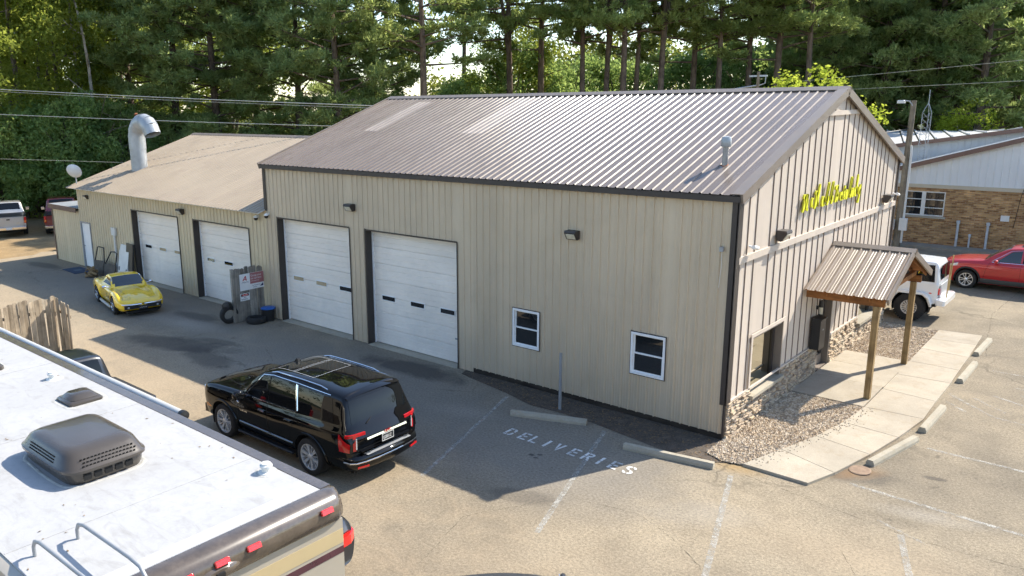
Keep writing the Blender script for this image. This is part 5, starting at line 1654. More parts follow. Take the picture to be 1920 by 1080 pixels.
# ---- yellow classic sports car
YEL = paint_mat('yellow_paint', (0.88, 0.57, 0.004), 0.25)
vet = thing('yellow_sports_car', 'yellow classic two-seat coupe with chrome bumper parked by the low garage doors', 'car', (-21.72, -2.70, 0), R(180 - 12.5))
def vf(ws, zs, wl, zf, yf, zh, zc, zu=0.16, wr=None, zr=None):
    """fender crest at yf/zf; hood or roof inside: zh at the inner fender, zc at the centre"""
    wr = yf * 0.62 if wr is None else wr; zr = zh if zr is None else zr
    return [(0, zu), (wl * 0.86, zu), (wl * 0.95, zu + 0.09), (ws * 0.985, zs * 0.72), (ws, zs), ((ws + yf) / 2 + 0.03, (zs + zf) / 2 + 0.04), (yf, zf), (yf * 0.80, zh), (wr, zr), (wr * 0.55, (zr + zc) / 2 + 0.008), (0, zc)]
VB = Body([
    (-0.98, vf(0.62, 0.44, 0.60, 0.50, 0.52, 0.505, 0.51, 0.34)),
    (-0.90, vf(0.76, 0.46, 0.72, 0.555, 0.64, 0.56, 0.565, 0.26)),
    (-0.60, vf(0.85, 0.50, 0.80, 0.70, 0.72, 0.66, 0.665, 0.20)),
    (-0.10, vf(0.875, 0.52, 0.83, 0.835, 0.74, 0.745, 0.755, 0.18)),
    (0.25, vf(0.87, 0.52, 0.83, 0.845, 0.735, 0.765, 0.80, 0.18)),
    (0.65, vf(0.83, 0.52, 0.81, 0.80, 0.70, 0.79, 0.83, 0.17)),
    (0.78, vf(0.82, 0.52, 0.80, 0.80, 0.70, 0.81, 0.85, 0.17, 0.66, 0.83)),
    (1.05, vf(0.80, 0.52, 0.79, 0.80, 0.715, 0.92, 1.04, 0.17, 0.60, 1.00)),
    (1.32, vf(0.79, 0.52, 0.78, 0.81, 0.715, 0.98, 1.19, 0.17, 0.52, 1.155)),
    (1.60, vf(0.79, 0.53, 0.78, 0.83, 0.72, 1.0, 1.215, 0.17, 0.51, 1.18)),
    (1.95, vf(0.81, 0.54, 0.79, 0.86, 0.73, 1.0, 1.19, 0.17, 0.50, 1.15)),
    (2.25, vf(0.86, 0.55, 0.83, 0.92, 0.755, 0.93, 1.03, 0.18, 0.52, 1.0)),
    (2.49, vf(0.875, 0.56, 0.84, 0.93, 0.76, 0.89, 0.92, 0.20, 0.50, 0.91)),
    (2.80, vf(0.86, 0.57, 0.82, 0.90, 0.74, 0.87, 0.875, 0.24)),
    (3.25, vf(0.80, 0.58, 0.76, 0.82, 0.68, 0.81, 0.815, 0.30)),
    (3.58, vf(0.72, 0.58, 0.66, 0.77, 0.62, 0.765, 0.77, 0.36)),
    (3.66, vf(0.64, 0.56, 0.60, 0.70, 0.56, 0.70, 0.70, 0.42)),
], 0.16, 0.08, 0.7)
VW = 0.325
VB.mesh('body', YEL, vet, 80, 4, [(0.0, VW, 0.375, 0.5), (2.49, VW, 0.375, 0.5)], selfx=True)
arch_liner(vet, [(0, -1), (0, 1), (2.49, -1), (2.49, 1)], 0.375, 0.5, 0.84, VW)
add_wheels(vet, 'coupe', VW, 0.235, 0.20, 'rally', [(0, -0.755), (0, 0.755), (2.49, -0.755), (2.49, 0.755)], CHROME)
VB.patch('windshield', CARG2, vet, [(0.80, -0.60), (0.80, 0.60), (1.27, 0.50), (1.27, -0.50)], 'y', 1, 0.005, nu=12, ta=6.9, tb=10)
VB.patch('rear_window', CARG, vet, [(2.42, -0.38), (2.42, 0.38), (2.02, 0.40), (2.02, -0.40)], 'y', 1, 0.005, ta=7.2, tb=10)
for sg in (-1, 1):
    VB.patch('side_window', CARG, vet, [(0.98, 0.87), (1.86, 0.90), (1.80, 1.10), (1.26, 1.085)], 'z', sg, 0.006, ta=6.2, tb=8.2)
    VB.ribbon('windshield_post', CHROME, vet, [(0.79, sg * 0.635), (1.29, sg * 0.52)], 'y', 0.028, 0.010, 1, 6.2, 10, 8, 0.010)
    VB.ribbon('door_gap', SEAM, vet, [(0.72, 0.25), (0.74, 0.76)], 'z', 0.008, 0.004, sg, 2, 6, 6)
    VB.ribbon('door_gap', SEAM, vet, [(1.78, 0.25), (1.86, 0.80)], 'z', 0.008, 0.004, sg, 2, 6, 6)
    for k in range(2):
        VB.ribbon('fender_gill', BLACK, vet, [(0.48 + k * 0.10, 0.36), (0.52 + k * 0.10, 0.58)], 'z', 0.035, 0.004, sg, 2, 5, 4)
    mb = MB(); mb.tube([(0.42, sg * 0.80, 0.19), (0.6, sg * 0.82, 0.18), (1.95, sg * 0.82, 0.18), (2.08, sg * 0.80, 0.19)], 0.055, 8); mb.build('side_pipe', GALV, vet, smooth=60)
    mirror(vet, 0.98, sg * 0.80, 0.87, CHROME, sg, (0.07, 0.15, 0.10))
    mb = MB(); mb.tube([(-0.965, sg * 0.05, 0.47), (-0.985, sg * 0.40, 0.47), (-0.93, sg * 0.62, 0.48), (-0.78, sg * 0.74, 0.49)], 0.030, 8); mb.build('front_bumper', CHROME, vet, smooth=60)
    mb = MB(); mb.box(-0.985, -0.90, min(sg * 0.16, sg * 0.66), max(sg * 0.16, sg * 0.66), 0.315, 0.44)
    gl = mb.build('grille', BLACK, vet)
    mb = MB(); mb.lathe([(0.0, -0.995), (0.035, -0.995), (0.04, -0.985)], 14, (0, sg * 0.52, 0.375), 'x'); mb.build('parking_lamp', CLEAR, gl)
    VB.ribbon('headlamp_cover', SEAM, vet, [(-0.72, sg * 0.36), (-0.72, sg * 0.62), (-0.50, sg * 0.62), (-0.50, sg * 0.36), (-0.72, sg * 0.36)], 'y', 0.007, 0.004, 1, 5.5, 10, 5)
    for k in range(2):
        mb = MB(); mb.lathe([(0.06, 3.64), (0.06, 3.675), (0, 3.68)], 14, (0, sg * (0.30 + k * 0.17), 0.62), 'x'); mb.build('tail_light', REDL, vet)
VB.ribbon('roof_gap', SEAM, vet, [(1.33, 0.0), (1.80, 0.0)], 'y', 0.012, 0.004, 1, 8, 10, 6)
VB.ribbon('roof_gap', SEAM, vet, [(1.82, -0.48), (1.82, 0.48)], 'y', 0.012, 0.004, 1, 8, 10, 6)
for sg in (-1, 1):
    VB.ribbon('hood_gap', SEAM, vet, [(-0.30, sg * 0.42), (0.70, sg * 0.50)], 'y', 0.007, 0.004, 1, 6.5, 10, 6)
mb = MB(); mb.box(-1.01, -0.97, -0.16, 0.16, 0.28, 0.42); mb.build('front_plate', M('dark_plate', (0.02, 0.02, 0.03), 0.3, var=0.1), vet)
put_text('plate_lettering', 'CORVETTE', 0.05, WHT, vet, (-1.012, 0.14, 0.33), (0, -1, 0), (0, 0, 1), 0.001, 1.0)
mb = MB(); mb.box(-0.9, 3.5, -0.55, 0.55, 0.14, 0.22); mb.build('chassis', UNDER, vet)

# ---- pickup bodies
def pickup(name, label, loc, rz, paint, cab=(0.75, 2.95), L=(-0.95, 4.75), wb=3.65, zr=1.90, r=0.40, tonneau=None, lamps=True):
    root = thing(name, label, 'pickup', loc, rz, None)
    c0, c1 = cab
    bed = 1.24 if tonneau is None else 1.36
    Bd = Body([
        (L[0], pf(0.84, 0, 0.88, 0.90, 0.97, 0.85, 0.80, 1.0, 1.02, 0.36)),
        (L[0] + 0.1, pf(0.92, 0, 0.96, 1.0, 1.06, 0.92, 0.84, 1.09, 1.11, 0.32)),
        (0.0, pf(0.95, 0, 0.99, 1.05, 1.13, 0.94, 0.86, 1.16, 1.18, 0.32)),
        (c0 - 0.1, pf(0.95, 0, 0.99, 1.08, 1.18, 0.94, 0.86, 1.22, 1.25, 0.32)),
        (c0 + 0.10, pf(0.95, 0, 0.99, 1.09, 1.20, 0.94, 0.84, 1.34, 1.38, 0.32)),
        (c0 + 0.62, pf(0.95, 0, 0.99, 1.10, 1.22, 0.94, 0.77, zr - 0.09, zr - 0.03, 0.32)),
        (c0 + 1.0, pf(0.95, 0, 0.99, 1.10, 1.22, 0.94, 0.76, zr - 0.06, zr, 0.32)),
        (c1 - 0.28, pf(0.95, 0, 0.99, 1.10, 1.22, 0.94, 0.76, zr - 0.07, zr - 0.01, 0.32)),
        (c1 - 0.20, pf(0.95, 0, 0.99, 1.10, 1.22, 0.94, 0.76, zr - 0.10, zr - 0.04, 0.32)),
        (c1, pf(0.95, 0, 0.99, 1.10, 1.22, 0.95, 0.86, 1.30, 1.36, 0.34)),
        (c1 + 0.05, pf(0.95, 0, 0.99, 1.10, bed - 0.03, 0.95, 0.90, bed, bed + 0.004, 0.36)),
        (L[1] - 0.1, pf(0.95, 0, 0.985, 1.10, bed - 0.04, 0.95, 0.90, bed - 0.01, bed - 0.004, 0.40)),
        (L[1] - 0.02, pf(0.94, 0, 0.96, 1.06, 1.15, 0.93, 0.89, bed - 0.05, bed - 0.04, 0.42)),
    ], 0.14, 0.05, 0.5)
    Bd.mesh('body', paint, root, 70, 3, [(0.0, r, r + 0.075, 0.6), (wb, r, r + 0.075, 0.6)])
    arch_liner(root, [(0, -1), (0, 1), (wb, -1), (wb, 1)], r + 0.075, 0.6, 0.96, r)
    add_wheels(root, name, r, 0.27, r * 0.66, 'five', [(0, -0.86), (0, 0.86), (wb, -0.86), (wb, 0.86)])
    Bd.patch('windshield', CARG, root, [(c0 + 0.05, -0.78), (c0 + 0.05, 0.78), (c0 + 0.58, 0.68), (c0 + 0.58, -0.68)], 'y', 1, 0.005, nu=10, ta=7.2, tb=10)
    Bd.patch('rear_window', CARG, root, [(c1 - 0.03, -0.72), (c1 - 0.03, 0.72), (c1 - 0.17, 0.66), (c1 - 0.17, -0.66)], 'y', 1, 0.006, nu=10, ta=7.2, tb=10)
    m = (c0 + c1) / 2 + 0.3
    for sg in (-1, 1):
        Bd.patch('side_window', CARG, root, [(c0 + 0.30, 1.26), (m - 0.05, 1.26), (m - 0.05, zr - 0.16), (c0 + 0.66, zr - 0.18)], 'z', sg, 0.006, ta=6, tb=8)
        Bd.patch('side_window', CARG, root, [(m + 0.02, 1.26), (c1 - 0.15, 1.26), (c1 - 0.32, zr - 0.18), (m + 0.02, zr - 0.16)], 'z', sg, 0.006, ta=6, tb=8)
        for x in (c0 + 0.12, m - 0.01, c1 + 0.03):
            Bd.ribbon('door_gap', SEAM, root, [(x, 0.52), (x, 1.18)], 'z', 0.010, 0.004, sg, 1.6, 6, 6)
        for x in (m - 0.16, c1 - 0.20):
            Bd.ribbon('door_handle', BLACK, root, [(x - 0.1, 1.04), (x + 0.1, 1.04)], 'z', 0.035, 0.018, sg, 3, 6, 3, 0.016)
        mirror(root, c0 + 0.35, sg * 1.02, 1.28, BLACK, sg, (0.13, 0.22, 0.24))
        mb = MB(); mb.bbox(L[1] - 0.16, L[1] + 0.005, sg * 0.90 - 0.06, sg * 0.90 + 0.07, 0.80, 1.16, 0.02); tl = mb.build('tail_light', REDL, root, smooth=40)
        mb = MB(); mb.box(L[1] - 0.1, L[1] + 0.009, sg * 0.90 - 0.05, sg * 0.90 + 0.05, 0.86, 0.95); mb.build('reverse_lamp', AMB, tl)
        mb = MB(); mb.bbox(L[0] - 0.0, L[0] + 0.25, sg * 0.80 - 0.1, sg * 0.80 + 0.12, 0.80, 0.98, 0.03); mb.build('headlight', CLEAR, root, smooth=40)
    mb = MB(); mb.box(L[1] - 0.03, L[1] + 0.012, -0.80, 0.80, 0.60, 1.19); tg = mb.build('tailgate', paint, root)
    mb = MB(); mb.box(L[1] + 0.010, L[1] + 0.022, -0.09, 0.09, 1.02, 1.09); mb.build('latch_handle', BLACK, tg)
    mb = MB(); mb.bbox(L[1] - 0.1, L[1] + 0.19, -0.95, 0.95, 0.46, 0.62, 0.03); bp = mb.build('rear_bumper', CHROME, root, smooth=40)
    mb = MB(); mb.box(L[1] + 0.185, L[1] + 0.196, -0.16, 0.16, 0.47, 0.61); mb.build('license_plate', OFFW, bp)
    mb = MB(); mb.bbox(L[0] - 0.10, L[0] + 0.2, -0.92, 0.92, 0.44, 0.66, 0.03); mb.build('front_bumper', CHROME, root, smooth=40)
    mb = MB(); mb.box(-0.8, L[1] - 0.1, -0.7, 0.7, 0.28, 0.36); mb.build('chassis', UNDER, root)
    # cargo bed: cover or open box
    if tonneau:
        mb = MB(); mb.bbox(c1 + 0.08, L[1] - 0.03, -0.86, 0.86, bed - 0.02, bed + 0.035, 0.015); mb.build('bed_cover', tonneau, root)
    else:
        mb = MB(); mb.box(c1 + 0.10, L[1] - 0.05, -0.80, 0.80, bed - 0.02, bed + 0.006); mb.build('bed_opening', BLACK, root)
        for sg in (-1, 1):
            mb = MB(); mb.bbox(c1 + 0.08, L[1] - 0.02, sg * 0.88 - 0.06, sg * 0.88 + 0.06, bed - 0.05, bed + 0.03, 0.012); mb.build('bed_rail', BLACK, root)
    return root, Bd
BLKP = paint_mat('black_truck_paint', (0.010, 0.010, 0.011), 0.3)
bp_, bpB = pickup('black_pickup', 'black crew-cab pickup with soft bed cover partly hidden behind the motorhome', (-13.33, -9.58, 0), R(0.0), BLKP, cab=(0.38, 2.22), L=(-0.95, 4.25), wb=3.3, zr=1.92, tonneau=M('bed_cover_vinyl', (0.035, 0.032, 0.030), 0.7, var=0.2))
mb = MB(); mb.box(1.93, 2.035, -0.16, 0.16, 1.85, 1.89); mb.build('brake_light', REDR, bp_)
SILV = paint_mat('silver_paint', (0.48, 0.46, 0.43), 0.3, metal=0.35)
sv_, svB = pickup('silver_pickup', 'silver pickup seen from behind at the far left edge', (-49.05, 2.78, 0), R(-20), SILV, cab=(0.6, 2.6), L=(-0.95, 4.7), wb=3.6)
put_text('badge', 'GMC', 0.07, CHROME, sv_, (4.716, 0.42, 0.80), (0, 1, 0), (0, 0, 1), 0.003)
MARO = paint_mat('dark_red_paint', (0.17, 0.012, 0.016), 0.3)
rd_, rdB = pickup('dark_red_pickup', 'dark red pickup parked behind the lean-to beside the silver pickup', (-47.3, 5.55, 0), R(-24), MARO, cab=(0.6, 2.6), L=(-0.95, 4.7), wb=3.55, zr=2.02)

# ---- red crossover
REDP = paint_mat('red_metallic_paint', (0.46, 0.014, 0.016), 0.3, metal=0.15)
crv = thing('red_crossover', 'red crossover with flower-shaped alloy rims cut by the right frame edge', 'car', (1.10, 21.18, 0), R(0)); crv.scale = (1.0, 1.0, 1.05)
CB = Body([
    (-0.92, pf(0.72, 0, 0.76, 0.74, 0.80, 0.70, 0.62, 0.84, 0.86, 0.30)),
    (-0.82, pf(0.84, 0, 0.87, 0.84, 0.90, 0.80, 0.70, 0.95, 0.97, 0.25)),
    (-0.45, pf(0.89, 0, 0.93, 0.92, 0.99, 0.85, 0.74, 1.04, 1.06, 0.22)),
    (0.10, pf(0.90, 0, 0.93, 0.96, 1.04, 0.86, 0.76, 1.09, 1.11, 0.22)),
    (0.48, pf(0.90, 0, 0.93, 0.97, 1.05, 0.86, 0.76, 1.12, 1.145, 0.22)),
    (0.90, pf(0.90, 0, 0.93, 0.98, 1.06, 0.86, 0.70, 1.38, 1.42, 0.22)),
    (1.40, pf(0.90, 0, 0.93, 0.99, 1.07, 0.86, 0.62, 1.595, 1.65, 0.22)),
    (1.90, pf(0.90, 0, 0.93, 1.00, 1.08, 0.86, 0.61, 1.63, 1.69, 0.22)),
    (2.70, pf(0.90, 0, 0.93, 1.02, 1.11, 0.85, 0.60, 1.60, 1.66, 0.22)),
    (3.20, pf(0.89, 0, 0.92, 1.03, 1.14, 0.83, 0.58, 1.54, 1.60, 0.26)),
    (3.45, pf(0.87, 0, 0.90, 1.0, 1.10, 0.80, 0.62, 1.30, 1.36, 0.30)),
    (3.66, pf(0.82, 0, 0.85, 0.88, 0.96, 0.74, 0.64, 1.0, 1.02, 0.36)),
], 0.22, 0.12, 0.8)
CWR = 0.355
CB.mesh('body', REDP, crv, 80, 4, [(0.0, CWR, 0.425, 0.55), (2.66, CWR, 0.425, 0.55)])
arch_liner(crv, [(0, -1), (0, 1), (2.66, -1), (2.66, 1)], 0.425, 0.55, 0.90, CWR)
fender_lip(crv, CB, [(0, -1), (0, 1), (2.66, -1), (2.66, 1)], 0.42, CWR, 1.3, 6, BLACK, 0.07, 0.012)
add_wheels(crv, 'crossover', CWR, 0.235, 0.245, 'five', [(0, -0.80), (0, 0.80), (2.66, -0.80), (2.66, 0.80)])
CB.patch('windshield', CARG2, crv, [(0.52, -0.70), (0.52, 0.70), (1.32, 0.56), (1.32, -0.56)], 'y', 1, 0.005, nu=10, ta=7.0, tb=10)
CB.patch('rear_window', CARG, crv, [(3.46, -0.58), (3.46, 0.58), (3.22, 0.52), (3.22, -0.52)], 'y', 1, 0.005, ta=7.0, tb=10)
CB.patch('sunroof', CARG, crv, [(1.60, -0.40), (1.60, 0.40), (2.10, 0.40), (2.10, -0.40)], 'y', 1, 0.004, ta=8.2, tb=10)
for sg in (-1, 1):
    CB.patch('side_window', CARG2, crv, [(0.92, 1.11), (1.70, 1.12), (1.70, 1.55), (1.38, 1.50)], 'z', sg, 0.006, ta=6, tb=8)
    CB.patch('side_window', CARG, crv, [(1.76, 1.12), (2.62, 1.15), (2.52, 1.53), (1.76, 1.555)], 'z', sg, 0.006, ta=6, tb=8)
    CB.ribbon('window_trim', CHROME, crv, [(0.78, 1.085), (1.7, 1.095), (2.7, 1.13)], 'z', 0.022, 0.007, sg, 5.6, 8, 8, 0.008)
    CB.ribbon('window_trim', CHROME, crv, [(0.80, 1.12), (1.36, 1.525), (1.75, 1.575), (2.6, 1.55)], 'z', 0.018, 0.007, sg, 5.8, 8.2, 8, 0.008)
    for pts in ([(0.55, 0.38), (0.62, 0.8), (0.72, 1.05)], [(1.73, 0.38), (1.73, 1.08)], [(2.25, 0.6), (2.6, 1.1)]):
        CB.ribbon('door_gap', SEAM, crv, pts, 'z', 0.009, 0.004, sg, 1.6, 6.2, 8)
    for x in (1.55, 2.42): CB.ribbon('door_handle', REDP, crv, [(x - 0.1, 0.95), (x + 0.1, 0.95)], 'z', 0.035, 0.018, sg, 3, 6, 3, 0.016)
    CB.ribbon('side_cladding', M('grey_cladding', (0.06, 0.058, 0.055), 0.7, var=0.1), crv, [(0.42, 0.36), (1.3, 0.355), (2.24, 0.36)], 'z', 0.19, 0.006, sg, 1.05, 4, 8, 0.010)
    mirror(crv, 0.95, sg * 0.92, 1.13, REDP, sg, (0.12, 0.2, 0.15))
    CB.patch('headlight', CLEAR, crv, [(-0.72, 0.80), (-0.38, 0.86), (-0.34, 0.96), (-0.70, 0.88)], 'z', sg, 0.008, ta=3, tb=7)
    mb = MB(); mb.bbox(3.35, 3.62, sg * 0.76 - 0.05, sg * 0.76 + 0.05, 0.9, 1.3, 0.02); mb.build('tail_light', REDL, crv)
mb = MB(); mb.box(-0.93, -0.85, -0.5, 0.5, 0.42, 0.74); mb.build('grille', BLKM, crv)
mb = MB(); mb.box(-0.7, 3.5, -0.6, 0.6, 0.18, 0.26); mb.build('chassis', UNDER, crv)

# ---- white off-road car (boxy, open flares)
JW = paint_mat('white_paint', (0.72, 0.73, 0.73), 0.35)
jp = thing('white_off_road_car', 'white boxy off-road car on big mud tyres behind the canopy', 'car', (-2.42, 14.62, 0), R(0))
JR = 0.465
def jf(w, zb, wt, zt, zu=0.55):
    return [(0, zu), (w - 0.03, zu), (w - 0.004, zu + 0.03), (w, zu + 0.2), (w, zb - 0.05), (w - 0.003, zb - 0.012), (w - 0.015, zb), ((w + wt) / 2 - 0.004, (zb + zt) / 2), (wt, zt - 0.05), (wt - 0.05, zt), (0, zt + 0.015)]
JB = Body([
    (-0.45, jf(0.62, 1.20, 0.60, 1.24, 0.70)),
    (-0.40, jf(0.66, 1.24, 0.64, 1.28, 0.62)),
    (0.85, jf(0.76, 1.30, 0.72, 1.36, 0.60)),
    (0.92, jf(0.80, 1.32, 0.74, 1.40, 0.60)),
    (1.12, jf(0.80, 1.34, 0.68, 1.95, 0.60)),
    (1.20, jf(0.80, 1.34, 0.67, 2.02, 0.60)),
    (2.40, jf(0.80, 1.34, 0.67, 2.05, 0.60)),
    (3.62, jf(0.80, 1.34, 0.67, 2.03, 0.62)),
    (3.72, jf(0.80, 1.34, 0.69, 1.90, 0.64)),
    (3.80, jf(0.78, 1.30, 0.72, 1.36, 0.66)),
], 0.0, 0.03, 0.4)
JB.mesh('body', JW, jp, 60, 3, [(3.00, JR, JR + 0.11, 0.5)])
add_wheels(jp, 'offroad', JR, 0.34, 0.25, 'mud', [(0.05, -0.80), (0.05, 0.80), (3.00, -0.80), (3.00, 0.80)], ALLOY)
arch_liner(jp, [(3.0, -1), (3.0, 1)], JR + 0.11, 0.5, 0.80, JR)
for sg in (-1, 1):
    for x in (0.05, 3.00):
        mb = MB(); pts = []
        vs = []
        pr = [(-0.70, 0.60), (-0.50, 0.93), (-0.36, 1.04), (0.36, 1.04), (0.52, 0.93), (0.64, 0.66)]
        for (dx, z) in pr:
            vs += [(x + dx, sg * 0.74, z), (x + dx * 1.04, sg * 0.99, z - 0.02), (x + dx * 1.05, sg * 1.0, z - 0.09), (x + dx * 0.94, sg * 0.97, z - 0.10)]
        fs = []
        for i in range(len(pr) - 1):
            for k in range(3): fs.append((i * 4 + k, i * 4 + k + 1, i * 4 + 4 + k + 1, i * 4 + 4 + k))
        mb.add(vs, fs); mb.build('fender_flare', JW, jp, smooth=40, fix=True)
    JB.patch('side_window', CARG, jp, [(1.30, 1.42), (2.20, 1.42), (2.20, 1.90), (1.36, 1.90)], 'z', sg, 0.006, ta=6, tb=8.5)
    JB.patch('side_window', CARG, jp, [(2.36, 1.38), (3.66, 1.38), (3.60, 1.94), (2.36, 1.94)], 'z', sg, 0.006, ta=6, tb=8.5)
    mb = MB(); mb.bbox(3.72, 3.815, sg * 0.70 - 0.055, sg * 0.70 + 0.105, 0.96, 1.17, 0.02); mb.build('tail_light', REDL, jp)
    mb = MB(); mb.box(3.52, 3.60, sg * 0.80 - 0.004, sg * 0.80 + 0.01, 0.98, 1.02); mb.build('side_marker', REDL, jp)
mb = MB(); mb.bbox(3.74, 4.02, -0.88, 0.88, 0.62, 0.84, 0.05); mb.build('rear_bumper', JW, jp, smooth=40)
mb = MB(); mb.box(3.765, 3.79, -0.56, 0.56, 1.45, 1.93); mb.build('rear_window', CARG, jp).rotation_euler = (0, 0, 0)
mb = MB(); mb.box(3.80, 3.84, -0.60, 0.60, 0.86, 1.30); mb.build('tailgate', JW, jp)
mb = MB()
for k in range(7):
    a = k * 0.9
    mb.lathe([(0.0, -0.83), (0.055 + 0.012 * (k % 3), -0.83), (0.05, -0.815)], 9, (3.26 + 0.10 * math.cos(a) * (0.5 + 0.1 * k), 0.0, 1.63 + 0.09 * math.sin(a) * (0.4 + 0.12 * k)), 'y')
st_ = mb.build('window_decal', M('yellow_decal', (0.78, 0.55, 0.02), 0.5, var=0.2, scale=20), jp); st_.location = (0, 0.082, 0)
mb = MB(); mb.tube([(3.86, 0.5, 0.9), (3.88, 0.5, 2.15)], 0.02, 6); mb.build('pole_mount', M('bamboo_tan', (0.45, 0.30, 0.12), 0.7), jp)
mb = MB(); mb.tube([(3.98, -0.45, 0.82), (3.99, -0.45, 2.0)], 0.02, 6); mb.build('pole_mount', MATS['bamboo_tan'], jp)
mb = MB(); mb.box(-0.3, 3.7, -0.5, 0.5, 0.48, 0.62); mb.build('chassis', UNDER, jp)
mb = MB(); mb.tube([(3.0, -0.72, JR), (3.0, 0.72, JR)], 0.07, 8); mb.tube([(0.05, -0.72, JR), (0.05, 0.72, JR)], 0.07, 8); mb.build('axle', UNDER, jp)

# ---- dark sedans near the bottom edge
def sedan(name, label, loc, rz, paint):
    root = thing(name, label, 'car', loc, rz)
    B = Body([
        (-0.90, pf(0.70, 0, 0.74, 0.66, 0.72, 0.68, 0.60, 0.76, 0.78, 0.28)),
        (-0.78, pf(0.84, 0, 0.87, 0.74, 0.80, 0.78, 0.68, 0.84, 0.86, 0.22)),
        (0.10, pf(0.88, 0, 0.91, 0.84, 0.91, 0.84, 0.74, 0.95, 0.97, 0.18)),
        (0.60, pf(0.88, 0, 0.91, 0.87, 0.94, 0.84, 0.74, 0.99, 1.02, 0.18)),
        (1.45, pf(0.88, 0, 0.91, 0.89, 0.97, 0.84, 0.60, 1.37, 1.42, 0.18)),
        (1.90, pf(0.88, 0, 0.91, 0.90, 0.98, 0.84, 0.58, 1.41, 1.46, 0.18)),
        (2.40, pf(0.88, 0, 0.91, 0.91, 0.99, 0.84, 0.57, 1.38, 1.43, 0.18)),
        (3.10, pf(0.88, 0, 0.91, 0.92, 1.00, 0.82, 0.66, 1.07, 1.10, 0.22)),
        (3.60, pf(0.85, 0, 0.88, 0.88, 0.97, 0.78, 0.68, 1.0, 1.02, 0.28)),
        (3.80, pf(0.80, 0, 0.82, 0.80, 0.88, 0.72, 0.62, 0.92, 0.93, 0.34)),
    ], 0.2, 0.16, 0.7)
    B.mesh('body', paint, root, 60, 3, [(0.0, 0.33, 0.39, 0.55), (2.75, 0.33, 0.39, 0.55)])
    add_wheels(root, name, 0.33, 0.22, 0.22, 'five', [(0, -0.79), (0, 0.79), (2.75, -0.79), (2.75, 0.79)])
    B.patch('windshield', CARG, root, [(0.66, -0.68), (0.66, 0.68), (1.38, 0.54), (1.38, -0.54)], 'y', 1, 0.005, ta=7, tb=10)
    B.patch('rear_window', CARG, root, [(3.05, -0.62), (3.05, 0.62), (2.48, 0.50), (2.48, -0.50)], 'y', 1, 0.005, ta=7, tb=10)
    for sg in (-1, 1):
        B.patch('side_window', CARG, root, [(1.05, 1.01), (1.75, 1.02), (1.75, 1.33), (1.48, 1.31)], 'z', sg, 0.005, ta=6, tb=8)
        B.patch('side_window', CARG, root, [(1.80, 1.02), (2.62, 1.03), (2.42, 1.31), (1.80, 1.33)], 'z', sg, 0.005, ta=6, tb=8)
        mirror(root, 0.98, sg * 0.90, 1.03, paint, sg, (0.1, 0.18, 0.13))
        mb = MB(); q = [(3.50, 0.86), (3.70, 0.80), (3.79, 0.66), (3.81, 0.42), (3.70, 0.42), (3.50, 0.70)]; mb.prism([(x, y * sg) for x, y in q], 0.70, 0.86, 'z'); mb.build('tail_light', REDR, root)
    mb = MB(); mb.box(-0.6, 3.6, -0.6, 0.6, 0.15, 0.24); mb.build('chassis', UNDER, root)
    return root, B
NAVY = paint_mat('dark_navy_paint', (0.012, 0.015, 0.022), 0.3)
s1, _ = sedan('dark_sedan', 'dark car beyond the motorhome rear corner, only its red tail lamp showing', (-5.95, -9.85, 0), R(0), NAVY)
GRAPH = paint_mat('graphite_paint', (0.035, 0.036, 0.042), 0.35)
s2, _ = sedan('graphite_sedan', 'dark grey car roof just entering the bottom edge of the frame', (2.62, -8.33, 0), R(-138), GRAPH)

# ------------------------------------------------------------------ motorhome
RVT = M('taupe_gelcoat', (0.36, 0.32, 0.255), 0.22, var=0.06, scale=1.5, coat=0.6)
RVB = M('brown_cap_paint', (0.085, 0.066, 0.050), 0.24, var=0.22, scale=7, coat=0.6, fine=0.12, fscale=30)
def membrane():
    t = NT('white_roof_membrane')
    a = t.noise(0.9, 6, 0.65, 0.4); b = t.noise(9, 6, 0.75, 0.5); s = t.noise(2.2, 5, 0.7, 0.8, t.mapping(t.pos(), (0.7, 2.6, 1)))
    c = t.mix(t.math('MULTIPLY', t.ramp(b, [(0.48, 0), (0.70, 1)]), 0.34), (0.385, 0.38, 0.375), (0.25, 0.25, 0.24))
    c = t.mix(t.math('MULTIPLY', t.ramp(s, [(0.55, 0), (0.72, 1)]), 0.36), c, (0.20, 0.19, 0.17))
    c = t.mix(1.0, c, t.ramp(a, [(0.3, 0.9), (0.7, 1.06)]), 'MULTIPLY')
    t.set(col=c, rough=0.75, spec=0.3)
    t.bump(b, 0.25, 0.01)
    return t.m
RVW = membrane()
rv = thing('motorhome', 'taupe motorhome with white roof and brown rear cap filling the lower left corner', 'motorhome', (-3.57, -13.69, 0))
# local: rear at x = 5.12, right side y = +1.28, left side y = -1.28
XR, YR, ZT = 5.12, 1.28, 4.10
# body shell cross-section along x (rounded upper corners) extruded, with the rear cap as a rounded edge
mb = MB(); mb.prism([(-YR, 0.55), (YR, 0.55), (YR, ZT - 0.10), (YR - 0.03, ZT - 0.03), (YR - 0.10, ZT - 0.005), (-YR + 0.10, ZT - 0.005), (-YR + 0.03, ZT - 0.03), (-YR, ZT - 0.10)], -7.0, XR - 0.16, 'x')
mb.build('body', RVT, rv, smooth=40)
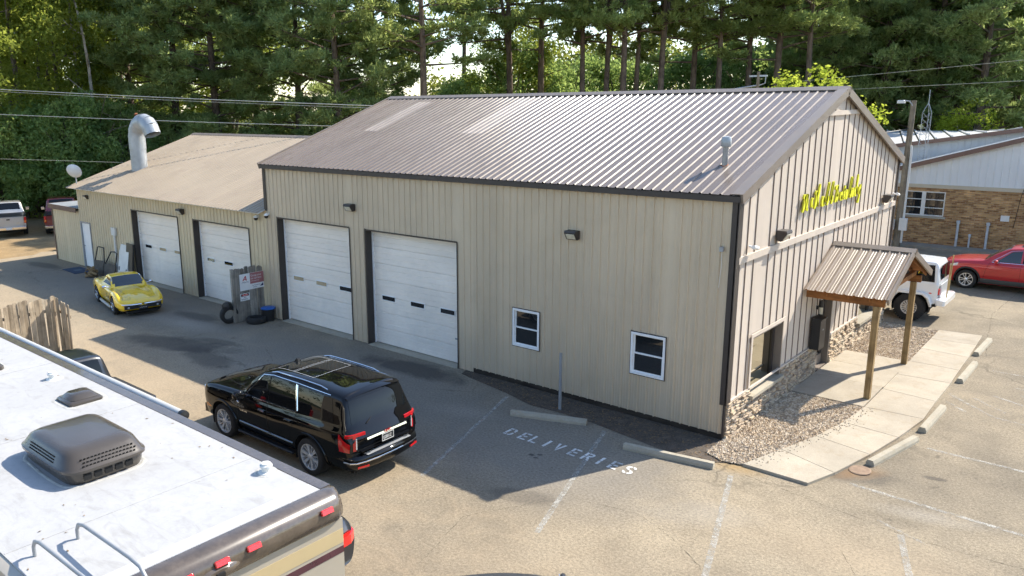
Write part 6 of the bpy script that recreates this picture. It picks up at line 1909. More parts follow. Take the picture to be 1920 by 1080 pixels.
# rear cap: profile in x-z swept across y
prof = [(XR - 0.159, ZT + 0.012), (XR - 0.08, ZT + 0.018), (XR - 0.02, ZT + 0.0), (XR + 0.035, ZT - 0.05), (XR + 0.06, ZT - 0.12), (XR + 0.055, ZT - 0.19), (XR + 0.02, ZT - 0.25), (XR - 0.159, ZT - 0.25)]
mb = MB()
ys = [-YR - 0.008, -YR + 0.02, -YR + 0.08, YR - 0.08, YR - 0.02, YR + 0.008]; kk = [0.62, 0.9, 1.0, 1.0, 0.9, 0.62]
vs = []
for y, k in zip(ys, kk):
    for (x, z) in prof: vs.append((XR - 0.159 + (x - XR + 0.159) * k, y, (ZT - 0.25) + (z - ZT + 0.25) * (0.93 + 0.07 * k)))
n = len(prof); fs = []
for i in range(len(ys) - 1):
    for j in range(n): fs.append((i * n + j, i * n + (j + 1) % n, (i + 1) * n + (j + 1) % n, (i + 1) * n + j))
fs += [tuple(range(n - 1, -1, -1)), tuple(range((len(ys) - 1) * n, len(ys) * n))]
mb.add(vs, fs); capo = mb.build('rear_cap', RVB, rv, smooth=50)
mb = MB(); mb.prism([(XR - 0.159, 0.5), (XR - 0.02, 0.5), (XR + 0.0, 1.4), (XR + 0.0, ZT - 0.26), (XR - 0.159, ZT - 0.26)], -YR, YR, 'y'); rw = mb.build('rear_wall', RVT, rv)
mb = MB(); mb.box(XR + 0.001, XR + 0.004, -YR + 0.002, YR - 0.002, ZT - 0.50, ZT - 0.36); mb.build('tan_stripe', M('tan_stripe_paint', (0.46, 0.36, 0.20), 0.3, var=0.05, coat=0.5), rw)
t_ = worn_paint('peeling_maroon', (0.085, 0.035, 0.040), 0.36, 0.44)
mb = MB(); mb.box(XR + 0.001, XR + 0.004, -YR + 0.002, YR - 0.002, ZT - 0.60, ZT - 0.535); mb.build('maroon_stripe', t_, rw)
mb = MB(); mb.box(-7.0, XR - 0.165, -YR + 0.11, YR - 0.11, ZT - 0.004, ZT + 0.008); rm_ = mb.build('roof_membrane', RVW, rv)
for x in (-3.2, -0.8, 1.6, 3.9):
    mb = MB(); mb.box(x, x + 0.015, -YR + 0.12, YR - 0.12, ZT + 0.0085, ZT + 0.0115); mb.build('roof_seam', RVW, rm_)
mb = MB(); mb.box(XR - 0.32, XR - 0.17, -YR + 0.12, YR - 0.12, ZT + 0.0085, ZT + 0.0125); mb.build('edge_sealant', M('clean_white_sealant', (0.46, 0.46, 0.46), 0.6, var=0.03), rm_)
mb = MB(); mb.box(-7.0, XR - 0.17, YR - 0.105, YR + 0.012, ZT - 0.03, ZT + 0.012); mb.build('edge_rail', RVB, rv)
mb = MB(); mb.tube([(-7.0, YR + 0.07, ZT - 0.02), (2.25, YR + 0.07, ZT - 0.02)], 0.05, 12); aw_ = mb.build('awning_roll', M('grey_awning', (0.42, 0.42, 0.41), 0.5, var=0.1), rv, smooth=60)
mb = MB(); mb.lathe([(0.056, 2.25), (0.06, 2.27), (0.06, 2.32), (0.0, 2.33)], 12, (0, YR + 0.07, ZT - 0.02), 'x'); mb.build('awning_end', BLACK, aw_)
for y in (1.06, 0.29, -0.01, -0.33):
    mb = MB(); mb.bbox(-0.012, 0.016, -0.065, 0.065, -0.024, 0.024, 0.006); ml = mb.build('marker_light', REDR, capo); ml.location = (XR + 0.060, y, ZT - 0.085); ml.rotation_euler = (0, R(-24), 0)
mb = MB(); mb.lathe([(0.0, 0.03), (0.7, 0.028), (1.0, 0.0)], 24, axis='x'); mb.v = [(p[0], p[1] * 0.20, p[2] * 0.058) for p in mb.v]
cm = mb.build('camera_housing', RVB, capo, smooth=50); cm.location = (XR + 0.058, -0.05, ZT - 0.165)
mb = MB(); mb.box(0.026, 0.05, -0.035, 0.035, -0.018, 0.018); mb.build('camera_lens', BLACK, cm)
for (xa, xb, za, zb) in ((-6.2, -4.9, 2.0, 2.9), (-3.6, -2.3, 2.0, 2.9), (-0.6, 0.5, 2.1, 2.9), (2.2, 3.6, 2.0, 2.9)):  # unseen windows, added to darken the motorhome's reflection in the SUV glass
    mb = MB(); mb.box(xa, xb, YR + 0.001, YR + 0.012, za, zb); mb.build('side_window', CARG, rv)
mb = MB(); mb.box(-6.9, XR - 0.17, YR + 0.001, YR + 0.006, 0.6, 1.5); mb.build('added_dark_skirt', RVB, rv)  # unseen dark band, added for the same darker reflection
# air conditioner
ac = empty('air_conditioner', (2.64, 0.05, ZT + 0.01), 0, rv); ac.scale = (0.92, 0.92, 0.95)
ACM = M('brown_ac_shroud', (0.060, 0.050, 0.040), 0.26, var=0.12, scale=3, coat=0.3)
levels = [(0.00, 0.60, 0.40), (0.04, 0.62, 0.42), (0.12, 0.63, 0.43), (0.13, 0.655, 0.455), (0.155, 0.655, 0.455), (0.17, 0.635, 0.435), (0.27, 0.54, 0.39), (0.305, 0.47, 0.35), (0.32, 0.36, 0.28)]
mb = MB(); vs = []; N = 40
for (z, a, b) in levels:
    for k in range(N):
        q = 2 * math.pi * k / N; cx, sx_ = math.cos(q), math.sin(q)
        e = 0.32
        vs.append((a * math.copysign(abs(cx) ** e, cx), b * math.copysign(abs(sx_) ** e, sx_), z))
fs = []
for i in range(len(levels) - 1):
    for k in range(N): fs.append((i * N + k, i * N + (k + 1) % N, (i + 1) * N + (k + 1) % N, (i + 1) * N + k))
fs.append(tuple(range((len(levels) - 1) * N, len(levels) * N)))
mb.add(vs, fs); sh = mb.build('ac_shroud', ACM, ac, smooth=40)
mb = MB()   # vent holes on the rear (+x) face and left face
for r_ in range(3):
    for k in range(15):
        y = -0.27 + k * 0.0385 + (0.019 if r_ % 2 else 0)
        z = 0.185 + r_ * 0.027
        x = 0.635 - (z - 0.17) * 0.95 + 0.004
        mb.obox((x, y, z), (0.3, 0, 1), (0, 1, 0), (1, 0, 0.9), 0.012, 0.013, 0.003)
for k in range(5):
    mb.obox((0.632, -0.24 + k * 0.11, 0.075), (0, 0, 1), (0, 1, 0), (1, 0, 0), 0.03, 0.04, 0.004)
for r_ in range(3):
    for k in range(15):
        x = -0.30 + k * 0.040; z = 0.185 + r_ * 0.027; y = -(0.436 - (z - 0.17) * 0.42)
        mb.obox((x, y, z), (1, 0, 0), (0, -0.4, 1), (0, -1, -0.4), 0.013, 0.011, 0.003)
tag(mb.build('vent_holes', M('vent_black', (0.006, 0.006, 0.006), 0.9, var=0), sh), kind='stuff')
# roof vents, pipe caps
mb = MB(); mb.bbox(-0.20, 0.20, -0.20, 0.20, 0, 0.05, 0.02); mb.bbox(-0.17, 0.17, -0.17, 0.17, 0.05, 0.10, 0.045); v = mb.build('roof_hatch', ACM, rv, smooth=40); v.location = (0.93, 0.77, ZT + 0.008)
mb = MB(); mb.bbox(-0.18, 0.18, -0.18, 0.18, 0, 0.09, 0.04); v = mb.build('roof_hatch', ACM, rv, smooth=40); v.location = (-1.18, 0.44, ZT + 0.008)
for (x, y) in ((4.29, 1.06), (-0.08, 0.87)):
    mb = MB(); mb.lathe([(0.085, 0.0), (0.08, 0.012), (0.045, 0.02), (0.045, 0.055), (0.06, 0.06), (0.06, 0.08), (0.045, 0.085), (0.045, 0.10), (0.0, 0.105)], 18); v = mb.build('vent_cap', OFFW, rv, smooth=40); v.location = (x, y, ZT + 0.008)
SEALM = M('aged_lap_sealant', (0.40, 0.39, 0.36), 0.7, var=0.2, scale=14, bump=0.6, bscale=50)
def bead(cx, cy, rx, ry, w=0.03, n=28, sq=0.45):
    vs = []
    for i in range(n):
        a = 2 * math.pi * i / n; ca, sa = math.cos(a), math.sin(a)
        e = lambda v: math.copysign(abs(v) ** sq, v)
        j = random.uniform(-0.012, 0.012)
        for k, z in ((-w, 0.0), (0, 0.008), (w, 0.0)): vs.append((cx + e(ca) * (rx + k + j), cy + e(sa) * (ry + k + j), ZT + 0.0085 + z))
    mb = MB(); mb.add(vs, [(3 * i + k, 3 * i + k + 1, 3 * ((i + 1) % n) + k + 1, 3 * ((i + 1) % n) + k) for i in range(n) for k in (0, 1)]); mb.build('sealant_bead', SEALM, rm_, smooth=60)
bead(0.93, 0.77, 0.24, 0.24); bead(-1.18, 0.44, 0.22, 0.22); bead(4.29, 1.06, 0.10, 0.10, 0.02, 20, 1.0); bead(-0.08, 0.87, 0.10, 0.10, 0.02, 20, 1.0); bead(2.64, 0.05, 0.60, 0.42, 0.02)
mb = MB()
for _ in range(130):
    x = random.uniform(-5, XR - 0.4); y = random.uniform(-YR + 0.15, YR - 0.15); a = random.uniform(0, 6.3); r = random.uniform(0.006, 0.022)
    u = Vector((math.cos(a), math.sin(a), 0)) * r; w = Vector((-math.sin(a), math.cos(a), random.uniform(0, .3))) * r * 0.4; c = Vector((x, y, ZT + 0.014))
    mb.add([c - u, c + w, c + u, c - w], [(0, 1, 2, 3)])
tag(mb.build('roof_debris', MATS['dry_leaf'], rm_, fix=False), kind='stuff')
lad = empty('ladder', (XR, -0.84, 0), 0, rv)
for y in (-0.17, 0.17):
    mb = MB(); mb.tube([(-1.0, y, ZT + 0.01), (-1.0, y, ZT + 0.09), (-0.96, y, ZT + 0.15), (-0.86, y, ZT + 0.18), (-0.1, y, ZT + 0.20), (0.06, y, ZT + 0.19), (0.14, y, ZT + 0.12), (0.16, y, ZT), (0.16, y, 1.3)], 0.016, 8); mb.build('ladder_rail', STEEL, lad, smooth=60)
for z in (1.5, 1.8, 2.1, 2.4, 2.7, 3.0, 3.3):
    mb = MB(); mb.tube([(0.16, -0.17, z), (0.16, 0.17, z)], 0.012, 8); mb.build('rung', STEEL, lad)
for x in (-5.0, 2.3, 3.3):
    for sg in (-1, 1):
        tm, rm = (bpy.data.meshes['tyre_suv'], bpy.data.meshes['rim_suv'])
        o = link_mesh('wheel', tm, rv, (x, sg * 1.08, 0.40), (0, 0, 0 if sg < 0 else math.pi)); link_mesh('rim', rm, o)
mb = MB(); mb.box(-6.9, XR - 0.2, -0.9, 0.9, 0.35, 0.56); mb.build('chassis', UNDER, rv)

# ------------------------------------------------------------------ fences, signs, leftovers by the wing
def plank_mesh(h, w, t, key):
    mb = MB(); b = random.uniform(0.02, 0.045)
    mb.prism([(-w / 2, 0), (w / 2, 0), (w / 2 + random.uniform(-.006, .006), h - b), (w / 2 - b, h), (-w / 2 + b, h), (-w / 2 + random.uniform(-.006, .006), h - b)], -t / 2, t / 2, 'y')
    return mb
def fence(root, a, b, h, mat, pw=0.14, skip=()):
    a = Vector(a); b = Vector(b); d = b - a; n = max(1, round(d.length / (pw + 0.008))); ang = math.atan2(d.y, d.x)
    for i in range(n):
        if i in skip: continue
        p = a + d * ((i + 0.5) / n)
        mb = plank_mesh(h + random.uniform(-0.06, 0.05), pw + random.uniform(-.012, .006), 0.02, i)
        o = mb.build('plank', mat, root)
        o.location = (p.x, p.y, 0.02); o.rotation_euler = (random.uniform(-.02, .02), random.uniform(-.016, .016), ang + random.uniform(-.03, .03))
    nrm = Vector((-d.y, d.x)).normalized() * 0.045
    for z in (0.35, h - 0.4):
        mb = MB(); mb.obox(((a + b) / 2 + nrm).to_3d() + Vector((0, 0, z)), d.to_3d(), nrm.to_3d(), (0, 0, 1), d.length / 2, 0.02, 0.045); mb.build('fence_rail', mat, root)
f1 = thing('board_fence', 'weathered grey-brown board fence at the left edge behind the motorhome', 'fence', (-18.2, -9, 0))
fence(f1, (0.0, -5.2), (0.0, 1.95), 1.88, FENCEW)
fence(f1, (0.05, 2.0), (1.15, 1.88), 1.86, FENCEW, 0.15)
f2 = thing('sign_fence', 'short grey board screen standing out from the wall between the garage doors', 'fence', (-17.2, 0, 0))
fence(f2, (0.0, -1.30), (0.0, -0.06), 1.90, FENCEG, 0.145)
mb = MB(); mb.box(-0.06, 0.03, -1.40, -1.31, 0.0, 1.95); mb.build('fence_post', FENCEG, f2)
sg1 = thing('paint_shop_sign', 'white and dusty red advertising sign on the short board screen', 'sign', (-17.165, -0.585, 1.42))
mb = MB(); mb.box(0, 0.012, -0.505, 0.505, -0.30, 0.295); mb.build('board', WHITE, sg1)
mb = MB(); mb.box(0.0125, 0.0145, -0.08, 0.50, -0.10, 0.29); mb.build('red_panel', M('dusty_red_print', (0.40, 0.15, 0.15), 0.6, var=0.08), sg1)
put_text('slogan', 'Giving your', 0.105, WHT, sg1, (0.016, -0.05, 0.155), (0, 1, 0), (0, 0, 1), 0.001, 0.92)
put_text('slogan', 'car our best', 0.105, WHT, sg1, (0.016, -0.05, 0.055), (0, 1, 0), (0, 0, 1), 0.001, 0.86)
put_text('slogan', 'Quality is guaranteed', 0.045, WHT, sg1, (0.016, -0.05, -0.02), (0, 1, 0), (0, 0, 1), 0.001, 0.9)
put_text('small_print', 'AXALTA', 0.065, M('navy_print', (0.03, 0.04, 0.12), 0.6, var=0), sg1, (0.014, -0.43, -0.03), (0, 1, 0), (0, 0, 1), 0.001, 1.15)
put_text('small_print', 'Coating Systems', 0.05, MATS['navy_print'], sg1, (0.014, 0.0, -0.185), (0, 1, 0), (0, 0, 1), 0.001)
put_text('small_print', 'axalta.us', 0.05, MATS['navy_print'], sg1, (0.014, 0.03, -0.25), (0, 1, 0), (0, 0, 1), 0.001)
mb = MB()
for poly in ([(-.40, .05), (-.35, .05), (-.26, .19), (-.27, .23)], [(-.25, .23), (-.21, .05), (-.26, .05), (-.275, .16)], [(-.34, .085), (-.25, .085), (-.25, .11), (-.325, .11)]):
    mb.add([(0.0135, y, z) for y, z in poly], [tuple(range(len(poly)))])
mb.build('logo', M('logo_red', (0.48, 0.03, 0.03), 0.5, var=0), sg1)
mb = MB(); mb.add([(0.0135, .32, -.24), (0.0135, .47, -.24), (0.0135, .47, -.13)], [(0, 1, 2)]); mb.build('small_logo', MATS['navy_print'], sg1)
sg2 = thing('danger_sign', 'small white DANGER notice below the larger sign on the board screen', 'sign', (-17.17, -0.91, 0.885))
mb = MB(); mb.box(0, 0.010, -0.195, 0.195, -0.13, 0.13); mb.build('board', WHITE, sg2)
mb = MB(); mb.box(0.0105, 0.0125, -0.165, 0.165, 0.03, 0.115); mb.build('black_header', BLACK, sg2)
mb = MB(); mb.lathe([(0.0, 0.013), (1.0, 0.013), (1.0, 0.0145), (0, 0.0145)], 24, (0, 0, 0), 'x'); mb.v = [(p[0], p[1] * 0.135, 0.0725 + p[2] * 0.033) for p in mb.v]; mb.build('red_oval', REDR, sg2)
put_text('lettering', 'DANGER', 0.055, WHT, sg2, (0.016, -0.10, 0.053), (0, 1, 0), (0, 0, 1), 0.001, 0.95)
put_text('lettering', 'NO', 0.06, BLACK, sg2, (0.0115, -0.045, -0.035), (0, 1, 0), (0, 0, 1), 0.001)
put_text('lettering', 'TRESPASSING', 0.05, BLACK, sg2, (0.0115, -0.165, -0.095), (0, 1, 0), (0, 0, 1), 0.001, 0.9)
def tyre(label, loc, rot, r=0.33, w=0.2):
    t = MB(); hw = w / 2; ri = r * 0.58
    t.lathe([(ri, -hw * 0.8), (ri * 1.06, -hw), (r * 0.85, -hw), (r * 0.96, -hw * 0.85), (r, -hw * 0.6), (r, hw * 0.6), (r * 0.96, hw * 0.85), (r * 0.85, hw), (ri * 1.06, hw), (ri, hw * 0.8)], 32, axis='y', closed=True)
    o = t.build('loose_tyre', RUBBER, None, smooth=40); o.location = loc; o.rotation_euler = rot
    tag(o, label, 'tyre', 'old tyres by the board screen')
tyre('black tyre leaning against the outer edge of the board screen', (-17.34, -1.50, 0.34), (R(8), 0, R(78)))
tyre('black tyre lying flat at the foot of the board screen', (-16.72, -0.80, 0.11), (R(90), 0, 0), 0.35)
mb = MB(); mb.lathe([(0.0, 0.0), (0.20, 0.0), (0.23, 0.42), (0.24, 0.42), (0.24, 0.44), (0.0, 0.44)], 24); tb = mb.build('tub', BLACK, None, smooth=40); 
tubR = thing('black_tub', 'black tub with bright blue lid beside the tall garage door', 'tub', (-16.62, -0.35, 0)); tb.parent = tubR
mb = MB(); mb.lathe([(0.26, 0.441), (0.265, 0.47), (0.20, 0.50), (0.0, 0.505)], 24); mb.build('lid', M('blue_lid', (0.02, 0.12, 0.42), 0.4, var=0.08), tubR, smooth=40)
mb = MB(); mb.lathe([(0.0, 0), (0.14, 0.0), (0.16, 0.1), (0.15, 0.22), (0.0, 0.26)], 16); hb = mb.build('air_hose_reel', BLACK, None, smooth=40); hb.location = (-17.30, -1.52, 0.68); hb.rotation_euler = (R(90), 0, R(30)); tag(hb, 'round black reel hanging on the outer post of the board screen', 'hose reel')
# discarded car doors
def frame_door(label, loc, rz, w, h, mat, gl=False, kind=0):
    root = thing('salvaged_car_door', label, 'car door', loc, rz, 'discarded car doors')
    T = 0.06
    lean = R(-12)
    low = [(0.0, 0.02), (w, 0.0), (w, h * 0.55), (0.0, h * 0.50)]
    mb = MB(); mb.prism(low, -T / 2, T / 2, 'y'); o = mb.build('door_skin', mat, root); o.rotation_euler = (lean, 0, 0)
    if kind == 0: P_ = [(0.03, h * 0.48), (0.10 * w + 0.02, h * 0.97), (0.22 * w, h), (0.78 * w, h), (w - 0.03, h * 0.53)]
    else: P_ = [(0.03, h * 0.48), (0.45 * w, h * 0.98), (0.75 * w, h), (w - 0.02, h * 0.96), (w - 0.03, h * 0.53)]
    mb = MB(); mb.tube([(x, 0, z) for x, z in P_], 0.03, 6); o = mb.build('window_frame', BLACK, root); o.rotation_euler = (lean, 0, 0)
    return root
frame_door('black bare car door frame nearest the white service door', (-29.95, -0.55, 0), 0, 0.95, 1.28, M('rusty_black_door', (0.06, 0.05, 0.04), 0.7, var=0.5, scale=8), kind=0)
frame_door('black bare car door frame with sloping window, leaning at the wall', (-28.85, -0.60, 0), 0, 1.05, 1.22, MATS['rusty_black_door'], kind=1)
wd = thing('car_hood_panel', 'white car panel standing upright against the wall beside the garage door', 'car panel', (-27.25, -0.50, 0))
mb = MB(); mb.prism([(-0.42, 0.0), (0.42, 0.0), (0.44, 1.35), (0.30, 1.60), (-0.30, 1.62), (-0.42, 1.30)], -0.03, 0.03, 'y'); o = mb.build('panel', OFFW, wd); o.rotation_euler = (R(-10), 0, 0)
mb = MB(); mb.box(-0.36, -0.28, -0.04, -0.031, 0.45, 0.62); o = mb.build('door_handle', BLACK, wd); o.rotation_euler = (R(-10), 0, 0)
mb = MB(); mb.box(0.30, 0.36, -0.04, -0.031, 0.45, 0.56); o = mb.build('lock_cover', BLACK, wd); o.rotation_euler = (R(-10), 0, 0)
bd = thing('salvaged_door_shell', 'black car door shell leaning between the white panel and the garage door', 'car door', (-26.75, -0.42, 0), 0, 'discarded car doors')
mb = MB(); mb.prism([(-0.35, 0), (0.28, 0), (0.28, 1.68), (-0.30, 1.70)], -0.04, 0.04, 'y'); o = mb.build('door_skin', BLKM, bd); o.rotation_euler = (R(-7), 0, 0)
mb = MB()
for k in range(26):
    a = random.uniform(0, 6.3); rr = random.uniform(0.02, 0.42)
    c = Vector((rr * math.cos(a), rr * 0.45 * math.sin(a), random.uniform(0.03, 0.45 - rr * 0.6)))
    ax = Vector((random.uniform(-1, 1), random.uniform(-1, 1), random.uniform(-.3, .8))).normalized()
    mb.tube([c - ax * 0.16, c + ax * 0.16], random.uniform(0.03, 0.06), 6)
wp = mb.build('firewood_heap', wood('split_wood', (0.12, 0.075, 0.035), (0.36, 0.25, 0.13), (6, 6, 6), 0.2)); wp.location = (-29.2, -0.95, 0.0); tag(wp, 'heap of brown split wood and scrap in front of the bare car doors', 'wood heap', kind='stuff')
mt = thing('floor_mat', 'dark blue rectangular mat lying on the shaded asphalt', 'mat', (-31.25, -0.72, 0.0), R(-3))
mb = MB(); mb.bbox(-0.80, 0.80, -0.42, 0.42, 0.004, 0.022, 0.006); mb.build('mat_base', M('blue_mat', (0.016, 0.035, 0.075), 0.85, var=0.2, scale=8), mt)
mb = MB(); mb.box(-0.18, 0.18, -0.16, 0.16, 0.0225, 0.025); mb.build('mat_print', M('teal_print', (0.05, 0.09, 0.12), 0.8, var=0.2), mt)

# ------------------------------------------------------------------ fittings on the buildings
def wall_pack(label, loc, rz=0.0, lit=(0.80, 0.78, 0.70)):
    root = thing('wall_light', label, 'wall light', loc, rz, 'wall pack lights')
    mb = MB(); mb.prism([(0.0, -0.10), (-0.10, -0.12), (-0.22, 0.06), (-0.20, 0.11), (0.0, 0.11)], -0.16, 0.16, 'x'); mb.build('housing', M('bronze_housing', (0.045, 0.036, 0.030), 0.5, var=0.1), root)
    mb = MB(); mb.obox((0, -0.166, -0.034), (1, 0, 0), (0, -0.55, 0.83), (0, -0.83, -0.55), 0.12, 0.075, 0.006); mb.build('lens', M('light_lens', (0.62, 0.58, 0.46), 0.3, var=0.15, scale=14), root)
    return root
wall_pack('brown wall light above the pier between the two tall garage doors', (-12.26, -0.034, 4.36))
wall_pack('brown wall light on the wide tan wall above the two small windows', (-4.04, -0.034, 4.30))
wall_pack('brown wall light between the two lower garage doors', (-22.47, -0.034, 3.43))
wall_pack('small brown wall light above the white service door', (-30.87, -0.034, 3.45)).scale = (0.8, 0.8, 0.8)
w_ = wall_pack('large brown wall light on the gable near the front corner', (0.047, 2.37, 4.38), R(90)); w_.scale = (1.1, 1.1, 1.1)
w_ = wall_pack('large brown wall light on the gable near the utility pole', (0.047, 11.25, 4.38), R(90)); w_.scale = (1.1, 1.1, 1.1)
def cctv(label, loc, rz, kind):
    root = thing('security_camera', label, 'camera', loc, rz, 'white security cameras')
    if kind == 'dome':
        mb = MB(); mb.box(-0.05, 0.05, -0.12, 0.0, 0.02, 0.09); mb.build('bracket', OFFW, root)
        mb = MB(); mb.lathe([(0.075, 0.02), (0.08, -0.03), (0.06, -0.08), (0.0, -0.10)], 16, (0, -0.11, 0)); mb.build('dome', GLASS, root, smooth=50)
        mb = MB(); mb.lathe([(0.0, 0.055), (0.085, 0.05), (0.09, 0.015), (0.075, 0.01)], 16, (0, -0.11, 0)); mb.build('cap', WHITE, root, smooth=50)
    else:
        mb = MB(); mb.tube([(0, 0, 0.02), (0, -0.06, 0.0), (0, -0.12, 0.0)], 0.025, 8); mb.build('bracket', WHITE, root)
        mb = MB(); mb.tube([(-0.10, -0.14, 0.02), (0.13, -0.14, -0.03)], 0.045, 12); mb.build('barrel', WHITE, root, smooth=50)
cctv('white dome camera at the end of the low wing wall', (-17.29, -0.034, 3.62), 0, 'dome')
cctv('white dome camera at the left edge of the tall workshop wall', (-16.66, -0.034, 3.74), 0, 'dome')
cctv('white bullet camera on the gable at the front corner above the belt band', (0.036, 0.62, 4.34), R(90), 'bullet')
cctv('white bullet camera on the gable at the far corner near the pole', (0.036, 12.28, 4.42), R(90), 'bullet')
sb = thing('small_sensor', 'tiny dark sensor with hanging wire on the tan wall near the corner trim', 'sensor', (-0.28, -0.034, 4.35))
mb = MB(); mb.box(-0.04, 0.04, -0.07, 0, -0.05, 0.05); mb.build('sensor_body', STEEL, sb)
mb = MB(); mb.tube([(0, -0.02, -0.05), (0.01, -0.025, -0.4), (-0.02, -0.02, -0.85)], 0.006, 5); mb.build('wire', OFFW, sb)
mbx = thing('mailbox', 'black wall letterbox beside the entrance door under the canopy', 'letterbox', (0.05, 5.50, 1.30))
mb = MB(); mb.prism([(-0.22, -0.42), (0.22, -0.42), (0.22, 0.42), (-0.22, 0.42)], 0.0, 0.24, 'x'); mb.build('box', BLKM, mbx)
mb = MB(); mb.add([(0, -0.23, 0.421), (0.27, -0.23, 0.40), (0.27, 0.23, 0.40), (0, 0.23, 0.421), (0, -0.23, 0.45), (0.27, -0.23, 0.43), (0.27, 0.23, 0.43), (0, 0.23, 0.45)], [(0, 3, 2, 1), (4, 5, 6, 7), (0, 1, 5, 4), (1, 2, 6, 5), (2, 3, 7, 6), (3, 0, 4, 7)]); mb.build('lid', BLKM, mbx)
mb = MB(); mb.box(0.2401, 0.25, -0.05, 0.05, 0.1, 0.14); mb.build('handle', STEEL, mbx)
lmp = thing('porch_lamp', 'small black cylindrical porch lamp above the letterbox', 'wall lamp', (0.04, 5.62, 1.98))
mb = MB(); mb.box(0, 0.06, -0.03, 0.03, -0.05, 0.05); mb.build('bracket', BLKM, lmp)
mb = MB(); mb.lathe([(0.06, 0.02), (0.06, 0.20), (0.0, 0.21)], 14, (0.12, 0, 0)); mb.lathe([(0.06, -0.2), (0.06, -0.17)], 14, (0.12, 0, 0)); mb.build('cap', BLKM, lmp)
mb = MB(); mb.lathe([(0.05, -0.17), (0.05, 0.02)], 14, (0.12, 0, 0)); mb.build('shade', M('lamp_shade', (0.6, 0.55, 0.42), 0.4, var=0.05), lmp)
# flue on the main roof
fl = thing('roof_flue', 'short grey roof flue with round cap near the front corner of the roof', 'flue', (-0.94, 1.36, 5.98))
mb = MB(); mb.tube([(0, 0, -0.15), (0, 0, 0.50)], 0.065, 16); mb.build('pipe', M('flue_grey', (0.30, 0.29, 0.28), 0.45, 0.3, var=0.1), fl, smooth=50)
mb = MB(); mb.lathe([(0.10, 0.46), (0.115, 0.48), (0.115, 0.62), (0.09, 0.68), (0.0, 0.70)], 18); mb.build('cap', GALV, fl, smooth=50)
mb = MB(); mb.lathe([(0.20, -0.10), (0.14, 0.0), (0.07, 0.06)], 18); mb.v = [(x, y, z + 0.33 * y) for x, y, z in mb.v]; mb.build('sealant_collar', RUST, fl, smooth=50)
# big curved duct on the low roof
dc = thing('exhaust_duct', 'large curved galvanised exhaust duct rising from the low roof', 'duct', (-29.9, 2.2, 4.55))
mb = MB(); mb.tube([(0, 0, -0.2), (0, 0, 1.05)], 0.37, 28); mb.build('lower_pipe', GALV, dc, smooth=50)
mb = MB(); mb.tube([(0, 0, 1.02), (0, 0, 1.62)], 0.385, 28); mb.build('upper_pipe', GALV, dc, smooth=50)
segs = []
for i in range(8):
    a = R(180 - i * 24); segs.append((0.66 + 0.66 * math.cos(a), 0.10 * i / 7, 1.62 + 0.66 * math.sin(a)))
for i in range(7):
    mb = MB(); p, q = Vector(segs[i]), Vector(segs[i + 1]); ex = (q - p) * 0.22
    mb.tube([p - ex, q + ex], [0.375 + 0.006 * (i % 2)] * 2, 28, False); mb.build('elbow_segment', GALV, dc, smooth=50)
mb = MB(); mb.obox((0.32, -0.10, 2.64), (1, 0, 0.5), (0, 1, 0), (-0.4, 0, 1), 0.07, 0.06, 0.02); mb.build('rust_spot', RUST, dc)
mb = MB(); mb.lathe([(0.52, -0.10), (0.40, 0.02)], 24); mb.v = [(x, y, z + 0.316 * y) for x, y, z in mb.v]; mb.build('flashing', GALV, dc)
ds = thing('satellite_dish', 'small pale satellite dish at the left corner of the low roof', 'dish', (-32.15, 0.1, 3.96))
mb = MB(); mb.tube([(0, 0, 0), (0, 0, 0.45), (0.05, -0.05, 0.6)], 0.03, 8); mb.build('mast', GALV, ds)
mb = MB(); mb.lathe([(0.0, 0.09), (0.15, 0.075), (0.28, 0.03), (0.36, -0.04), (0.35, -0.05), (0.0, 0.07)], 24); do = mb.build('reflector', M('dish_grey', (0.62, 0.64, 0.65), 0.4, var=0.08), ds, smooth=50); do.location = (0.08, -0.10, 0.62); do.rotation_euler = (R(115), 0, R(40))
# utility pole, wires, tower, mast
up_ = thing('utility_pole', 'wooden utility pole with street lamp beside the far gable corner', 'utility pole', (-3.28, 28.3, 0))
mb = MB(); mb.tube([(0, 0, 0), (0.02, 0, 3.5), (0.05, 0, 7.25)], [0.17, 0.15, 0.12], 14); mb.build('pole', POLEW, up_, smooth=60)
mb = MB(); mb.tube([(0.05, -0.1, 7.0), (-0.10, -0.16, 7.22), (-0.30, -0.18, 7.24)], 0.03, 8); ar = mb.build('lamp_arm', GALV, up_)
mb = MB(); mb.bbox(-0.62, -0.28, -0.29, -0.07, 7.12, 7.27, 0.03); mb.build('lamp_head', OFFW, up_)
mb = MB(); mb.tube([(0.20, -0.05, 0.3), (0.21, -0.05, 4.6), (0.18, -0.05, 5.1)], 0.055, 10); mb.build('conduit', OFFW, up_)
mb = MB(); mb.box(0.08, 0.42, -0.32, -0.12, 0.95, 1.55); mb.build('meter_box', OFFW, up_)
mb = MB(); mb.box(-0.38, -0.14, -0.28, -0.1, 0.95, 1.45); mb.build('meter_box', OFFW, up_)
mb = MB(); mb.tube([(-0.26, -0.15, 0.1), (-0.26, -0.15, 4.2)], 0.03, 8); mb.build('conduit', OFFW, up_)
def wire(name, label, a, b, sag, r=0.012, mat=BLACK, group='overhead wires'):
    a = Vector(a); b = Vector(b); pts = []
    for i in range(25):
        f = i / 24; p = a.lerp(b, f); p.z -= sag * 4 * f * (1 - f); pts.append(p)
    mb = MB(); mb.tube(pts, r, 5); tag(mb.build(name, mat), label, 'wire', group)
WIREL = M('pale_wire', (0.52, 0.50, 0.43), 0.6, var=0.1)
wire('overhead_wire', 'upper pale overhead wire crossing the trees at left', (-46.8, -3.3, 9.02), (-18.4, 9.95, 7.30), 0.10, 0.018, WIREL)
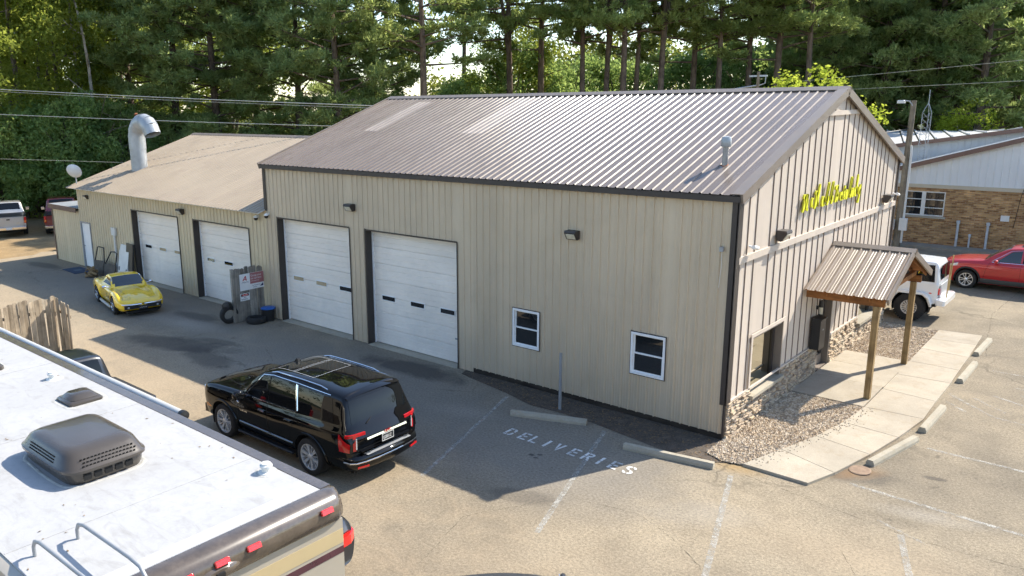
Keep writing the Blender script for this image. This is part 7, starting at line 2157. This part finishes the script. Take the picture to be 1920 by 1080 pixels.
wire('overhead_wire', 'twin strand just below the upper pale overhead wire at left', (-46.8, -3.3, 8.93), (-18.4, 9.95, 7.20), 0.12, 0.009, WIREL)
wire('overhead_wire', 'middle pale overhead wire passing behind the exhaust duct', (-45.7, -3.1, 7.55), (-22.2, 8.8, 6.47), 0.06, 0.016, WIREL)
wire('overhead_wire', 'lowest thin overhead wire ending behind the low roof', (-41.4, -2.75, 5.10), (-36.6, 8.77, 4.15), 0.0, 0.007, WIREL)
wire('overhead_wire', 'upper thin wire across the dark pines at right', (-5.8, 20, 8.16), (9.0, 20, 9.2), 0.02, 0.007, WIREL)
wire('overhead_wire', 'lower thin wire across the dark pines at right', (-6.5, 20, 7.70), (9.0, 20, 8.2), 0.02, 0.007, WIREL)
wire('service_drop', 'dark service cable from the utility pole to the main roof', (-3.3, 28.2, 5.9), (-6.6, 13.5, 5.9), 0.2, 0.02, BLACK)
tw = thing('lattice_tower', 'slim grey lattice radio tower behind the utility pole', 'tower', (-3.35, 32.0, 0))
for k in range(3):
    a = R(90 + 120 * k); b_ = (0.24 * math.cos(a), 0.24 * math.sin(a))
    mb = MB(); mb.tube([(b_[0], b_[1], 0), (b_[0], b_[1], 6.6), (0, 0, 7.1)], 0.015, 6); mb.build('tower_leg', GALV, tw)
mb = MB()
for i in range(22):
    z = 0.3 * i
    for k in range(3):
        a = R(90 + 120 * k); b_ = R(90 + 120 * (k + 1))
        mb.tube([(0.24 * math.cos(a), 0.24 * math.sin(a), z), (0.24 * math.cos(b_), 0.24 * math.sin(b_), z + 0.3)], 0.007, 4)
mb.build('lattice_brace', GALV, tw)
mb = MB(); mb.tube([(0, 0, 7.0), (0, 0, 7.75)], 0.02, 6); mb.build('finial', GALV, tw)
ms = thing('service_mast', 'small grey service mast with crossarm behind the main ridge', 'mast', (-6.05, 16, 0))
mb = MB(); mb.tube([(0, 0, 0), (0, 0, 8.5)], 0.06, 8); mb.build('mast_pole', POLEW, ms)
mb = MB(); mb.box(-0.35, 0.35, -0.03, 0.03, 8.30, 8.37); mb.tube([(0.3, 0, 8.35), (0.28, 0, 8.05), (0.0, 0, 7.95)], 0.02, 6); mb.tube([(0.0, 0, 7.98), (-1.9, 0, 7.72)], 0.03, 6); mb.build('crossarm', GALV, ms)

# ------------------------------------------------------------------ trees
def leaf_mat(name, dark, light, trans, tcol, scale=0.9, tr=0.35):
    t = NT(name)
    n = t.noise(scale, 4, 0.6, 0.2)
    f = t.noise(7.0, 2, 0.6)
    c = t.mix(t.ramp(n, [(0.36, 0), (0.64, 1)]), dark, light)
    c = t.mix(1.0, c, t.ramp(f, [(0.3, 0.72), (0.7, 1.28)]), 'MULTIPLY')
    c = t.mix(1.0, c, t.math('ADD', t.math('MULTIPLY', t.rand(), 0.35), 0.82), 'MULTIPLY')
    d = t.n('ShaderNodeBsdfDiffuse'); t.link(c, d.inputs['Color'])
    l = t.n('ShaderNodeBsdfTranslucent')
    l.inputs['Color'].default_value = (*tcol, 1)
    tc = t.mix(1.0, tcol, t.ramp(f, [(0.3, 0.75), (0.7, 1.25)]), 'MULTIPLY'); t.link(tc, l.inputs['Color'])
    m1 = t.n('ShaderNodeMixShader'); m1.inputs[0].default_value = tr
    t.link(d.outputs[0], m1.inputs[1]); t.link(l.outputs[0], m1.inputs[2])
    t.link(m1.outputs[0], t.t.nodes['Material Output'].inputs['Surface'])
    return t.m
PINE = leaf_mat('pine_needles', (0.122, 0.178, 0.066), (0.285, 0.312, 0.110), 0.04, (0.52, 0.60, 0.19), 0.7, 0.46)
PINED = leaf_mat('dense_pine_needles', (0.112, 0.172, 0.074), (0.265, 0.302, 0.118), 0.04, (0.48, 0.57, 0.20), 0.6, 0.46)
LEAF = leaf_mat('broad_leaves', (0.085, 0.120, 0.028), (0.180, 0.200, 0.045), 0.05, (0.46, 0.52, 0.09), 0.5, 0.48)
SHRUB = leaf_mat('dark_shrub_leaves', (0.085, 0.150, 0.060), (0.175, 0.235, 0.080), 0.06, (0.42, 0.54, 0.15), 0.7, 0.45)
LIMEL = leaf_mat('lime_leaves', (0.20, 0.26, 0.03), (0.34, 0.38, 0.05), 0.05, (0.52, 0.60, 0.08), 0.9, 0.42)
FARL = leaf_mat('far_wood_leaves', (0.069, 0.100, 0.031), (0.163, 0.181, 0.050), 0.03, (0.30, 0.32, 0.06), 0.12, 0.42)
BARK = wood('pine_bark', (0.062, 0.046, 0.035), (0.21, 0.155, 0.115), (7, 7, 1.6), 0.1, 0.95)
BARKP = wood('pale_bark', (0.18, 0.155, 0.125), (0.42, 0.38, 0.32), (5, 5, 1.2), 0.1, 0.9)
BARKG = wood('grey_bark', (0.080, 0.066, 0.050), (0.23, 0.19, 0.145), (7, 7, 1.2), 0.1, 0.95)

def raw_mesh(name, V, F, mat, size):
    """V (n,3) float array, F (m,size) int array"""
    me = bpy.data.meshes.new(name)
    n, m = len(V), len(F)
    me.vertices.add(n); me.vertices.foreach_set('co', np.ascontiguousarray(V, np.float32).ravel())
    me.loops.add(m * size); me.loops.foreach_set('vertex_index', np.ascontiguousarray(F, np.int32).ravel())
    me.polygons.add(m); me.polygons.foreach_set('loop_start', np.arange(0, m * size, size, dtype=np.int32))
    me.update(calc_edges=True)
    me.materials.append(mat)
    return me

def unit(a):
    return a / np.maximum(1e-9, np.linalg.norm(a, axis=-1, keepdims=True))

def needles(centers, dirs, nb, L, W):
    """tufts of needle blades"""
    n = len(centers)
    d = unit(rng.normal(size=(n, nb, 3)) * 0.85 + dirs[:, None, :] * 0.75 + np.array([0, 0, 0.25]))
    ln = L * rng.uniform(0.65, 1.15, (n, nb, 1))
    s = unit(np.cross(d, rng.normal(size=(n, nb, 3)))) * W * rng.uniform(0.7, 1.3, (n, nb, 1))
    b = centers[:, None, :] + d * 0.02
    V = np.stack([b - s * 0.55, b + d * ln * 0.6 + s, b + d * ln, b + d * ln * 0.55 - s], axis=2).reshape(-1, 3)
    F = np.arange(len(V)).reshape(-1, 4)
    return V, F

def leaves(centers, nrm, size, asp=0.7, spread=0.9):
    n = len(centers)
    nn = unit(nrm + rng.normal(size=(n, 3)) * spread)
    u = unit(np.cross(nn, rng.normal(size=(n, 3)))); w = np.cross(nn, u)
    s = size * rng.uniform(0.6, 1.3, (n, 1))
    V = np.stack([centers - u * s, centers + w * s * asp * 0.8 + nn * s * 0.15, centers + u * s, centers - w * s * asp * 0.8 + nn * s * 0.15], axis=1).reshape(-1, 3)
    return V, np.arange(len(V)).reshape(-1, 4)

def limb(mb, a, b, r0, r1, bend=0.1, n=5):
    a = Vector(a); b = Vector(b); L = (b - a).length
    o1 = Vector((random.uniform(-1, 1), random.uniform(-1, 1), random.uniform(-.5, .5))) * L * bend
    pts = []; rs = []
    for i in range(n + 1):
        f = i / n
        pts.append(a.lerp(b, f) + o1 * math.sin(math.pi * f) * (0.6 + 0.4 * f)); rs.append(r0 + (r1 - r0) * f)
    mb.tube(pts, rs, 7, False)
    return pts

def make_pine(key, H, crown0, spread, nbr, tufts, fork=False, bark=BARK, mat=PINE, trunk_r=0.26, blade=(0.42, 0.042), nb=14):
    tm = MB()
    lean = Vector((random.uniform(-.5, .5), random.uniform(-.5, .5), 0))
    pts = []
    for i in range(9):
        f = i / 8
        pts.append(Vector((lean.x * f * f + 0.12 * math.sin(f * 5 + H), lean.y * f * f + 0.1 * math.cos(f * 4 + H) - 0.1, H * f * 0.97)))
    tm.tube(pts, [trunk_r * (1.15 - 1.0 * (i / 8) ** 1.1) + 0.02 for i in range(9)], 9)
    def trunk_at(z):
        f = max(0, min(0.999, z / (H * 0.97))) * 8; i = int(f)
        return pts[i].lerp(pts[i + 1], f - i)
    if fork:
        a = trunk_at(H * 0.42); b = a + Vector((random.choice((-1, 1)) * 1.6, random.uniform(-.6, .6), H * 0.40))
        limb(tm, a, b, trunk_r * 0.6, 0.07, 0.06)
    C = []; D = []
    for k in range(nbr):
        f = (k + random.random()) / nbr
        z = H * (crown0 + (1 - crown0) * f ** 0.9)
        az = k * 2.4 + random.uniform(-.5, .5)
        prof = (0.55 + 0.45 * math.sin(math.pi * min(1, f * 1.15 + 0.18))) * (1 - 0.75 * max(0, f - 0.55) / 0.45)
        ln = spread * prof * random.uniform(0.7, 1.15)
        a = trunk_at(z)
        rise = random.uniform(-0.10, 0.28) + 0.25 * f
        b = a + Vector((math.cos(az) * ln, math.sin(az) * ln, ln * rise))
        bp = limb(tm, a, b, 0.075 * (1 - 0.6 * f) + 0.015, 0.012, 0.06)
        sub = [(bp, 0.35)]
        for q in range(3):
            s0 = Vector(bp[2 + q]); sa = az + random.choice((-1, 1)) * random.uniform(0.5, 1.1)
            e = s0 + Vector((math.cos(sa), math.sin(sa), random.uniform(-.05, .35))) * ln * random.uniform(0.25, 0.45)
            sub.append((limb(tm, s0, e, 0.022, 0.008, 0.05, 3), 0.15))
        for (pp, st) in sub:
            nn = max(2, int(tufts / nbr / 4 * random.uniform(0.7, 1.3)))
            for _ in range(nn):
                g = st + (1 - st) * random.random() ** 0.42
                fi = g * (len(pp) - 1); i = min(int(fi), len(pp) - 2)
                p = Vector(pp[i]).lerp(Vector(pp[i + 1]), fi - i)
                o = Vector((random.gauss(0, .19), random.gauss(0, .19), random.gauss(0.10, .14)))
                C.append(p + o); D.append((Vector((math.cos(az), math.sin(az), 0.5)) + o * 2).normalized())
    C = np.array([tuple(c) for c in C]); D = np.array([tuple(d) for d in D])
    V, F = needles(C, D, nb, *blade)
    return tm.mesh('trunk_' + key, bark, 50, False), raw_mesh('crown_' + key, V, F, mat, 4)

def make_broad(key, H, crown0, rx, nclump, per, leaf, mat, bark, stems=3, trunk_r=0.2, clump=(0.8, 1.5), flat=0.75, vine=False):
    tm = MB()
    ends = []
    for s in range(stems):
        az = s * 6.28 / stems + random.uniform(-.5, .5); off = 0.25 if stems > 1 else 0
        a = Vector((math.cos(az) * off, math.sin(az) * off, 0)); b = Vector((math.cos(az) * rx * 0.45, math.sin(az) * rx * 0.45, H * random.uniform(0.72, 0.9)))
        bp = limb(tm, a, b, trunk_r, trunk_r * 0.25, 0.06, 8)
        for q in range(5):
            s0 = bp[3 + q]; sa = az + random.uniform(-1.6, 1.6)
            e = s0 + Vector((math.cos(sa), math.sin(sa), random.uniform(.2, .9))) * rx * random.uniform(0.35, 0.7)
            limb(tm, s0, e, trunk_r * 0.3, 0.02, 0.08, 4)
    zc = H * (crown0 + 1) / 2; rz_ = H * (1 - crown0) / 2
    C = []; N = []
    for k in range(nclump):
        while True:
            p = rng.uniform(-1, 1, 3)
            l = np.linalg.norm(p)
            if 0.25 < l < 1: break
        p = p / l * l ** 0.5
        c = np.array([p[0] * rx * (1 - 0.25 * max(0, p[2])), p[1] * rx * (1 - 0.25 * max(0, p[2])), zc + p[2] * rz_ * 0.95])
        r = random.uniform(*clump)
        n = int(per * (r / clump[1]) ** 2)
        d = unit(rng.normal(size=(n, 3)))
        rad = r * rng.uniform(0.45, 1.05, (n, 1))
        q = d * rad * np.array([1, 1, flat])
        C.append(c + q); N.append(d * 0.6 + np.array([0, 0, 0.5]))
    C = np.concatenate(C); N = np.concatenate(N)
    V, F = leaves(C, N, leaf)
    return tm.mesh('trunk_' + key, bark, 50, False), raw_mesh('crown_' + key, V, F, mat, 4)

KIND = {}
KIND['tall0'] = (24.0, *make_pine('tall0', 24.0, 0.44, 5.2, 42, 2300))
KIND['tall1'] = (23.0, *make_pine('tall1', 23.0, 0.50, 4.6, 40, 2000, trunk_r=0.22))
KIND['tall2'] = (23.0, *make_pine('tall2', 23.0, 0.48, 4.9, 40, 2000, fork=True, trunk_r=0.24))
KIND['dense0'] = (22.0, *make_pine('dense0', 22.0, 0.14, 4.6, 66, 3400, mat=PINED, trunk_r=0.25, blade=(0.46, 0.046)))
KIND['dense1'] = (22.0, *make_pine('dense1', 22.0, 0.18, 4.9, 64, 3400, mat=PINED, trunk_r=0.25, blade=(0.46, 0.046)))
KIND['dense2'] = (22.0, *make_pine('dense2', 22.0, 0.10, 4.4, 68, 3400, mat=PINED, trunk_r=0.25, blade=(0.46, 0.046)))
KIND['broad0'] = (21.0, *make_broad('broad0', 21.0, 0.22, 5.4, 120, 210, 0.15, LEAF, BARKG, 3))
KIND['broad1'] = (21.0, *make_broad('broad1', 21.0, 0.26, 5.0, 105, 210, 0.15, LEAF, BARKG, 4, 0.17))
KIND['broad2'] = (21.0, *make_broad('broad2', 21.0, 0.20, 5.2, 125, 210, 0.15, LEAF, BARKG, 2, 0.24))
KIND['pale'] = (21.0, *make_broad('pale', 21.0, 0.62, 3.2, 44, 180, 0.14, LEAF, BARKP, 2, 0.20))
KIND['shrub0'] = (8.0, *make_broad('shrub0', 8.0, 0.0, 3.3, 80, 260, 0.12, SHRUB, BARKG, 3, 0.10, (0.6, 1.1)))
KIND['shrub1'] = (8.0, *make_broad('shrub1', 8.0, 0.02, 3.5, 76, 260, 0.12, SHRUB, BARKG, 3, 0.10, (0.6, 1.15)))
KIND['lime'] = (8.6, *make_broad('lime', 8.6, 0.42, 2.1, 60, 170, 0.085, LIMEL, BARKG, 5, 0.07, (0.32, 0.6), 1.25))
KIND['lime2'] = (7.4, *make_broad('lime2', 7.4, 0.22, 2.2, 50, 170, 0.11, LIMEL, BARKG, 3, 0.08, (0.5, 0.9)))
NAMES = {'tall': 'pine_tree', 'dens': 'pine_tree', 'broa': 'broadleaf_tree', 'pale': 'broadleaf_tree', 'shru': 'leafy_shrub', 'lime': 'lime_green_tree'}
TREES = [
    ('broad0', -55.7, 4.6, 21, 1.05, 'broadleaf tree at the far left edge behind the silver pickup', None) ,
    ('broad1', -55.7, 7.6, 22, 1.0, 'broadleaf tree with slanting dark trunks above the silver pickup', None) ,
    ('broad2', -57.8, 10.4, 22, 1.0, 'broadleaf tree with yellow-green leaves above the dark red pickup', None) ,
    ('pale', -53.5, 10.3, 21, 1.0, 'tree with pale forked trunk rising between dark shrubs at upper left', None) ,
    ('broad0', -63.4, 17.3, 22, 1.1, 'backlit yellow-green broadleaf tree behind the pale forked trunk', None) ,
    ('broad2', -73.1, 9.2, 23, 1.2, 'tall backlit broadleaf tree in the left corner of the wood', 'backlit trees deep in the left wood') ,
    ('broad1', -75.5, 14.6, 23, 1.2, 'tall backlit broadleaf tree deep in the left wood', 'backlit trees deep in the left wood') ,
    ('broad2', -76.1, 18.3, 23, 1.2, 'tall backlit broadleaf tree deep in the left wood', 'backlit trees deep in the left wood') ,
    ('broad0', -68.5, 24.9, 22, 1.2, 'tall backlit broadleaf tree deep in the left wood', 'backlit trees deep in the left wood') ,
    ('broad1', -67.0, 31.2, 21, 1.2, 'tall backlit broadleaf tree deep in the left wood', 'backlit trees deep in the left wood') ,
    ('shrub0', -55.8, 4.2, 8.4, 1.2, 'dark rounded shrub behind the silver pickup at the left edge', None) ,
    ('shrub1', -53.2, 5.7, 8.2, 1.1, 'dark ivy-covered shrub above the silver pickup', None) ,
    ('shrub0', -51.5, 7.3, 8.0, 1.0, 'dark shrub above the dark red pickup', None) ,
    ('shrub1', -50.7, 9.0, 8.8, 1.05, 'dark ivy-covered shrub at the foot of the pale forked trunk', None) ,
    ('shrub0', -49.9, 10.8, 8.2, 1.0, 'dark shrub just left of the curved exhaust duct', None) ,
    ('shrub1', -50.0, 12.8, 7.0, 1.0, 'sunlit shrub behind the curved exhaust duct', None) ,
    ('shrub0', -50.4, 16.2, 7.4, 1.0, 'sunlit shrub right of the curved exhaust duct', None) ,
    ('dense0', -55.6, 15.0, 23, 1.15, 'dense pine rising left of the curved exhaust duct', None) ,
    ('dense1', -50.4, 16.2, 23, 1.2, 'dense pine with bright needle clumps above the low roof left part', None) ,
    ('dense0', -47.2, 17.7, 22, 1.2, 'dense pine with the brightest sunlit clumps above the low roof', None) ,
    ('dense2', -45.6, 20.1, 22, 1.1, 'dense pine above the middle of the low roof', None) ,
    ('dense1', -43.0, 21.9, 23, 1.05, 'dense pine above the meeting of low roof and main roof', None) ,
    ('dense2', -37.3, 20.9, 22, 1.0, 'dense pine left of the tall bare-trunked pine', None) ,
    ('dense0', -38.5, 25.6, 23, 1.0, 'dense pine close behind the left end of the main ridge', None) ,
    ('tall0', -31.8, 23.9, 22.5, 1.05, 'tall pine with thick bare trunk behind the left end of the main ridge', None) ,
    ('shrub0', -38.9, 28.1, 8.5, 1.2, 'dark leafy tree behind the left end of the main roof ridge', None) ,
    ('shrub1', -41.8, 28.0, 9.5, 1.2, 'dark leafy tree left of the tall bare-trunked pine', None) ,
    ('shrub1', -39.7, 35.6, 9.7, 1.1, 'low leafy tree below the gap of open sky', None) ,
    ('shrub0', -40.2, 40.5, 10.4, 1.3, 'low dark leafy tree at the right side of the open sky gap', None) ,
    ('broad1', -36.8, 40.6, 15.5, 0.8, 'leafy broadleaf tree closing the right side of the sky gap', None) ,
    ('shrub0', -34.8, 39.6, 12.5, 1.3, 'leafy tree right of the open sky gap', None) ,
    ('tall1', -50.6, 50.0, 30, 1.2, 'high-crowned pine whose foliage overhangs the open sky gap', None) ,
    ('tall2', -33.5, 35.6, 25, 1.15, 'pine with spreading crown just right of the open sky gap', None) ,
    ('tall0', -32.6, 38.7, 26, 1.1, 'pine with wide dark crown between the sky gap and the bare trunks', None) ,
    ('shrub1', -34.9, 44.4, 11, 1.3, 'backlit leafy tree left of the five bare pine trunks', None) ,
    ('tall1', -26.1, 34.7, 22, 1.0, 'first bare-trunked pine right of the open sky gap', None) ,
    ('tall2', -25.1, 36.4, 23, 0.95, 'second bare-trunked pine right of the open sky gap', None) ,
    ('tall0', -23.1, 35.3, 24, 0.95, 'third bare-trunked pine, with forked top, right of the sky gap', None) ,
    ('tall1', -23.8, 38.4, 24, 0.95, 'fourth bare-trunked pine right of the open sky gap', None) ,
    ('tall2', -21.3, 37.4, 24, 1.0, 'fifth and most forked bare-trunked pine right of the sky gap', None) ,
    ('tall0', -21.5, 42.9, 23, 1.0, 'slim pine left of the yellow-green treetop', None) ,
    ('tall1', -19.1, 41.8, 23, 1.05, 'pine with sunlit crown left of the yellow-green treetop', None) ,
    ('tall2', -18.3, 45.4, 23, 1.05, 'pine behind the small service mast', None) ,
    ('tall0', -16.1, 45.2, 23, 1.1, 'pine straight above the left edge of the yellow-green treetop', None) ,
    ('tall1', -13.5, 44.0, 23, 1.05, 'pine with wide pale trunk above the yellow-green treetop', None) ,
    ('shrub0', -35.1, 51.4, 12, 1.5, 'dim leafy tree in the understorey behind the row of bare pine trunks', 'understorey trees behind the bare trunks') ,
    ('shrub0', -33.6, 54.7, 11.5, 1.5, 'dim leafy tree in the understorey behind the row of bare pine trunks', 'understorey trees behind the bare trunks') ,
    ('shrub0', -29.2, 54.8, 12, 1.5, 'dim leafy tree in the understorey behind the row of bare pine trunks', 'understorey trees behind the bare trunks') ,
    ('shrub0', -26.6, 58.2, 12.5, 1.5, 'dim leafy tree in the understorey behind the row of bare pine trunks', 'understorey trees behind the bare trunks') ,
    ('shrub0', -22.4, 57.8, 12, 1.5, 'dim leafy tree in the understorey behind the row of bare pine trunks', 'understorey trees behind the bare trunks') ,
    ('shrub0', -19.7, 60.9, 13, 1.5, 'dim leafy tree in the understorey behind the row of bare pine trunks', 'understorey trees behind the bare trunks') ,
    ('dense0', -14.8, 54.0, 24, 1.1, 'front pine of the dark wall straight above the peak of the main gable', 'dense pines of the dark wall at upper right') ,
    ('dense1', -14.3, 59.4, 25, 1.1, 'dense pine just right of the main gable peak, half hidden by its neighbours', 'dense pines of the dark wall at upper right') ,
    ('dense2', -11.4, 55.0, 24, 1.1, 'front pine of the dark wall straight above the utility pole', 'dense pines of the dark wall at upper right') ,
    ('dense0', -11.1, 61.3, 26, 1.1, 'dense pine between the utility pole and the lattice tower', 'dense pines of the dark wall at upper right') ,
    ('dense1', -8.4, 56.7, 25, 1.1, 'front pine of the dark wall right of the lattice tower', 'dense pines of the dark wall at upper right') ,
    ('dense2', -7.4, 60.0, 26, 1.1, 'dense pine standing behind the small yellow-green tree', 'dense pines of the dark wall at upper right') ,
    ('dense0', -5.0, 55.3, 25, 1.1, 'front pine with the most sunlit right side, above the white roof', 'dense pines of the dark wall at upper right') ,
    ('dense1', -4.6, 68.5, 27, 1.1, 'dense pine in the top right corner of the picture', 'dense pines of the dark wall at upper right') ,
    ('dense2', -2.0, 64.8, 26, 1.1, 'dense pine cut by the right frame edge', 'dense pines of the dark wall at upper right') ,
    ('dense0', -16.9, 72.2, 27, 1.1, 'dim pine in the back row of the dark wall at upper right', 'dense pines of the dark wall at upper right') ,
    ('dense1', -13.3, 75.1, 28, 1.1, 'dim pine in the back row of the dark wall at upper right', 'dense pines of the dark wall at upper right') ,
    ('dense2', -9.6, 76.9, 28, 1.1, 'dim pine in the back row of the dark wall at upper right', 'dense pines of the dark wall at upper right') ,
    ('dense0', -7.0, 80.3, 28, 1.1, 'dim pine in the back row of the dark wall at upper right', 'dense pines of the dark wall at upper right') ,
    ('dense1', -18.6, 69.6, 26, 1.1, 'dim pine in the back row of the dark wall at upper right', 'dense pines of the dark wall at upper right') ,
    ('dense2', -21.6, 66.6, 25, 1.1, 'dim pine in the back row of the dark wall at upper right', 'dense pines of the dark wall at upper right') ,
    ('dense0', -25.1, 67.5, 24, 1.1, 'dim pine in the back row of the dark wall at upper right', 'dense pines of the dark wall at upper right') ,
    ('lime', -4.5, 18.0, 8.7, 1.2, 'bright yellow-green treetop showing over the right end of the main ridge', None) ,
    ('lime2', -4.6, 51.3, 7.6, 0.9, 'small yellow-green tree in front of the dark pines beside the white roof', None) ,
]

for (k, x, y, h, s, label, grp) in TREES:
    H0, tmesh, cmesh = KIND[k]
    root = thing(NAMES[k[:4]], label, 'shrub' if k.startswith('shrub') and 'shrub' in label else 'tree', (x, y, -0.03), random.uniform(0, 6.28), grp)
    root.scale = (s, s, h / H0)
    link_mesh('trunk', tmesh, root)
    link_mesh('crown', cmesh, root)

# far wood that reads as one mass behind the single trees
def far_band():
    C = []; N = []
    cx, cy = 6.8, -16.7
    for _ in range(4200):
        a = random.uniform(-0.42, 1.42) if _ < 2400 else random.uniform(1.42, 5.86)          # bearing west of north
        D = random.uniform(96, 122)
        deg = a
        # lower where the sky opens, higher at both ends
        top = 15.5
        if a > 0.93: top = 20.0
        if a > 1.42: top = 17.0
        if 0.665 < a < 0.745: top = 9.0
        elif 0.40 < a <= 0.665: top = 13.8
        elif 0.745 <= a <= 0.93: top = 18.0
        if a <= 0.40: top = 22.0
        z = random.uniform(0.5, top) if random.random() < 0.7 else top * random.uniform(0.75, 1.05)
        c = np.array([cx - math.sin(a) * D, cy + math.cos(a) * D, z])
        r = random.uniform(1.3, 2.6)
        n = 46
        d = unit(rng.normal(size=(n, 3)))
        C.append(c + d * r * rng.uniform(0.4, 1.0, (n, 1))); N.append(d * 0.5 + np.array([0, 0, 0.5]))
    V, F = leaves(np.concatenate(C), np.concatenate(N), 0.30)
    o = bpy.data.objects.new('far_wood', raw_mesh('far_wood', V, F, FARL, 4))
    COL.objects.link(o)
    tag(o, 'hazy green mass of woodland closing the view behind the single trees', 'woodland', kind='stuff')
far_band()
# weeds and ground cover at the foot of the left wood
C = []; N = []
for _ in range(260):
    x = random.uniform(-66, -50); y = random.uniform(-4, 26)
    if x > -52 and y < 8: continue
    n = 40; d = unit(rng.normal(size=(n, 3)))
    C.append(np.array([x, y, 0.3]) + d * rng.uniform(0.2, 0.9, (n, 1)) * np.array([1, 1, 0.5])); N.append(d + np.array([0, 0, 0.7]))
V, F = leaves(np.concatenate(C), np.concatenate(N), 0.11)
o = bpy.data.objects.new('undergrowth', raw_mesh('undergrowth', V, F, LEAF, 4)); COL.objects.link(o)
tag(o, 'low leafy undergrowth at the foot of the wood beyond the parked pickups', 'undergrowth', kind='stuff')
